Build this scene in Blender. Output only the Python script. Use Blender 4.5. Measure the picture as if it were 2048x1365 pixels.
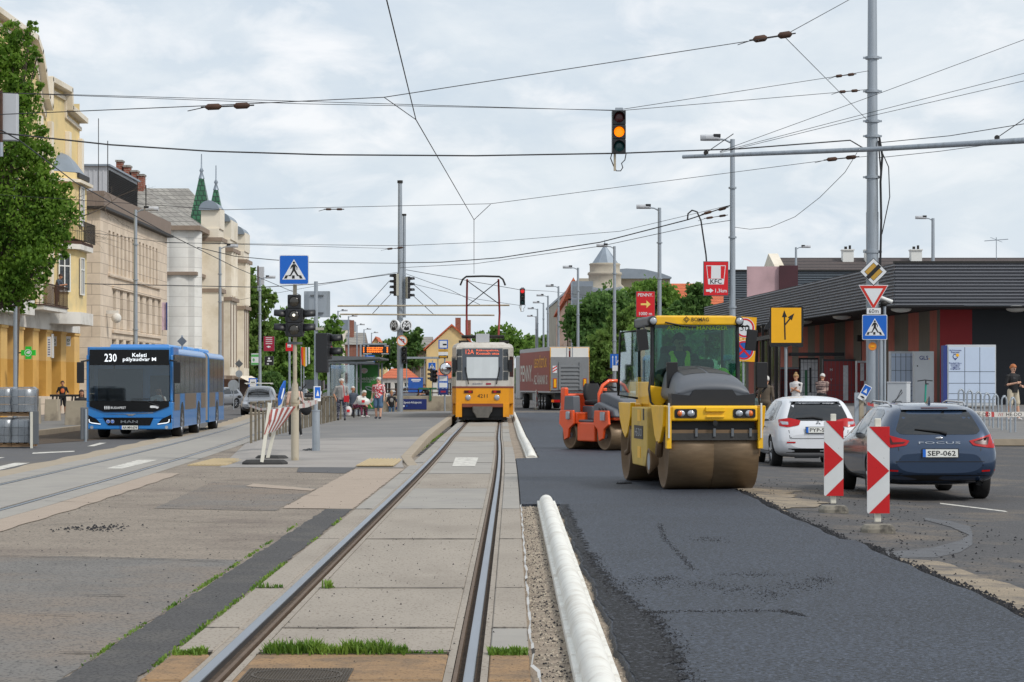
import bpy, bmesh, math, random
from mathutils import Vector, Matrix
from mathutils.bvhtree import BVHTree
PI = math.pi
F, H, CX, CY = 4700.0, 1.585, 1024.0, 769.0      # lens in photo pixels, eye height, horizon
def G(px, py, z=0.0):
    Y = F*(H-z)/(py-CY); return Vector(((px-CX)/F*Y, Y, z))
def P(px, py, Y): return Vector(((px-CX)/F*Y, Y, H-(py-CY)/F*Y))
for o in list(bpy.data.objects): bpy.data.objects.remove(o)
SC = bpy.context.scene; COL = SC.collection
# ---------------------------------------------------------------- camera, sky, sun, exposure
cam = bpy.data.cameras.new('camera'); camo = bpy.data.objects.new('camera', cam); COL.objects.link(camo)
camo.location = (0, 0, H); camo.rotation_euler = (PI/2, 0, 0)
cam.sensor_width = 36; cam.lens = F/2048*36; cam.shift_y = (CY-682.5)/2048; cam.clip_start = .1; cam.clip_end = 6000
SC.camera = camo
W = bpy.data.worlds.new('World'); SC.world = W; W.use_nodes = True
SUN_EL, SUN_AZ = 44.0, 128.0     # azimuth clockwise from +Y (view direction)
def world():
    N = W.node_tree.nodes; L = W.node_tree.links; N.clear()
    out = N.new('ShaderNodeOutputWorld'); bg = N.new('ShaderNodeBackground'); bg.inputs[1].default_value = .113
    sky = N.new('ShaderNodeTexSky'); sky.sky_type = 'NISHITA'; sky.sun_disc = False
    sky.sun_elevation = math.radians(SUN_EL); sky.sun_rotation = math.radians(SUN_AZ); sky.air_density = 1; sky.dust_density = 1.5
    tc = N.new('ShaderNodeTexCoord')
    def mp(sc, loc=(0,0,0)):
        m = N.new('ShaderNodeMapping'); m.inputs['Scale'].default_value = sc; m.inputs['Location'].default_value = loc
        L.new(tc.outputs['Generated'], m.inputs[0]); return m
    def nz(m, s, d, r, dist=0):
        n = N.new('ShaderNodeTexNoise'); n.inputs['Scale'].default_value = s; n.inputs['Detail'].default_value = d
        n.inputs['Roughness'].default_value = r; n.inputs['Distortion'].default_value = dist; L.new(m.outputs[0], n.inputs['Vector']); return n
    def ramp(src, stops):
        r = N.new('ShaderNodeValToRGB'); e = r.color_ramp.elements
        e[0].position, e[0].color = stops[0][0], (*stops[0][1], 1); e[1].position, e[1].color = stops[-1][0], (*stops[-1][1], 1)
        for p, c in stops[1:-1]: k = e.new(p); k.color = (*c, 1)
        L.new(src, r.inputs[0]); return r
    a = nz(mp((1, 1, 2.3), (.4, 2, 1)), 8, 9, .6, .3); b = nz(mp((1, 1, 2.2), (3, 1, 5)), 19, 7, .55, .5)
    ca = ramp(a.outputs[0], [(.34, (5.5, 6.3, 7.2)), (.48, (6.2, 6.85, 7.5)), (.6, (7.0, 7.5, 7.95)), (.74, (7.8, 8.1, 8.4))])
    cb = ramp(b.outputs[0], [(.48, (0, 0, 0)), (.7, (1, 1, 1))])
    sep = N.new('ShaderNodeSeparateXYZ'); L.new(tc.outputs['Generated'], sep.inputs[0])
    mx = N.new('ShaderNodeMix'); mx.data_type = 'RGBA'; L.new(cb.outputs[0], mx.inputs[0]); L.new(ca.outputs[0], mx.inputs[6]); mx.inputs[7].default_value = (8.5, 8.6, 8.8, 1)
    m2 = N.new('ShaderNodeMix'); m2.data_type = 'RGBA'; m2.inputs[0].default_value = .88
    L.new(sky.outputs[0], m2.inputs[6]); L.new(mx.outputs[2], m2.inputs[7])
    # pale veil towards the horizon
    mr = N.new('ShaderNodeMapRange'); mr.inputs[1].default_value = 0; mr.inputs[2].default_value = .1; mr.inputs[3].default_value = .55; mr.inputs[4].default_value = 0
    L.new(sep.outputs[2], mr.inputs[0])
    m3 = N.new('ShaderNodeMix'); m3.data_type = 'RGBA'; L.new(mr.outputs[0], m3.inputs[0]); L.new(m2.outputs[2], m3.inputs[6]); m3.inputs[7].default_value = (6.9, 7.6, 8.3, 1)
    L.new(m3.outputs[2], bg.inputs[0]); L.new(bg.outputs[0], out.inputs[0])
world()
sl = bpy.data.lights.new('sun', 'SUN'); sl.energy = 2.1; sl.angle = math.radians(9); sl.color = (1, .96, .9)
so = bpy.data.objects.new('sun', sl); COL.objects.link(so)
_el, _az = math.radians(SUN_EL), math.radians(SUN_AZ)
so.rotation_euler = Vector((math.sin(_az)*math.cos(_el), math.cos(_az)*math.cos(_el), math.sin(_el))).to_track_quat('Z', 'Y').to_euler()
SC.view_settings.view_transform = 'Standard'; SC.view_settings.look = 'None'; SC.view_settings.exposure = 0.06; SC.view_settings.gamma = 1
SC.render.engine = 'CYCLES'; SC.cycles.max_bounces = 6; SC.cycles.transparent_max_bounces = 10; SC.cycles.use_denoising = True
# ---------------------------------------------------------------- materials
MT = {}
def srgb(r, g, b):
    f = lambda c: (c/255/12.92 if c/255 <= .04045 else ((c/255+.055)/1.055)**2.4)
    return (f(r), f(g), f(b))
def M(name, col, rough=.55, metal=0., var=.12, vs=2., bump=0., bs=40., spec=.5, coat=0., emit=None, dirt=None, ds=.8, dt=(.5, .7), speck=None, ss=120., sr=(.55,.72), glint=None, bd=.01, stretch=(1,1,1)):
    m = bpy.data.materials.new(name); m.use_nodes = True; N = m.node_tree.nodes; L = m.node_tree.links
    b = N['Principled BSDF']; MT[name] = m
    b.inputs['Roughness'].default_value = rough; b.inputs['Metallic'].default_value = metal
    b.inputs['Specular IOR Level'].default_value = spec; b.inputs['Coat Weight'].default_value = coat; b.inputs['Coat Roughness'].default_value = .08
    tc = N.new('ShaderNodeTexCoord'); mp = N.new('ShaderNodeMapping'); mp.inputs['Scale'].default_value = stretch; L.new(tc.outputs['Object'], mp.inputs[0])
    def nz(s, d=6, r=.6):
        n = N.new('ShaderNodeTexNoise'); n.inputs['Scale'].default_value = s; n.inputs['Detail'].default_value = d; n.inputs['Roughness'].default_value = r
        L.new(mp.outputs[0], n.inputs['Vector']); return n
    def mix(fac, a, c):
        x = N.new('ShaderNodeMix'); x.data_type = 'RGBA'; L.new(fac, x.inputs[0])
        if hasattr(a, 'is_output'): L.new(a, x.inputs[6])
        else: x.inputs[6].default_value = (*a, 1)
        x.inputs[7].default_value = (*c, 1); return x.outputs[2]
    def rng(src, lo, hi):
        x = N.new('ShaderNodeMapRange'); x.inputs[1].default_value = lo; x.inputs[2].default_value = hi; L.new(src, x.inputs[0]); return x.outputs[0]
    n = nz(vs); k = 1-var
    cur = mix(rng(n.outputs[0], .3, .7), col, tuple(c*k for c in col))
    if dirt: cur = mix(rng(nz(ds, 8, .65).outputs[0], *dt), cur, dirt)
    if speck:
        v = nz(ss, 2, .5); cur = mix(rng(v.outputs[0], *sr), cur, speck)
    if glint:
        v = nz(ss*1.37, 2, .5); cur = mix(rng(v.outputs[0], .56, .66), cur, glint)
    L.new(cur, b.inputs['Base Color'])
    if bump:
        bn = nz(bs, 4, .7); bp = N.new('ShaderNodeBump'); bp.inputs['Strength'].default_value = min(1, bump); bp.inputs['Distance'].default_value = bd
        L.new(bn.outputs[0], bp.inputs['Height']); L.new(bp.outputs[0], b.inputs['Normal'])
    if emit: b.inputs['Emission Color'].default_value = (*emit[0], 1); b.inputs['Emission Strength'].default_value = emit[1]
    return m
def glass(name, tint, trans=.7, rough=.03):
    m = bpy.data.materials.new(name); m.use_nodes = True; N = m.node_tree.nodes; L = m.node_tree.links; N.clear(); MT[name] = m
    o = N.new('ShaderNodeOutputMaterial'); t = N.new('ShaderNodeBsdfTransparent'); t.inputs[0].default_value = (*tint, 1)
    g = N.new('ShaderNodeBsdfGlossy'); g.inputs['Roughness'].default_value = rough; g.inputs[0].default_value = (.9, .95, 1, 1)
    f = N.new('ShaderNodeFresnel'); f.inputs[0].default_value = 1.5
    r = N.new('ShaderNodeMapRange'); r.inputs[1].default_value = 0; r.inputs[2].default_value = 1; r.inputs[3].default_value = 1-trans; r.inputs[4].default_value = .75; L.new(f.outputs[0], r.inputs[0])
    x = N.new('ShaderNodeMixShader'); L.new(r.outputs[0], x.inputs[0]); L.new(t.outputs[0], x.inputs[1]); L.new(g.outputs[0], x.inputs[2]); L.new(x.outputs[0], o.inputs[0])
    return m
# ---------------------------------------------------------------- mesh builder
class MB:
    def __init__(s): s.v = []; s.f = []; s.m = []; s.s = []; s.names = []; s.mi = 0; s.T = None; s.flat = True
    def mat(s, n):
        if n not in s.names: s.names.append(n)
        s.mi = s.names.index(n); return s
    def add(s, vs, fs, smooth=False):
        if not s.names: s.mat('default')
        b = len(s.v); T = s.T
        s.v += [tuple(T @ Vector(v)) if T else tuple(v) for v in vs]
        for f in fs: s.f.append([b+i for i in f]); s.m.append(s.mi); s.s.append(smooth)
        return s
    def bx(s, x0, x1, y0, y1, z0, z1):
        v = [(x,y,z) for x in (x0,x1) for y in (y0,y1) for z in (z0,z1)]
        return s.add(v, [(0,1,3,2),(4,6,7,5),(0,4,5,1),(2,3,7,6),(0,2,6,4),(1,5,7,3)])
    def box(s, c, d, rz=0, rx=0, ry=0):
        R = Matrix.Translation(c) @ Matrix.Rotation(rz,4,'Z') @ Matrix.Rotation(ry,4,'Y') @ Matrix.Rotation(rx,4,'X')
        v = [R @ Vector((x*d[0]/2, y*d[1]/2, z*d[2]/2)) for x in (-1,1) for y in (-1,1) for z in (-1,1)]
        return s.add(v, [(0,1,3,2),(4,6,7,5),(0,4,5,1),(2,3,7,6),(0,2,6,4),(1,5,7,3)])
    def cyl(s, p0, p1, r0, r1=None, n=12, caps=True, smooth=True):
        p0, p1 = Vector(p0), Vector(p1); r1 = r0 if r1 is None else r1
        d = (p1-p0).normalized(); a = d.orthogonal().normalized(); b = d.cross(a)
        v = [p+ (a*math.cos(t)+b*math.sin(t))*r for p, r in ((p0,r0),(p1,r1)) for t in [2*PI*i/n for i in range(n)]]
        s.add(v, [(i,(i+1)%n,n+(i+1)%n,n+i) for i in range(n)], smooth)
        if caps: s.add(v, [list(range(n))[::-1], list(range(n,2*n))])
        return s
    def tube(s, pts, r, n=6, caps=True):
        pts = [Vector(p) for p in pts]; rs = r if isinstance(r, (list,tuple)) else [r]*len(pts); v = []
        prev = None
        for i, p in enumerate(pts):
            d = (pts[min(i+1,len(pts)-1)]-pts[max(i-1,0)]).normalized()
            a = d.orthogonal().normalized() if prev is None else (prev-d*prev.dot(d)).normalized()
            prev = a; b = d.cross(a)
            v += [p+(a*math.cos(2*PI*k/n)+b*math.sin(2*PI*k/n))*rs[i] for k in range(n)]
        f = [(i*n+k, i*n+(k+1)%n, (i+1)*n+(k+1)%n, (i+1)*n+k) for i in range(len(pts)-1) for k in range(n)]
        s.add(v, f, True)
        if caps: s.add(v, [list(range(n))[::-1], list(range(len(v)-n, len(v)))])
        return s
    def lathe(s, prof, c=(0,0,0), axis='Z', n=20, smooth=True, caps=True):
        R = {'Z': Matrix.Identity(4), 'X': Matrix.Rotation(PI/2,4,'Y'), 'Y': Matrix.Rotation(-PI/2,4,'X')}[axis]
        v = [Vector(c)+R@Vector((r*math.cos(2*PI*k/n), r*math.sin(2*PI*k/n), z)) for r, z in prof for k in range(n)]
        s.add(v, [(i*n+k, i*n+(k+1)%n, (i+1)*n+(k+1)%n, (i+1)*n+k) for i in range(len(prof)-1) for k in range(n)], smooth)
        if caps: s.add(v, [list(range(n))[::-1], list(range(len(v)-n, len(v)))])
        return s
    def prism(s, poly, axis, a, b):   # poly in the two other axes (cyclic order kept), extruded along axis from a to b
        def q(u, w, t): return {'X': (t,u,w), 'Y': (u,t,w), 'Z': (u,w,t)}[axis]
        n = len(poly); v = [q(u,w,a) for u,w in poly]+[q(u,w,b) for u,w in poly]
        return s.add(v, [list(range(n)), list(range(n,2*n))[::-1]]+[(i,n+i,n+(i+1)%n,(i+1)%n) for i in range(n)])
    def ell(s, c, r, n=12, m=8, T=None):
        v = []; f = []
        for i in range(m+1):
            a = PI*i/m
            for k in range(n):
                q = Vector((r[0]*math.sin(a)*math.cos(2*PI*k/n), r[1]*math.sin(a)*math.sin(2*PI*k/n), r[2]*math.cos(a)))
                v.append(Vector(c)+(T@q if T else q))
        f = [(i*n+k, (i+1)*n+k, (i+1)*n+(k+1)%n, i*n+(k+1)%n) for i in range(m) for k in range(n)]
        return s.add(v, f, True)
    def loft(s, rings, caps=True, smooth=True, closed=True):
        n = len(rings[0]); v = [p for r in rings for p in r]; e = n if closed else n-1
        s.add(v, [(i*n+k, i*n+(k+1)%n, (i+1)*n+(k+1)%n, (i+1)*n+k) for i in range(len(rings)-1) for k in range(e)], smooth)
        if caps: s.add(v, [list(range(n))[::-1], list(range(len(v)-n, len(v)))])
        return s
    def text(s, txt, T, size=1., bold=0., depth=.0, w=None, h=None, al='CENTER', sx=1.):
        # flat lettering: x right, y up in local T space
        cu = bpy.data.curves.new('t', 'FONT'); cu.body = txt; cu.size = 1; cu.align_x = al; cu.align_y = 'CENTER'; cu.resolution_u = 2; cu.offset = min(bold, .012)
        o = bpy.data.objects.new('t', cu); COL.objects.link(o); bpy.context.view_layer.update()
        me = bpy.data.meshes.new_from_object(o.evaluated_get(bpy.context.evaluated_depsgraph_get()))
        vs = [v.co.copy() for v in me.vertices]; fs = [list(p.vertices) for p in me.polygons]
        bpy.data.objects.remove(o); bpy.data.curves.remove(cu); bpy.data.meshes.remove(me)
        if not vs: return s
        x0, x1 = min(v.x for v in vs), max(v.x for v in vs); y0, y1 = min(v.y for v in vs), max(v.y for v in vs)
        kx = ky = size
        if w: kx = w/(x1-x0)
        if h: ky = h/(y1-y0)
        if w and not h: ky = kx
        if h and not w: kx = ky
        cy = (y0+y1)/2; cx = (x0+x1)/2 if al == 'CENTER' else x0
        old = s.T; s.T = (old @ T) if old else T
        s.add([((v.x-cx)*kx*sx, (v.y-cy)*ky, depth) for v in vs], fs); s.T = old
        return s
    def build(s, name, parent=None, bevel=0, seg=2, mats=None, sub=0, auto=True):
        me = bpy.data.meshes.new(name); me.from_pydata([tuple(v) for v in s.v], [], s.f)
        for n in (mats or s.names): me.materials.append(MT[n])
        me.polygons.foreach_set('material_index', s.m); me.polygons.foreach_set('use_smooth', s.s)
        bm = bmesh.new(); bm.from_mesh(me); bmesh.ops.recalc_face_normals(bm, faces=bm.faces[:]) if auto else None; bm.to_mesh(me); bm.free()
        o = bpy.data.objects.new(name, me); COL.objects.link(o)
        if parent: o.parent = parent
        if bevel:
            b = o.modifiers.new('b', 'BEVEL'); b.width = bevel; b.segments = seg; b.limit_method = 'ANGLE'; b.angle_limit = .6; b.use_clamp_overlap = True
        if sub: q = o.modifiers.new('s', 'SUBSURF'); q.levels = q.render_levels = sub
        return o
def tag(o, label=None, cat=None, group=None, kind=None):
    for k, v in (('label', label), ('category', cat), ('group', group), ('kind', kind)):
        if v: o[k] = v
    return o
def thing(name, label, cat, loc=(0,0,0), rz=0, group=None):
    o = bpy.data.objects.new(name, None); COL.objects.link(o); o.location = loc; o.rotation_euler = (0,0,rz)
    o.empty_display_size = .1
    return tag(o, label, cat, group)
def dup(root, loc, rz=None, label=None, group=None):
    r = root.copy(); COL.objects.link(r); r.location = loc
    if rz is not None: r.rotation_euler = (0,0,rz)
    if label: r['label'] = label
    if group: r['group'] = group
    for ch in [c for c in KIDS(root)]:
        c = ch.copy(); COL.objects.link(c); c.parent = r
        for g in KIDS(ch):
            d = g.copy(); COL.objects.link(d); d.parent = c
    return r
def KIDS(o): return [c for c in COL.objects if c.parent == o]
def TX(o, right, up):      # frame matrix: origin, right axis, up axis
    r = Vector(right).normalized(); u = Vector(up).normalized(); n = r.cross(u)
    return Matrix(((r.x,u.x,n.x,o[0]),(r.y,u.y,n.y,o[1]),(r.z,u.z,n.z,o[2]),(0,0,0,1)))
def FR(x, y, z): return TX((x,y,z), (1,0,0), (0,0,1))     # faces -Y (towards the camera)
RND = random.Random(7)
M('default', (.4,.4,.4))
# ---------------------------------------------------------------- ground materials
M('ground', (.16,.155,.15), .9, var=.25, vs=.4, bump=.3, bs=30, speck=(.1,.1,.1), ss=60)
M('asphalt_old', srgb(124,120,115), .9, var=.22, vs=.9, bump=.5, bs=130, dirt=srgb(134,120,106), ds=.35, dt=(.42,.62), speck=srgb(70,68,66), ss=42, sr=(.54,.66))
M('asphalt_brown', srgb(150,138,124), .9, var=.2, vs=1.2, bump=.5, bs=130, dirt=srgb(120,108,98), ds=.5, dt=(.5,.68), speck=srgb(86,80,72), ss=42, sr=(.54,.66))
M('asphalt_strip', srgb(82,80,79), .88, var=.16, vs=2, bump=.4, bs=120, speck=srgb(50,48,48), ss=45, sr=(.5,.62), dirt=srgb(98,94,88), ds=1.2)
M('asphalt_new', srgb(48,54,65), .62, var=.3, vs=.7, bump=.9, bs=55, spec=.5, speck=srgb(14,16,20), ss=30, sr=(.46,.57), glint=srgb(86,94,108), bd=.014, dirt=srgb(58,65,78), ds=.4, dt=(.42,.66))
M('asphalt_road', srgb(92,91,92), .85, var=.2, vs=.6, bump=.3, bs=100, dirt=srgb(112,106,98), ds=.3, dt=(.5,.75), speck=srgb(64,62,62), ss=60, stretch=(1,.5,1))
M('asphalt_right', srgb(86,84,84), .85, var=.2, vs=.9, bump=.4, bs=100, dirt=srgb(130,116,98), ds=.55, dt=(.5,.72), speck=srgb(54,53,53), ss=34, sr=(.5,.62))
M('dust', srgb(160,145,124), .95, var=.25, vs=2.5, bump=.6, bs=90, dirt=srgb(104,98,92), ds=2.2, dt=(.48,.66), speck=srgb(70,66,62), ss=70)
M('slab', srgb(160,150,137), .85, var=.14, vs=1.3, bump=.25, bs=70, dirt=srgb(136,126,114), ds=.9, dt=(.5,.75), speck=srgb(120,108,96), ss=45, stretch=(1,.4,1))
M('slab_grey', srgb(158,153,145), .85, var=.12, vs=1.3, bump=.25, bs=70, dirt=srgb(138,134,130), ds=.9, dt=(.5,.75))
M('slab_brown', srgb(160,128,92), .9, var=.2, vs=4, bump=.6, bs=60, dirt=srgb(126,104,80), ds=3, dt=(.45,.6), speck=srgb(84,66,50), ss=40)
M('pink_concrete', srgb(170,154,138), .9, var=.1, vs=3, bump=.3, bs=90, speck=srgb(140,124,110), ss=80)
M('tactile', srgb(192,172,134), .85, var=.15, vs=6, bump=.3)
M('platform', srgb(122,120,118), .88, var=.12, vs=.8, bump=.3, bs=90, dirt=srgb(136,132,126), ds=.3)
M('platform_pale', srgb(158,152,146), .88, var=.12, vs=.8, bump=.3, bs=90, dirt=srgb(134,130,126), ds=.5)
M('kerb', srgb(168,154,134), .85, var=.2, vs=3, bump=.4, bs=40)
M('gravel', srgb(168,152,134), .95, var=.3, vs=5, bump=1, bs=70, speck=srgb(104,92,80), ss=45, dirt=srgb(128,116,102), ds=2.5, dt=(.5,.62))
M('rail_dirt', srgb(92,76,60), .95, var=.5, vs=12, bump=.6, bs=60, speck=srgb(30,24,20), ss=60)
M('rail_steel', srgb(158,163,170), .34, 1., var=.15, vs=6, stretch=(1,.1,1))
M('rail_rust', srgb(112,92,74), .7, .3, var=.3, vs=9)
M('white_kerb', srgb(228,226,218), .8, var=.1, vs=4, bump=.25, bs=60, dirt=srgb(200,194,182), ds=4, dt=(.5,.7))
M('road_paint', srgb(214,210,200), .8, var=.15, vs=5, dirt=srgb(140,136,130), ds=6, dt=(.5,.62))
M('crumb', srgb(34,34,38), .8, var=.4, vs=20)
M('crumb_pale', srgb(188,176,158), .9, var=.4, vs=20)
M('crack', srgb(66,60,54), .95, var=.3, vs=9)
M('iron', srgb(98,88,76), .6, .5, var=.3, vs=6, bump=.8, bs=70)
def leafmat(name, a, b, tr=.35):
    m = bpy.data.materials.new(name); m.use_nodes = True; N = m.node_tree.nodes; L = m.node_tree.links; bs = N['Principled BSDF']; MT[name] = m
    tc = N.new('ShaderNodeTexCoord'); n = N.new('ShaderNodeTexNoise'); n.inputs['Scale'].default_value = 1.1; n.inputs['Detail'].default_value = 8; n.inputs['Roughness'].default_value = .75; L.new(tc.outputs['Object'], n.inputs['Vector'])
    r = N.new('ShaderNodeValToRGB'); e = r.color_ramp.elements; e[0].position = .36; e[1].position = .64; e[0].color = (*a,1); e[1].color = (*b,1); L.new(n.outputs[0], r.inputs[0])
    L.new(r.outputs[0], bs.inputs['Base Color']); bs.inputs['Roughness'].default_value = .6; bs.inputs['Specular IOR Level'].default_value = .3
    t = N.new('ShaderNodeBsdfTranslucent'); L.new(r.outputs[0], t.inputs[0]); x = N.new('ShaderNodeMixShader'); x.inputs[0].default_value = tr
    L.new(bs.outputs[0], x.inputs[1]); L.new(t.outputs[0], x.inputs[2]); L.new(x.outputs[0], N['Material Output'].inputs[0])
leafmat('grass', (.05,.14,.015), (.26,.38,.06), .35)
# ---------------------------------------------------------------- ground sheets
def S(name, pts, z, m, kind='structure', **k):
    if max(abs(p[1]) for p in pts) < 60 and name not in ('plaza',):
        R_ = random.Random(len(pts)+int(z*1e4)); o = []
        for p, q in zip(pts, pts[1:]+pts[:1]):
            n = max(1, int(math.hypot(q[0]-p[0],q[1]-p[1])/.18)); o += [(p[0]+(q[0]-p[0])*i/n+(R_.uniform(-.016,.016) if i else 0), p[1]+(q[1]-p[1])*i/n+(R_.uniform(-.03,.03) if i else 0)) for i in range(n)]
        pts = o
    b = MB().mat(m); b.add([(p[0], p[1], p[2] if len(p) > 2 else z) for p in pts], [list(range(len(pts)))])
    return tag(b.build(name), kind=kind, **k)
def cxc(Y):                        # main track centre line offset (curves away slightly to the left)
    return 0.0 if Y < 34 else -0.00012*(Y-34)**2 if Y < 70 else -0.1555-.0040*(Y-70)
YS = [9, 14, 20, 27, 34, 40, 46, 52, 58, 64, 70, 78, 86, 95, 105, 120, 140, 170, 220]
def ribbon(b, xa, xb, z0, z1, ys=YS, c=cxc):
    v = []; 
    for Y in ys:
        o = c(Y); v += [(xa+o,Y,z0),(xb+o,Y,z0),(xb+o,Y,z1),(xa+o,Y,z1)]
    n = len(ys); f = []
    for i in range(n-1):
        for k in range(4): f.append((4*i+k, 4*i+(k+1)%4, 4*i+4+(k+1)%4, 4*i+4+k))
    f += [(0,1,2,3), (4*n-4,4*n-3,4*n-2,4*n-1)]
    return b.add(v, f)
S('ground', [(-1500,-60),(1500,-60),(1500,3000),(-1500,3000)], -.24, 'ground')
def lcx(Y):                        # far-left track centre line
    d = Y-30; return -7.2-.024*d-.0003*d*d if Y > 30 else -7.2+.024*(30-Y)*.4
LY = [9,20,30,40,50,60,70,80,90,100,110,125,140,160]
def strip(name, fa, fb, ys, z, m):
    b = MB().mat(m); v = []
    dz = lambda x: -.04*max(0,x-3.5) if z < -.04 and 2 < x < 7 else 0
    for Y in ys: v += [(fa(Y),Y,z+dz(fa(Y))),(fb(Y),Y,z+dz(fb(Y)))]
    b.add(v, [(2*i,2*i+1,2*i+3,2*i+2) for i in range(len(ys)-1)]); return tag(b.build(name), kind='structure')
strip('road', lambda Y: -60, lambda Y: lcx(Y)-1.8, LY, -.05, 'asphalt_road')
strip('kerb_strip', lambda Y: lcx(Y)-1.95+.06*math.sin(Y*1.3), lambda Y: lcx(Y)-1.25, [9+i*.8 for i in range(180)], -.02, 'kerb')
def bed(name, off, side):
    b = MB().mat('slab_grey'); c = lambda Y: lcx(Y)
    ribbon(b, -1.27, -.79, -.2, -.0, LY, c); ribbon(b, -.64, .64, -.2, -.0, LY, c); ribbon(b, .79, 1.15, -.2, -.0, LY, c)
    b.mat('rail_dirt'); ribbon(b, -.79, -.64, -.2, -.05, LY, c); ribbon(b, .64, .79, -.2, -.05, LY, c)
    return tag(b.build(name), kind='structure')
bed('tram_track_bed', 0, 0)
strip('pink_strip', lambda Y: lcx(Y)+1.15, lambda Y: lcx(Y)+1.62+.02*math.sin(Y*3), [9+i*.5 for i in range(67)], -.004, 'pink_concrete')
S('plaza', [(-5.9,9),(-1.95,9),(-1.95,52),(-5.0,52),(-7.2,62),(-7.7,62),(-6.6,42.7),(-6.05,30),(-5.6,9)], -.012, 'asphalt_brown')
S('grey_asphalt', [(-5.55,9),(-2.44,9),(-2.44,21.3),(-3.8,21.7),(-5.5,22.0)], -.008, 'asphalt_old')
S('asphalt_patch', [(-4.6,30.2),(-2.98,29.6),(-2.98,36),(-4.9,38.4)], -.008, 'asphalt_old')
S('asphalt_patch', [(-3.9,42.6),(-2.98,42.0),(-2.98,45),(-4.1,45.2)], -.006, 'asphalt_road')
S('dark_strip', [(-2.44,9),(-2.03,9),(-2.03,30.0),(-2.37,30.0)], -.004, 'asphalt_strip')
S('concrete_patch', [(-2.95,30.1),(-2.03,30.0),(-2.03,44.2),(-2.95,44.2)], -.004, 'pink_concrete')
S('pink_patch', [(-4.15,36.6),(-2.98,35.0),(-2.98,35.7),(-4.15,37.6)], -.002, 'pink_concrete')
# platform ramp + platform
def plat_l(Y): return lcx(Y)+1.28 if Y > 56 else -7.2+(56-Y)*.25
pts = []
pl = MB().mat('platform_pale')
def pz(Y): return -.008 if Y < 46 else min(.2, (Y-46)/16*.21-.008)
seg = [45,47,50,54,58,62]
v = []
for Y in seg: q = max(0,(Y-46)/16); v += [(-5.6-(Y-45)*.0845,Y,-.008+.028*q),(-5.3-(Y-45)*.0765,Y,-.006+.126*q), (-2.32+ (0 if Y>49 else .25*(49-Y)/4),Y,pz(Y))]
pl.add(v, [(3*i+k,3*i+k+1,3*i+k+4,3*i+k+3) for i in range(len(seg)-1) for k in (0,1)])
tag(pl.build('platform_ramp'), kind='structure')
pl = MB().mat('platform'); seg = [62,70,80,90,100,112,122]; v = []
for Y in seg: v += [(lcx(Y)+1.25,Y,.02),(-6.6-max(0,Y-62)*.04,Y,.12),(-2.3+cxc(Y)-.0035*(Y-62),Y,.2),(-2.3+cxc(Y)-.0035*(Y-62),Y,-.2)]
pl.add(v, [(4*i+k,4*i+1+k,4*i+5+k,4*i+4+k) for i in range(len(seg)-1) for k in range(3)])
tag(pl.build('tram_platform'), kind='structure')
b = MB().mat('kerb'); v = []
for Y in [46,48,50,52,56,62,70,80,90,100,112,131]:
    x = -2.32+cxc(Y)-.0035*max(0,Y-62)+(.3*(50-Y)/4 if Y < 50 else 0); z = pz(Y)+.012
    v += [(x-.02,Y,z),(x+.2,Y,z),(x+.2,Y,-.1),(x-.02,Y,-.1)]
b.add(v, [(4*i+k,4*i+(k+1)%4,4*i+4+(k+1)%4,4*i+4+k) for i in range(11) for k in range(4)]+[(0,1,2,3)])
tag(b.build('platform_kerb', bevel=.02), kind='structure')
def tact(x0,x1,y0,y1,z,sk=0):
    b = MB().mat('tactile'); b.T = Matrix.Shear('XY',4,(0,0)) if False else None
    n = int((x1-x0)/.075)
    b.bx(x0,x1,y0,y1,z-.02,z)
    for i in range(n): b.bx(x0+.02+i*.075,x0+.055+i*.075,y0,y1,z,z+.006)
    tag(b.build('tactile_paving'), kind='structure')
tact(-3.0,-2.28,45.2,49.6,.03); tact(-6.35,-5.6,46,50,.01)
# main track
R2 = random.Random(3)
b = MB()
joints = [9, 12.6, 13.95]+[15.3, 18.3, 24.1, 29.9]+[29.9+5.9*i for i in range(1, 30)]
for i in range(len(joints)-1):
    y0, y1 = joints[i]+.024, joints[i+1]-.024
    if i == 1: y1 -= .13
    c = (cxc(y0)+cxc(y1))/2
    for x0, x1 in ((-2.0,-1.775),(-1.50,-.375),(-.13,.10)):
        b.mat('slab_brown' if y1 < 14 else 'slab' if R2.random() < (.9 if y0 < 25 else .3) else 'slab_grey')
        h = R2.uniform(-.004,.002)
        b.add([(x0+cxc(y0),y0,-.2),(x1+cxc(y0),y0,-.2),(x1+cxc(y1),y1,-.2),(x0+cxc(y1),y1,-.2),(x0+cxc(y0),y0,h),(x1+cxc(y0),y0,h),(x1+cxc(y1),y1,h),(x0+cxc(y1),y1,h)],
              [(0,1,2,3),(4,5,6,7),(0,1,5,4),(1,2,6,5),(2,3,7,6),(3,0,4,7)])
tag(b.build('track_slabs', bevel=.008, seg=1), kind='structure')
b = MB().mat('slab'); 
for xa, xb in ((-1.772,-1.735),(-1.545,-1.503),(-.372,-.328),(-.172,-.133)): ribbon(b, xa, xb, -.1, -.007)
b.mat('crack'); ribbon(b, -2.0, .1, -.1, -.07); b.mat('rail_dirt'); ribbon(b, -1.735, -1.545, -.1, -.04); ribbon(b, -.328, -.172, -.1, -.04)
tag(b.build('rail_grooves'), kind='structure')
def rail(label, xh0, xh1, xg0, xg1, c, ys, gm='rail_rust'):
    t = thing('tram_rail', label, 'rail')
    b = MB().mat('rail_steel'); ribbon(b, xh0, xh1, -.06, .004, ys, c); b.build('rail_head', t, bevel=.008)
    b = MB().mat(gm); ribbon(b, xg0, xg1, -.06, -.008, ys, c); b.build('guard_lip', t)
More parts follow.
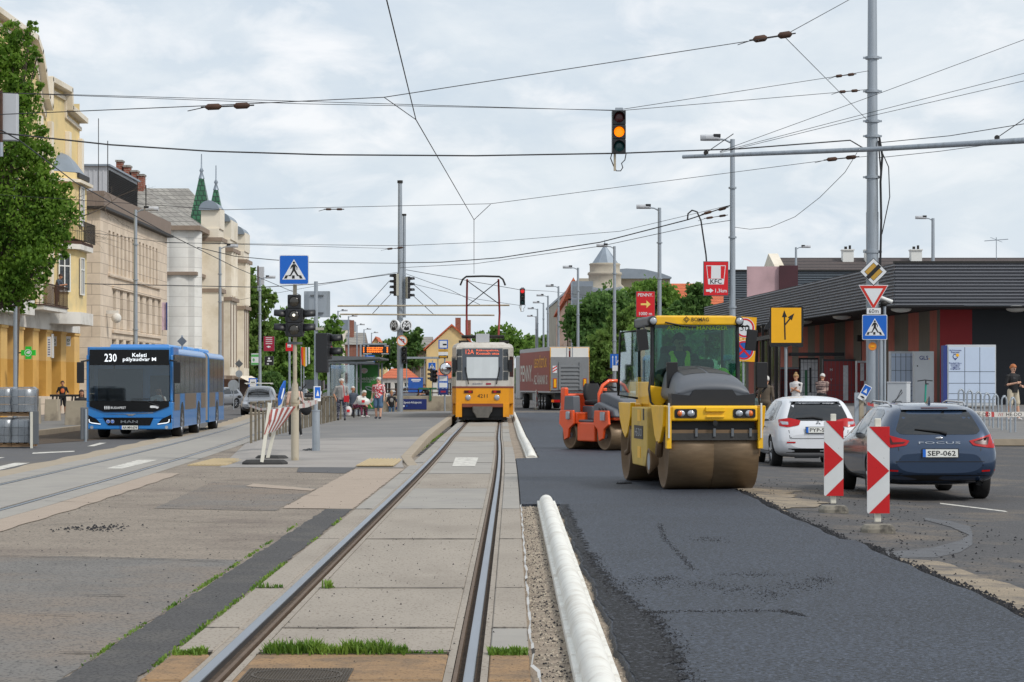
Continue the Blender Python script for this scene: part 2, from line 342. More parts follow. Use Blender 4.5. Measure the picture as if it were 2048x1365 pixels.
rail('shiny left rail of the near tram track running towards the yellow tram', -1.728,-1.66,-1.60,-1.575, cxc, YS)
rail('shiny right rail of the near tram track beside the white kerb', -.264,-.206,-.322,-.30, cxc, YS)
rail('left rail of the far tram track beside the bus road', -.75,-.69,-.65,-.63, lcx, LY)
rail('right rail of the far tram track beside the pinkish strip', .69,.75,.63,.65, lcx, LY)
# drainage grate, manhole
g = thing('drain_grate', 'narrow rusty drain grate across the track half buried under grass', 'grate', (0,13.86,0))
b = MB().mat('iron')
for i in range(44): b.box((-1.48+i*.025,-.0,-.012),(.012,.12,.012))
b.build('grate_bars', g); b = MB().mat('iron'); b.bx(-1.5,-.38,-.075,-.062,-.03,.004); b.bx(-1.5,-.38,.062,.075,-.03,-.004); b.build('frame', g)
m = thing('manhole_cover', 'oval iron manhole cover with chequered plate between the rails', 'manhole', (-1.1,12.78,0))
b = MB().mat('iron'); b.bx(-.36,.22,-.3,.3,-.02,.004); 
b.build('plate', m); b = MB().mat('rail_dirt')
b.add([(-.07+r*math.cos(a)*1,r*math.sin(a)*1,.009) for r in (.235,.25) for a in [2*PI*i/40 for i in range(40)]], [(i,(i+1)%40,40+(i+1)%40,40+i) for i in range(40)])
for i in range(34):
    for j in range(30): b.bx(-.35+i*.0168,-.342+i*.0168,-.29+j*.0195,-.28+j*.0195,.004,.0085)
b.build('tread', m, mats=['iron'])
# gravel bed, fresh asphalt
def wob(Y, s, a): return a*(math.sin(Y*s)+.6*math.sin(Y*s*2.7+1)+.4*math.sin(Y*s*6.1+2))/2
ys = [9+i*.25 for i in range(89)]
strip('gravel_bed', lambda Y: .1, lambda Y: .66+wob(Y,1.7,.02), ys, -.03, 'gravel')
strip('gravel_bed', lambda Y: .1+cxc(Y), lambda Y: .66+cxc(Y)+wob(Y,.9,.03), [50.4+i for i in range(84)], -.026, 'gravel')
b = MB().mat('asphalt_new'); v = []; ys = [9+i*.2 for i in range(620)]
for Y in ys:
    gap = 31.0 < Y < 50.6
    xl = (.1 if gap else .6+wob(Y,2.1,.025)+(.02 if Y<20 else 0)) + cxc(Y); xr = 3.36+wob(Y,.8,.05)+(.14 if Y < 24 else 0)+ (0 if Y < 60 else (Y-60)*.03)
    v += [(xl-.01,Y,-.06),(xl+.02,Y,.006 if not gap else -.004),(xr-.03,Y,.006),(xr+.03,Y,-.06)]
b.add(v, [(4*i+k,4*i+k+1,4*i+4+k+1,4*i+4+k) for i in range(len(ys)-1) for k in range(3)]+[(0,1,2,3),(len(v)-4,len(v)-3,len(v)-2,len(v)-1)])
tag(b.build('fresh_asphalt'), kind='structure')
b = MB().mat('asphalt_right'); v = []
for Y in [9,30,60,100,132,165,260]: v += [(.1+cxc(Y),Y,-.05),(3.5,Y,-.052),(6,Y,-.15),(60,Y,-.17)]
b.add(v, [(4*i+k,4*i+k+1,4*i+5+k,4*i+4+k) for i in range(6) for k in range(3)]); tag(b.build('right_road'), kind='structure')
strip('dusty_edge', lambda Y: 3.3, lambda Y: 3.42+max(0,(14-abs(Y-19))*.06)*.25+wob(Y,1.1,.1)+(.45 if Y<22 else 0), [9+i*.3 for i in range(50)], -.044, 'dust')
strip('dusty_patch', lambda Y: 3.25, lambda Y: 4.3+wob(Y,1.4,.3)+(-.9 if Y > 37 else 0)-(33-Y)*.25*(Y<33), [29.4+i*.3 for i in range(30)], -.042, 'dust')
strip('old_road_end', lambda Y: .1+cxc(Y)-0, lambda Y: 9, [132.8,134,136,139], -.036, 'dust')
def crumbs(name, n, f, m, r0, r1, seed, label):
    R = random.Random(seed); b = MB().mat(m)
    for i in range(n):
        x, y, z = f(R); r = R.uniform(r0, r1); a = R.uniform(0,6)
        v = [(x+r*math.cos(a+k*2.1)*R.uniform(.6,1.2), y+r*1.2*math.sin(a+k*2.1), z) for k in range(3)]+[(x,y,z+r*R.uniform(.4,1))]
        b.add(v, [(0,1,3),(1,2,3),(2,0,3)])
    return tag(b.build(name), kind='stuff')
crumbs('asphalt_crumbs', 5000, lambda R: (lambda Y: (3.38+wob(Y,.8,.05)+(.14 if Y < 24 else 0)+abs(R.gauss(0,.07)), Y, -.042))(R.uniform(12,38)), 'crumb', .008, .03, 1, '')
crumbs('asphalt_crumbs', 1500, lambda R: (lambda Y: (.66+wob(Y,2.1,.02)+abs(R.gauss(0,.03))*(1+max(0,(20-Y)*.25)), Y, .004))(R.uniform(12,30)), 'crumb', .005, .014, 2, '')
crumbs('asphalt_crumbs', 800, lambda R: (lambda x: (x, 12+30*R.random()**1.3, -.05-.04*(x-3.5)))(R.uniform(3.5,5.8)), 'crumb', .008, .022, 4, '')
crumbs('asphalt_crumbs', 420, lambda R: (R.uniform(-1.5,.1), 12.5+26*R.random(), -.002), 'crumb', .004, .011, 5, '')
crumbs('asphalt_crumbs', 500, lambda R: (R.uniform(-6,-2.2), 13+30*R.random(), -.006), 'crumb', .004, .013, 6, '')
crumbs('asphalt_crumbs', 120, lambda R: (-4.6+R.gauss(0,.2), 26+R.gauss(0,.35), -.006), 'crumb', .01, .028, 8, '')
crumbs('pebbles', 2600, lambda R: (R.uniform(.13,.34) if R.random()<.7 else R.uniform(.57,.66), R.uniform(12,31), -.028), 'crumb_pale', .006, .016, 9, '')
crumbs('pebbles', 700, lambda R: (R.uniform(.13,.33), R.uniform(12,31), -.028), 'crumb', .006, .014, 10, '')
def line(pts):
    g = [G(x,y,.006) for x,y in pts]
    def f(R): i = R.randrange(len(g)-1); p = g[i].lerp(g[i+1], R.random()); return (p.x+R.gauss(0,.018), p.y+R.gauss(0,.05), .0065)
    return f
crumbs('asphalt_crumbs', 500, line([(1320,1048),(1328,1078),(1362,1112),(1388,1142)]), 'crumb', .004, .009, 21, '')
for k_, (cx_, cy_, sx_, sy_) in enumerate(((1290,1165,30,6),(1330,1158,16,3),(1400,1170,30,4),(1480,1178,34,5),(1540,1190,20,6),(1600,1172,30,6),(1640,1160,14,4),(1500,1150,40,3),(1420,1080,20,3))):
    crumbs('asphalt_crumbs', 150, lambda R: (lambda p: (p.x, p.y, .0065))(G(cx_+R.gauss(0,sx_), cy_+R.gauss(0,sy_), .006)), 'crumb', .003, .009, 50+k_, '')
crumbs('asphalt_crumbs', 500, line([(1255,1228),(1340,1224),(1560,1222),(1610,1232)]), 'crumb', .004, .01, 23, ''); crumbs('asphalt_crumbs', 300, line([(1300,1318),(1360,1318)]), 'crumb', .004, .012, 24, '')
crumbs('asphalt_crumbs', 160, line([(1238,968),(1262,967)]), 'crumb', .01, .03, 25, '')
b = MB().mat('crack'); R = random.Random(31)
for pts in ([(0,1112),(250,1116),(450,1123)],[(60,1228),(150,1231)],[(170,1190),(250,1192)],[(380,955),(600,960),(800,958)],[(360,980),(640,992)],[(90,1002),(560,1020)],[(120,1305),(190,1306)],[(0,1068),(60,1052),(300,1040),(560,1048)],[(434,1082),(560,1073)],[(820,940),(985,938)]):
    g = [G(x,y,.0) for x,y in pts]; prev = None
    for a, c in zip(g, g[1:]):
        n = max(2, int((c-a).length/.12))
        for i in range(n+1):
            p = a.lerp(c, i/n); p.y += R.uniform(-.02,.02); w = R.uniform(.004,.018)
            if prev: b.add([(prev[0],prev[1]-prev[2],.0035),(p.x,p.y-w,.0035),(p.x,p.y+w,.0035),(prev[0],prev[1]+prev[2],.0035)], [(0,1,2,3)])
            prev = (p.x,p.y,w)
for i_, Y in enumerate(joints[2:15]):
    w = (.016,.02,.024)[min(2,i_//3)]; o = cxc(Y)
    for x0, x1 in ((-2.0,-1.775),(-1.50,-.375),(-.13,.10)):
        n = 8; xs = [x0+(x1-x0)*k/n+o for k in range(n+1)]; v = [(x,Y-w-R.uniform(0,.012),.003) for x in xs]+[(x,Y+w+R.uniform(0,.012),.003) for x in xs]; b.add(v, [(k,k+1,n+2+k,n+1+k) for k in range(n)])
tag(b.build('ground_cracks'), kind='structure')
M('rough_edge', srgb(34,36,41), .85, var=.3, vs=12, bump=1, bs=45, speck=srgb(8,8,10), ss=26, sr=(.46,.55), glint=srgb(84,88,98), bd=.03)
strip('rough_asphalt_edge', lambda Y: .63+wob(Y,2.1,.025)+(.02 if Y<20 else 0), lambda Y: .72+wob(Y,3.3,.03)+max(0,21-Y)*.035*(1+.3*math.sin(Y*.9))+.03*math.sin(Y*17)+.02*math.sin(Y*41+1), [9+i*.06 for i in range(365)], .011, 'rough_edge')
crumbs('asphalt_crumbs', 1500, lambda R: (lambda Y: (.72+max(0,21-Y)*.035*(1+.3*math.sin(Y*.9))+R.gauss(0,.045), Y, .0115))(11+11*R.random()), 'crumb', .004, .011, 71, '')
M('pale_stain', srgb(102,103,106), .85, var=.2, vs=2, bump=.4, bs=100, dirt=srgb(88,88,90), ds=3, dt=(.45,.6), speck=srgb(60,60,62), ss=40)
b = MB().mat('pale_stain'); v = []
for (x,y,w) in ((1720,1108,2),(1800,1109,9),(1870,1105,13),(1920,1093,15),(1945,1078,14),(1940,1062,11),(1900,1048,7),(1850,1038,3)):
    for q in (-1,1):
        g = G(x,y+w*q*.8,-.1); g = G(x,y+w*q*.8,-.05-.04*(g.x-3.5)+.004); v.append(g)
b.add(v, [(2*i,2*i+1,2*i+3,2*i+2) for i in range(7)]); tag(b.build('dust_stain'), kind='structure')
# white guiding kerb, two stretches
def gkerb(label, y0, y1, c):
    t = thing('separator_kerb', label, 'kerb', group='white separator kerbs along the tram track')
    b = MB().mat('white_kerb'); rings = []
    n = int((y1-y0)/.1); 
    for i in range(n+1):
        Y = y0+(y1-y0)*i/n; ph = (i % 5)/5; r = .084+.006*math.sin(PI*min(1,ph*1.0+.1)); e = min(1,(Y-y0)/.12+.25, (y1-Y)/.25+.12); o = c(Y)
        rings.append([(.452+o+r*math.cos(a), Y, .0+.028+ (r*1.12*e)*math.sin(a)) for a in [PI*k/12 for k in range(13)]])
    b.loft(rings, closed=False); b.build('rounded_top', t)
    b = MB().mat('white_kerb'); yy = y0
    while yy < y1-.1:
        ye = min(y1, yy+.5); o = c(yy); b.bx(.335+o,.575+o,yy+.006,ye-.006,-.05,.03+.003*((int(yy*2))%2)); yy += .5
    b.build('base', t, bevel=.008, seg=1)
gkerb('long white rounded kerb in the foreground beside the fresh asphalt', 9, 31.4, lambda Y: 0)
gkerb('farther white kerb running up to the yellow tram', 50.8, 131, lambda Y: cxc(Y)*1.0-.0)
# tape on the ground along the gravel
M('tape_white', srgb(206,202,196), .5, var=.1, vs=20); M('tape_red', srgb(176,60,58), .5, var=.1)
b = MB().mat('tape_white'); R = random.Random(5); pts = []
for i in range(70):
    Y = 11.5+i*.28; pts.append((.118+.005*math.sin(i*.9)+R.uniform(-.004,.004)+ (.03 if Y<13 else 0), Y))
for i in range(69):
    (x0,y0),(x1,y1) = pts[i],pts[i+1]; b.mat('crack' if i in (8,26) else 'tape_white')
    w = .007+.003*math.sin(i*1.7); b.add([(x0-w,y0,.006),(x0+w,y0,.014),(x1+w,y1,.014),(x1-w,y1,.006)], [(0,1,2,3)])
tag(b.build('ground_tape'), 'thin white tape lying along the gravel beside the track slabs', 'tape')
# markings
b = MB().mat('road_paint')
def mk(name, quads, z):
    b = MB().mat('road_paint')
    for q in quads: b.add([G(x,y,z) for x,y in q], [(0,1,2,3)])
    return tag(b.build(name), kind='structure')
mk('crosswalk_marking', [[(32,943),(72,943),(158,922),(107,922)],[(-60,946),(-25,946),(60,926),(30,926)],[(-110,930),(-60,930),(10,915),(-30,915)]], -.045)
mk('lane_marking', [[(174,893),(188,893),(213,886),(199,886)],[(64,908),(66,905.5),(149,902),(149,904)]], -.045)
mk('crosswalk_marking', [[(210,937.6),(245,937.6),(316,920),(277,920)],[(904,933),(950,933),(957,915),(911,915)]], .004)
mk('road_marking', [[(1985,889),(2006,889),(2016,896),(1988,896)],[(1985,908),(2060,905),(2060,909),(1985,912)],[(1985,919),(2038,918),(2036,922),(1985,923)],], -.158)
mk('lane_marking', [[(1880,1006),(2010,1022),(2016,1024.5),(1880,1008)]], -.15)
# right-hand plaza
b = MB().mat('platform'); 
b.add([(8.0,66,-.03),(17.2,66,.05),(45,60,.06),(45,80,.4),(17.2,80,.36),(8.0,80,.26),(45,180,.8),(17.2,180,.8),(8.0,180,.75),(45,90,.78),(17.2,90,.76),(8,90,.62)],
      [(0,1,4,5),(1,2,3,4),(5,4,10,11),(4,3,9,10),(11,10,7,8),(10,9,6,7)])
b.add([(8,66,-.03),(8,66,-.2),(8,80,-.2),(8,80,.26),(8,90,-.2),(8,90,.62),(8,180,-.2),(8,180,.75),(45,66,-.2)], [(0,1,2,3),(3,2,4,5),(5,4,6,7)])
tag(b.build('shop_pavement'), kind='structure')
b = MB().mat('kerb'); a0, a1 = Vector((12.6,66,-.0)), Vector((17.0,66,.03)); 
b.box((12.5,65.9,-.04),(9.2,.16,.18)); b.box((31,62.95,.02),(28.4,.16,.2),rz=-.213)
tag(b.build('shop_kerb'), kind='structure')
# left pavement
b = MB().mat('platform'); v = []
for Y, x in ((68,-15.6),(76,-15.2),(84,-15.4),(100,-15.9),(130,-17),(220,-23)): v += [(-60,Y,.1),(x,Y,.1),(x,Y,-.2)]
b.add(v, [(3*i+k,3*i+k+1,3*i+3+k+1,3*i+3+k) for i in range(5) for k in range(2)]+[(0,1,2)])
tag(b.build('left_pavement'), kind='structure')
b = MB().mat('kerb'); v = []
for Y, x in ((68,-15.6),(76,-15.2),(84,-15.4),(100,-15.9),(130,-17)): v += [(x-.02,Y,.12),(x+.18,Y,.12),(x+.18,Y,-.1)]
b.add(v, [(3*i+k,3*i+k+1,3*i+3+k+1,3*i+3+k) for i in range(4) for k in range(2)]); tag(b.build('left_kerb'), kind='structure')
S('dirt_verge', [(-17,62),(-13.1,62),(-11.8,72),(-14.8,84),(-15.3,84),(-15.2,68)], -.044, 'rail_dirt')
# grass between slabs
def grass(name, fn, n, h, seed, w=.006):
    R = random.Random(seed); b = MB().mat('grass')
    for i in range(n):
        x, y, z = fn(R); a = R.uniform(0, 2*PI); hh = h*R.uniform(.3,1.2)*(.85+.25*math.sin(x*23+seed)*math.sin(x*7.3)); l = R.uniform(.2,.8)*hh; ww = w*R.uniform(.6,1.6)
        dx, dy = math.cos(a), math.sin(a)
        b.add([(x-dy*ww,y+dx*ww,z),(x+dy*ww,y-dx*ww,z),(x+dx*l*.5+dy*ww*.8,y+dy*l*.5-dx*ww*.8,z+hh*.65),(x+dx*l*.5-dy*ww*.8,y+dy*l*.5+dx*ww*.8,z+hh*.65),(x+dx*l,y+dy*l,z+hh)], [(0,1,2,3),(3,2,4)])
    return tag(b.build(name, auto=False), kind='stuff')
grass('grass', lambda R: (-1.47+.85*R.random()**.9, 13.87+R.gauss(0,.045), -.02), 1700, .1, 1)
grass('grass', lambda R: (R.uniform(-.75,-.4), 13.86+R.gauss(0,.02), -.02), 130, .05, 11)
grass('grass', lambda R: (R.uniform(-1.98,-1.80), 13.83+R.gauss(0,.04), -.01), 420, .055, 2)
grass('grass', lambda R: (R.uniform(-.14,.09), 13.86+R.gauss(0,.05), -.01), 520, .055, 3)
grass('grass', lambda R: (-1.43+R.gauss(0,.02), 18.3+R.gauss(0,.03), 0), 60, .06, 4)
grass('grass', lambda R: (R.uniform(-1.97,-1.78), 18.3+R.gauss(0,.02), 0), 60, .04, 5)
grass('moss', lambda R: (-2.44+R.gauss(0,.012), 13+(R.choice((1,2.2,3.9,5.5,6,6.4,7.5,9,10.5,13))+R.gauss(0,.25)), -.01), 700, .022, 6)
grass('moss', lambda R: (-2.02+R.gauss(0,.01), 13+(R.choice((.6,1.6,2.4,3.3,4.1,5.5,6,6.6,7.5,11,14))+R.gauss(0,.25)), -.01), 700, .025, 7)
grass('moss', lambda R: (-2.06-.1+cxc(60)+R.gauss(0,.03), R.choice((54,55,57,60,61,66,68,72,75))+R.gauss(0,1), -.03), 900, .06, 8)
b = MB().mat('asphalt_strip')
for i in range(26): Y = 51+i*1.5; x = -2.08+cxc(Y)-.0035*max(0,Y-62)+.0; b.bx(x-.03,x+.09,Y,Y+1.25,-.2,-.03+R.uniform(-.01,.01))
tag(b.build('cobbles'), kind='structure')
# ---------------------------------------------------------------- building materials
def brick(name, c1, c2, mortar, w, h, ms=.02, rough=.85, off=.5, bump=.4, scale=1., dirt=None):
    m = bpy.data.materials.new(name); m.use_nodes = True; N = m.node_tree.nodes; L = m.node_tree.links; b = N['Principled BSDF']; MT[name] = m; b.inputs['Roughness'].default_value = rough
    tc = N.new('ShaderNodeTexCoord'); sp = N.new('ShaderNodeSeparateXYZ'); L.new(tc.outputs['Object'], sp.inputs[0])
    ad = N.new('ShaderNodeMath'); L.new(sp.outputs[0], ad.inputs[0]); L.new(sp.outputs[1], ad.inputs[1]); cb = N.new('ShaderNodeCombineXYZ'); L.new(ad.outputs[0], cb.inputs[0]); L.new(sp.outputs[2], cb.inputs[1])
    t = N.new('ShaderNodeTexBrick'); L.new(cb.outputs[0], t.inputs['Vector']); t.offset = off
    for k, v in (('Color1',(*c1,1)),('Color2',(*c2,1)),('Mortar',(*mortar,1)),('Scale',1),('Mortar Size',ms),('Brick Width',w),('Row Height',h),('Bias',0)): t.inputs[k].default_value = v
    n = N.new('ShaderNodeTexNoise'); n.inputs['Scale'].default_value = .7; n.inputs['Detail'].default_value = 8; n.inputs['Roughness'].default_value = .7; L.new(tc.outputs['Object'], n.inputs['Vector'])
    r = N.new('ShaderNodeMapRange'); r.inputs[1].default_value = .45; r.inputs[2].default_value = .75; r.inputs[4].default_value = .6; L.new(n.outputs[0], r.inputs[0])
    x = N.new('ShaderNodeMix'); x.data_type = 'RGBA'; L.new(r.outputs[0], x.inputs[0]); L.new(t.outputs[0], x.inputs[6]); d = dirt or tuple(c*.55 for c in c1); x.inputs[7].default_value = (*d,1)
    L.new(x.outputs[2], b.inputs['Base Color'])
    p = N.new('ShaderNodeBump'); p.inputs['Strength'].default_value = bump; p.inputs['Distance'].default_value = .02; p.invert = True; L.new(t.outputs[1], p.inputs['Height']); L.new(p.outputs[0], b.inputs['Normal'])
M('yellow_plaster', srgb(232,206,148), .9, var=.1, vs=.6, dirt=srgb(196,182,142), ds=.5, dt=(.45,.7)); M('orange_plaster', srgb(222,170,84), .9, var=.12, vs=1, dirt=srgb(196,146,70), ds=.8)
M('pale_orange', srgb(226,184,112), .9, var=.1, vs=1, dirt=srgb(206,168,112), ds=.8); M('cream_plaster', srgb(232,222,204), .9, var=.08, vs=.5, dirt=srgb(196,182,156), ds=.4, dt=(.5,.75))
M('white_plaster', srgb(224,220,212), .9, var=.1, vs=.5, dirt=srgb(178,172,162), ds=.6, dt=(.48,.7)); M('window_frame', srgb(226,226,222), .5, var=.06)
M('pane', srgb(44,50,54), .06, var=.4, vs=.5, spec=.8); M('pane_dim', srgb(120,128,134), .12, var=.3, vs=.7, spec=.7); M('brown_trim', srgb(150,132,116), .85, var=.2, vs=2)
M('zinc', srgb(150,160,170), .45, .5, var=.2, vs=1); M('dark_metal', srgb(48,46,44), .6, .3, var=.2); M('rust_metal', srgb(84,58,44), .8, var=.4, vs=5)
M('louvre', srgb(34,33,33), .7, var=.2); M('light_clad', srgb(186,188,192), .6, var=.08)
brick('stone_panels', srgb(226,208,186), srgb(212,194,172), srgb(128,112,98), 1.5, .62, .012, dirt=srgb(176,158,140)); brick('slate', srgb(160,156,148), srgb(138,134,128), srgb(104,100,96), .5, .4, .03, dirt=srgb(120,118,112))
brick('rust_white', srgb(228,226,220), srgb(220,217,210), srgb(176,172,166), 30, .75, .015, dirt=srgb(196,192,184)); brick('red_brick', srgb(150,84,62), srgb(132,70,54), srgb(150,130,116), .5, .16, .02)
brick('orange_tile', srgb(212,118,78), srgb(200,100,64), srgb(160,80,54), .3, .3, .03); brick('brown_tile', srgb(92,80,76), srgb(80,70,67), srgb(52,45,44), .35, .32, .05); brick('green_tile', srgb(60,118,84), srgb(44,96,66), srgb(24,56,40), .35, .4, .05, rough=.35)
M('parapet', srgb(140,124,112), .9, var=.25, vs=3, stretch=(4,4,.5))
def wallgrid(b, T, x0, x1, z0, z1, holes, depth, inner=None):
    xs = sorted({x0,x1,*[h[0] for h in holes],*[h[1] for h in holes]}); zs = sorted({z0,z1,*[h[2] for h in holes],*[h[3] for h in holes]})
    old = b.T; b.T = T
    for i in range(len(xs)-1):
        for j in range(len(zs)-1):
            cx, cz = (xs[i]+xs[i+1])/2, (zs[j]+zs[j+1])/2
            if any(h[0] < cx < h[1] and h[2] < cz < h[3] for h in holes): continue
            b.add([(xs[i],zs[j],0),(xs[i+1],zs[j],0),(xs[i+1],zs[j+1],0),(xs[i],zs[j+1],0)], [(0,1,2,3)])
    for h in holes:
        a, c, e, g = h[:4]
        v = [(a,e,0),(c,e,0),(c,g,0),(a,g,0),(a,e,-depth),(c,e,-depth),(c,g,-depth),(a,g,-depth)]
        b.add(v, [(0,1,5,4),(1,2,6,5),(2,3,7,6),(3,0,4,7)])
    b.T = old
def window(par, T, h, depth, fm='window_frame', pm='pane', nx=2, nz=(.68,), fw=.06, sill=None, name='window'):
    a, c, e, g = h[:4]; b = MB().mat(fm); b.T = T; d = -depth+.05
    def bar(x0,x1,z0,z1,dd=0): b.bx(x0,x1,z0,z1,d-.06,d+.02+dd)
    bar(a,a+fw,e,g); bar(c-fw,c,e,g); bar(a+fw,c-fw,g-fw,g); bar(a+fw,c-fw,e,e+fw)
    for i in range(1, nx): x = a+(c-a)*i/nx; bar(x-fw/2,x+fw/2,e+fw,g-fw,-.004)
    for q in nz: z = e+(g-e)*q; bar(a+fw,c-fw,z-fw/2,z+fw/2,-.008)
    w = b.build(name, par); p = MB().mat(pm); p.T = T; p.bx(a+.01,c-.01,e+.01,g-.01,d-.055,d-.03); p.build('pane', w)
    if sill: s = MB().mat(sill); s.T = T; s.bx(a-.08,c+.08,e-.1,e-.001,-depth+.02,.12); s.build('sill', w)
    return w
def SIDE(X, Y0): return TX((X,Y0,0), (0,1,0), (0,0,1))        # facade looking to +X, x runs away from the camera
def FRONT(X0, Y): return TX((X0,Y,0), (1,0,0), (0,0,1))       # facade looking to -Y
# ---- yellow arcaded corner house
t = thing('corner_house', 'yellow plastered corner house with orange arcade pillars and curved gable behind the leafy tree', 'building', (-23,105,0))
t0 = Matrix.Translation((23,-105,0))
def local(b, par, name, **k):           # world-built mesh under a moved empty
    o = b.build(name, par, **k); o.matrix_parent_inverse = Matrix.Translation(par.location).inverted(); return o
b = MB().mat('yellow_plaster'); T = SIDE(-23,90)
wins = []
for y in (14.5,19,23.2): wins += [(y,y+1.5,6.1,8.9),(y,y+1.5,10.4,12.8)]
wallgrid(b, T, 0, 35, 5.25, 14.2, wins, .25)
b.add([(-23,y,z) for y,z in ((90,14.2),(125,14.2),(125,15.6),(120.9,15.8),(120.7,16.7),(115.6,16.6),(115.5,15.2),(114.8,15.6),(113.9,16.8),(113.1,17.6),(112.0,18.1),(90,18.1))], [tuple(range(12))])
b.bx(-38,-23.002,125,125.01,0,16.5); b.bx(-38,-37.99,90,125,0,16.5)
local(b, t, 'wall'); 
b = MB().mat('cream_plaster'); pr = [(125,15.6),(120.9,15.8),(120.7,16.7),(115.6,16.6),(115.5,15.2),(114.8,15.6),(113.9,16.8),(113.1,17.6),(112.0,18.1),(100,18.1)]
for (a,c),(e,g) in zip(pr, pr[1:]):
    d = Vector((0,e-a,g-c)); L_ = d.length; ang = math.atan2(g-c, e-a); b.box((-22.85,(a+e)/2,(c+g)/2),(.6,L_+.2,.28), rx=ang)
    b.box((-22.98,(a+e)/2,(c+g)/2-.45),(.2,L_+.1,.2), rx=ang)
for y in (113.6,116.2,120.9,124.4): b.bx(-23,-22.75,y,y+.55,5.25,14.6)
b.bx(-23,-22.8,90,125,9.55,9.85); local(b, t, 'gable_trim', bevel=.02)
for h in wins: w = window(t, T, h, .25, nz=(.7,)); w.matrix_parent_inverse = Matrix.Translation(t.location).inverted()
for c in t.children: pass
b = MB().mat('white_plaster'); b.bx(-23.6,-22.9,90,124.6,4.28,5.3); b.bx(-23,-22.3,90,109.8,4.8,5.5); b.bx(-37,-23.6,96,124.6,4.28,4.5); local(b, t, 'arcade_beam')
for y in (105.6,109.2,112.7,115.9,119.7,123.4):
    b = MB().mat('orange_plaster'); b.bx(-23.9,-22.98,y,y+1.4,0,2.75); b.mat('pale_orange'); b.bx(-23.9,-22.98,y,y+1.4,2.75,4.15); b.bx(-23.95,-22.93,y-.05,y+1.45,4.15,4.28); local(b, t, 'arcade_pillar')
b = MB().mat('orange_plaster'); b.bx(-26.2,-26,96,124.6,0,4.3); b.mat('stone_panels'); b.bx(-23.2,-22.9,107,125.3,-.1,1.0); local(b, t, 'arcade_back_wall')
# oriel
fp = [(-23,116.6),(-21.9,117.9),(-21.9,121.0),(-23,122.2)]
b = MB().mat('yellow_plaster'); b.prism(fp, 'Z', 5.2, 8.35); b.prism(fp, 'Z', 8.9, 12.2); local(b, t, 'oriel')
b = MB().mat('white_plaster'); big = [(-23,116.2),(-21.6,117.7),(-21.6,121.2),(-23,122.6)]; b.prism(big, 'Z', 4.6, 5.2); b.prism(big, 'Z', 8.35, 8.6); b.mat('rust_metal'); b.prism(big, 'Z', 8.6, 8.75); b.mat('cream_plaster'); b.prism(big,'Z',11.7,11.85); local(b, t, 'oriel_ledge')
b = MB().mat('zinc'); k = [[(x*(1-q)+(-23)*q*1., y*(1-q)+119.9*q, 12.25+1.15*math.sin(q*PI/2)) for x,y in ((-23,117.4),(-21.95,118.5),(-21.95,121.2),(-23,122.3))] for q in (0,.2,.45,.7,.95)]; b.loft(k, smooth=False); b.mat('dark_metal'); b.prism([(-23,117.2),(-21.8,118.4),(-21.8,121.3),(-23,122.5)], 'Z', 12.0, 12.25); local(b, t, 'oriel_roof')
d = Vector((1.1,1.3,0)).normalized()
Td = TX((-23,116.6,0), d, (0,0,1))
w = window(t, Td, (.55,1.3,6.2,8.1), -.06, nx=2, nz=(.68,)); w.matrix_parent_inverse = Matrix.Translation(t.location).inverted()
Td = SIDE(-21.9,117.9)
for h in ((.9,1.9,6.1,8.0),(.9,1.9,9.6,11.6)): w = window(t, Td, h, -.06, nx=2); w.matrix_parent_inverse = Matrix.Translation(t.location).inverted()
def railing(b, pts, z0, z1, sp=.12, r=.012, top=.02):
    for (a,c),(e,g) in zip(pts, pts[1:]):
        L_ = math.hypot(e-a,g-c); n = max(1, int(L_/sp)); b.tube([(a,c,z1),(e,g,z1)], top, 5); b.tube([(a,c,z0+.06),(e,g,z0+.06)], r, 4)
        for i in range(n+1): x = a+(e-a)*i/n; y = c+(g-c)*i/n; b.tube([(x,y,z0),(x,y,z1)], r, 4)
b = MB().mat('dark_metal'); railing(b, [(-23,117.0),(-21.5,118.0),(-21.5,121.2),(-23,122.4)], 8.75, 9.75); local(b, t, 'balcony_railing')
b = MB().mat('white_plaster'); b.bx(-23,-22.0,110.4,116.3,5.1,5.3); b.mat('rust_metal'); b.bx(-23,-21.95,110.35,116.35,5.3,5.36); bf = local(b, t, 'balcony_floor')
b = MB().mat('rust_metal'); railing(b, [(-23,110.4),(-22.0,110.4),(-22.0,116.3),(-23,116.3)], 5.36, 6.35, .2, .018, .03); b.tube([(-22,113.5,5.36),(-22,113.5,6.5)], .04); local(b, t, 'balcony_railing')
b = MB().mat('sign_white' if 'sign_white' in MT else 'window_frame'); b.bx(-22.95,-22.9,117.0,117.5,2.9,4.1); local(b, t, 'notice_board')
# ---- beige stone office
t = thing('office_building', 'beige stone clad office block with narrow vertical windows and grey louvred rooftop box', 'building', (0,0,0))
b = MB().mat('stone_panels'); T = SIDE(-24,137); up = [(2.8+1.43*i,3.5+1.43*i,8.25,10.75) for i in range(14)]; lo = [(4.3+2.58*i,5.4+2.58*i,4.9,7.3) for i in range(8)]; l3 = [(4.0+2.58*i,5.6+2.58*i,2.4,4.3) for i in range(8)]
wallgrid(b, T, 0, 26.5, 0, 11.95, up+lo+l3, .35); wallgrid(b, FRONT(-40,137), 0, 16, 0, 11.95, [], .3); b.bx(-40,-39.9,137,162,0,11.9); b.bx(-40,-24.001,163.4,163.5,0,11.9); b.build('wall', t)
b = MB().mat('parapet'); b.bx(-40,-23.75,136.8,163.7,11.95,12.85); b.mat('dark_metal'); b.bx(-40,-23.6,136.6,163.9,11.8,11.95); b.build('parapet', t)
for h in up: window(t, T, h, .35, fm='brown_trim', pm='pane_dim', nx=1, nz=(.25,.5,.75))
for h in lo: window(t, T, h, .3, fm='zinc', pm='pane', nx=2, nz=(.2,))
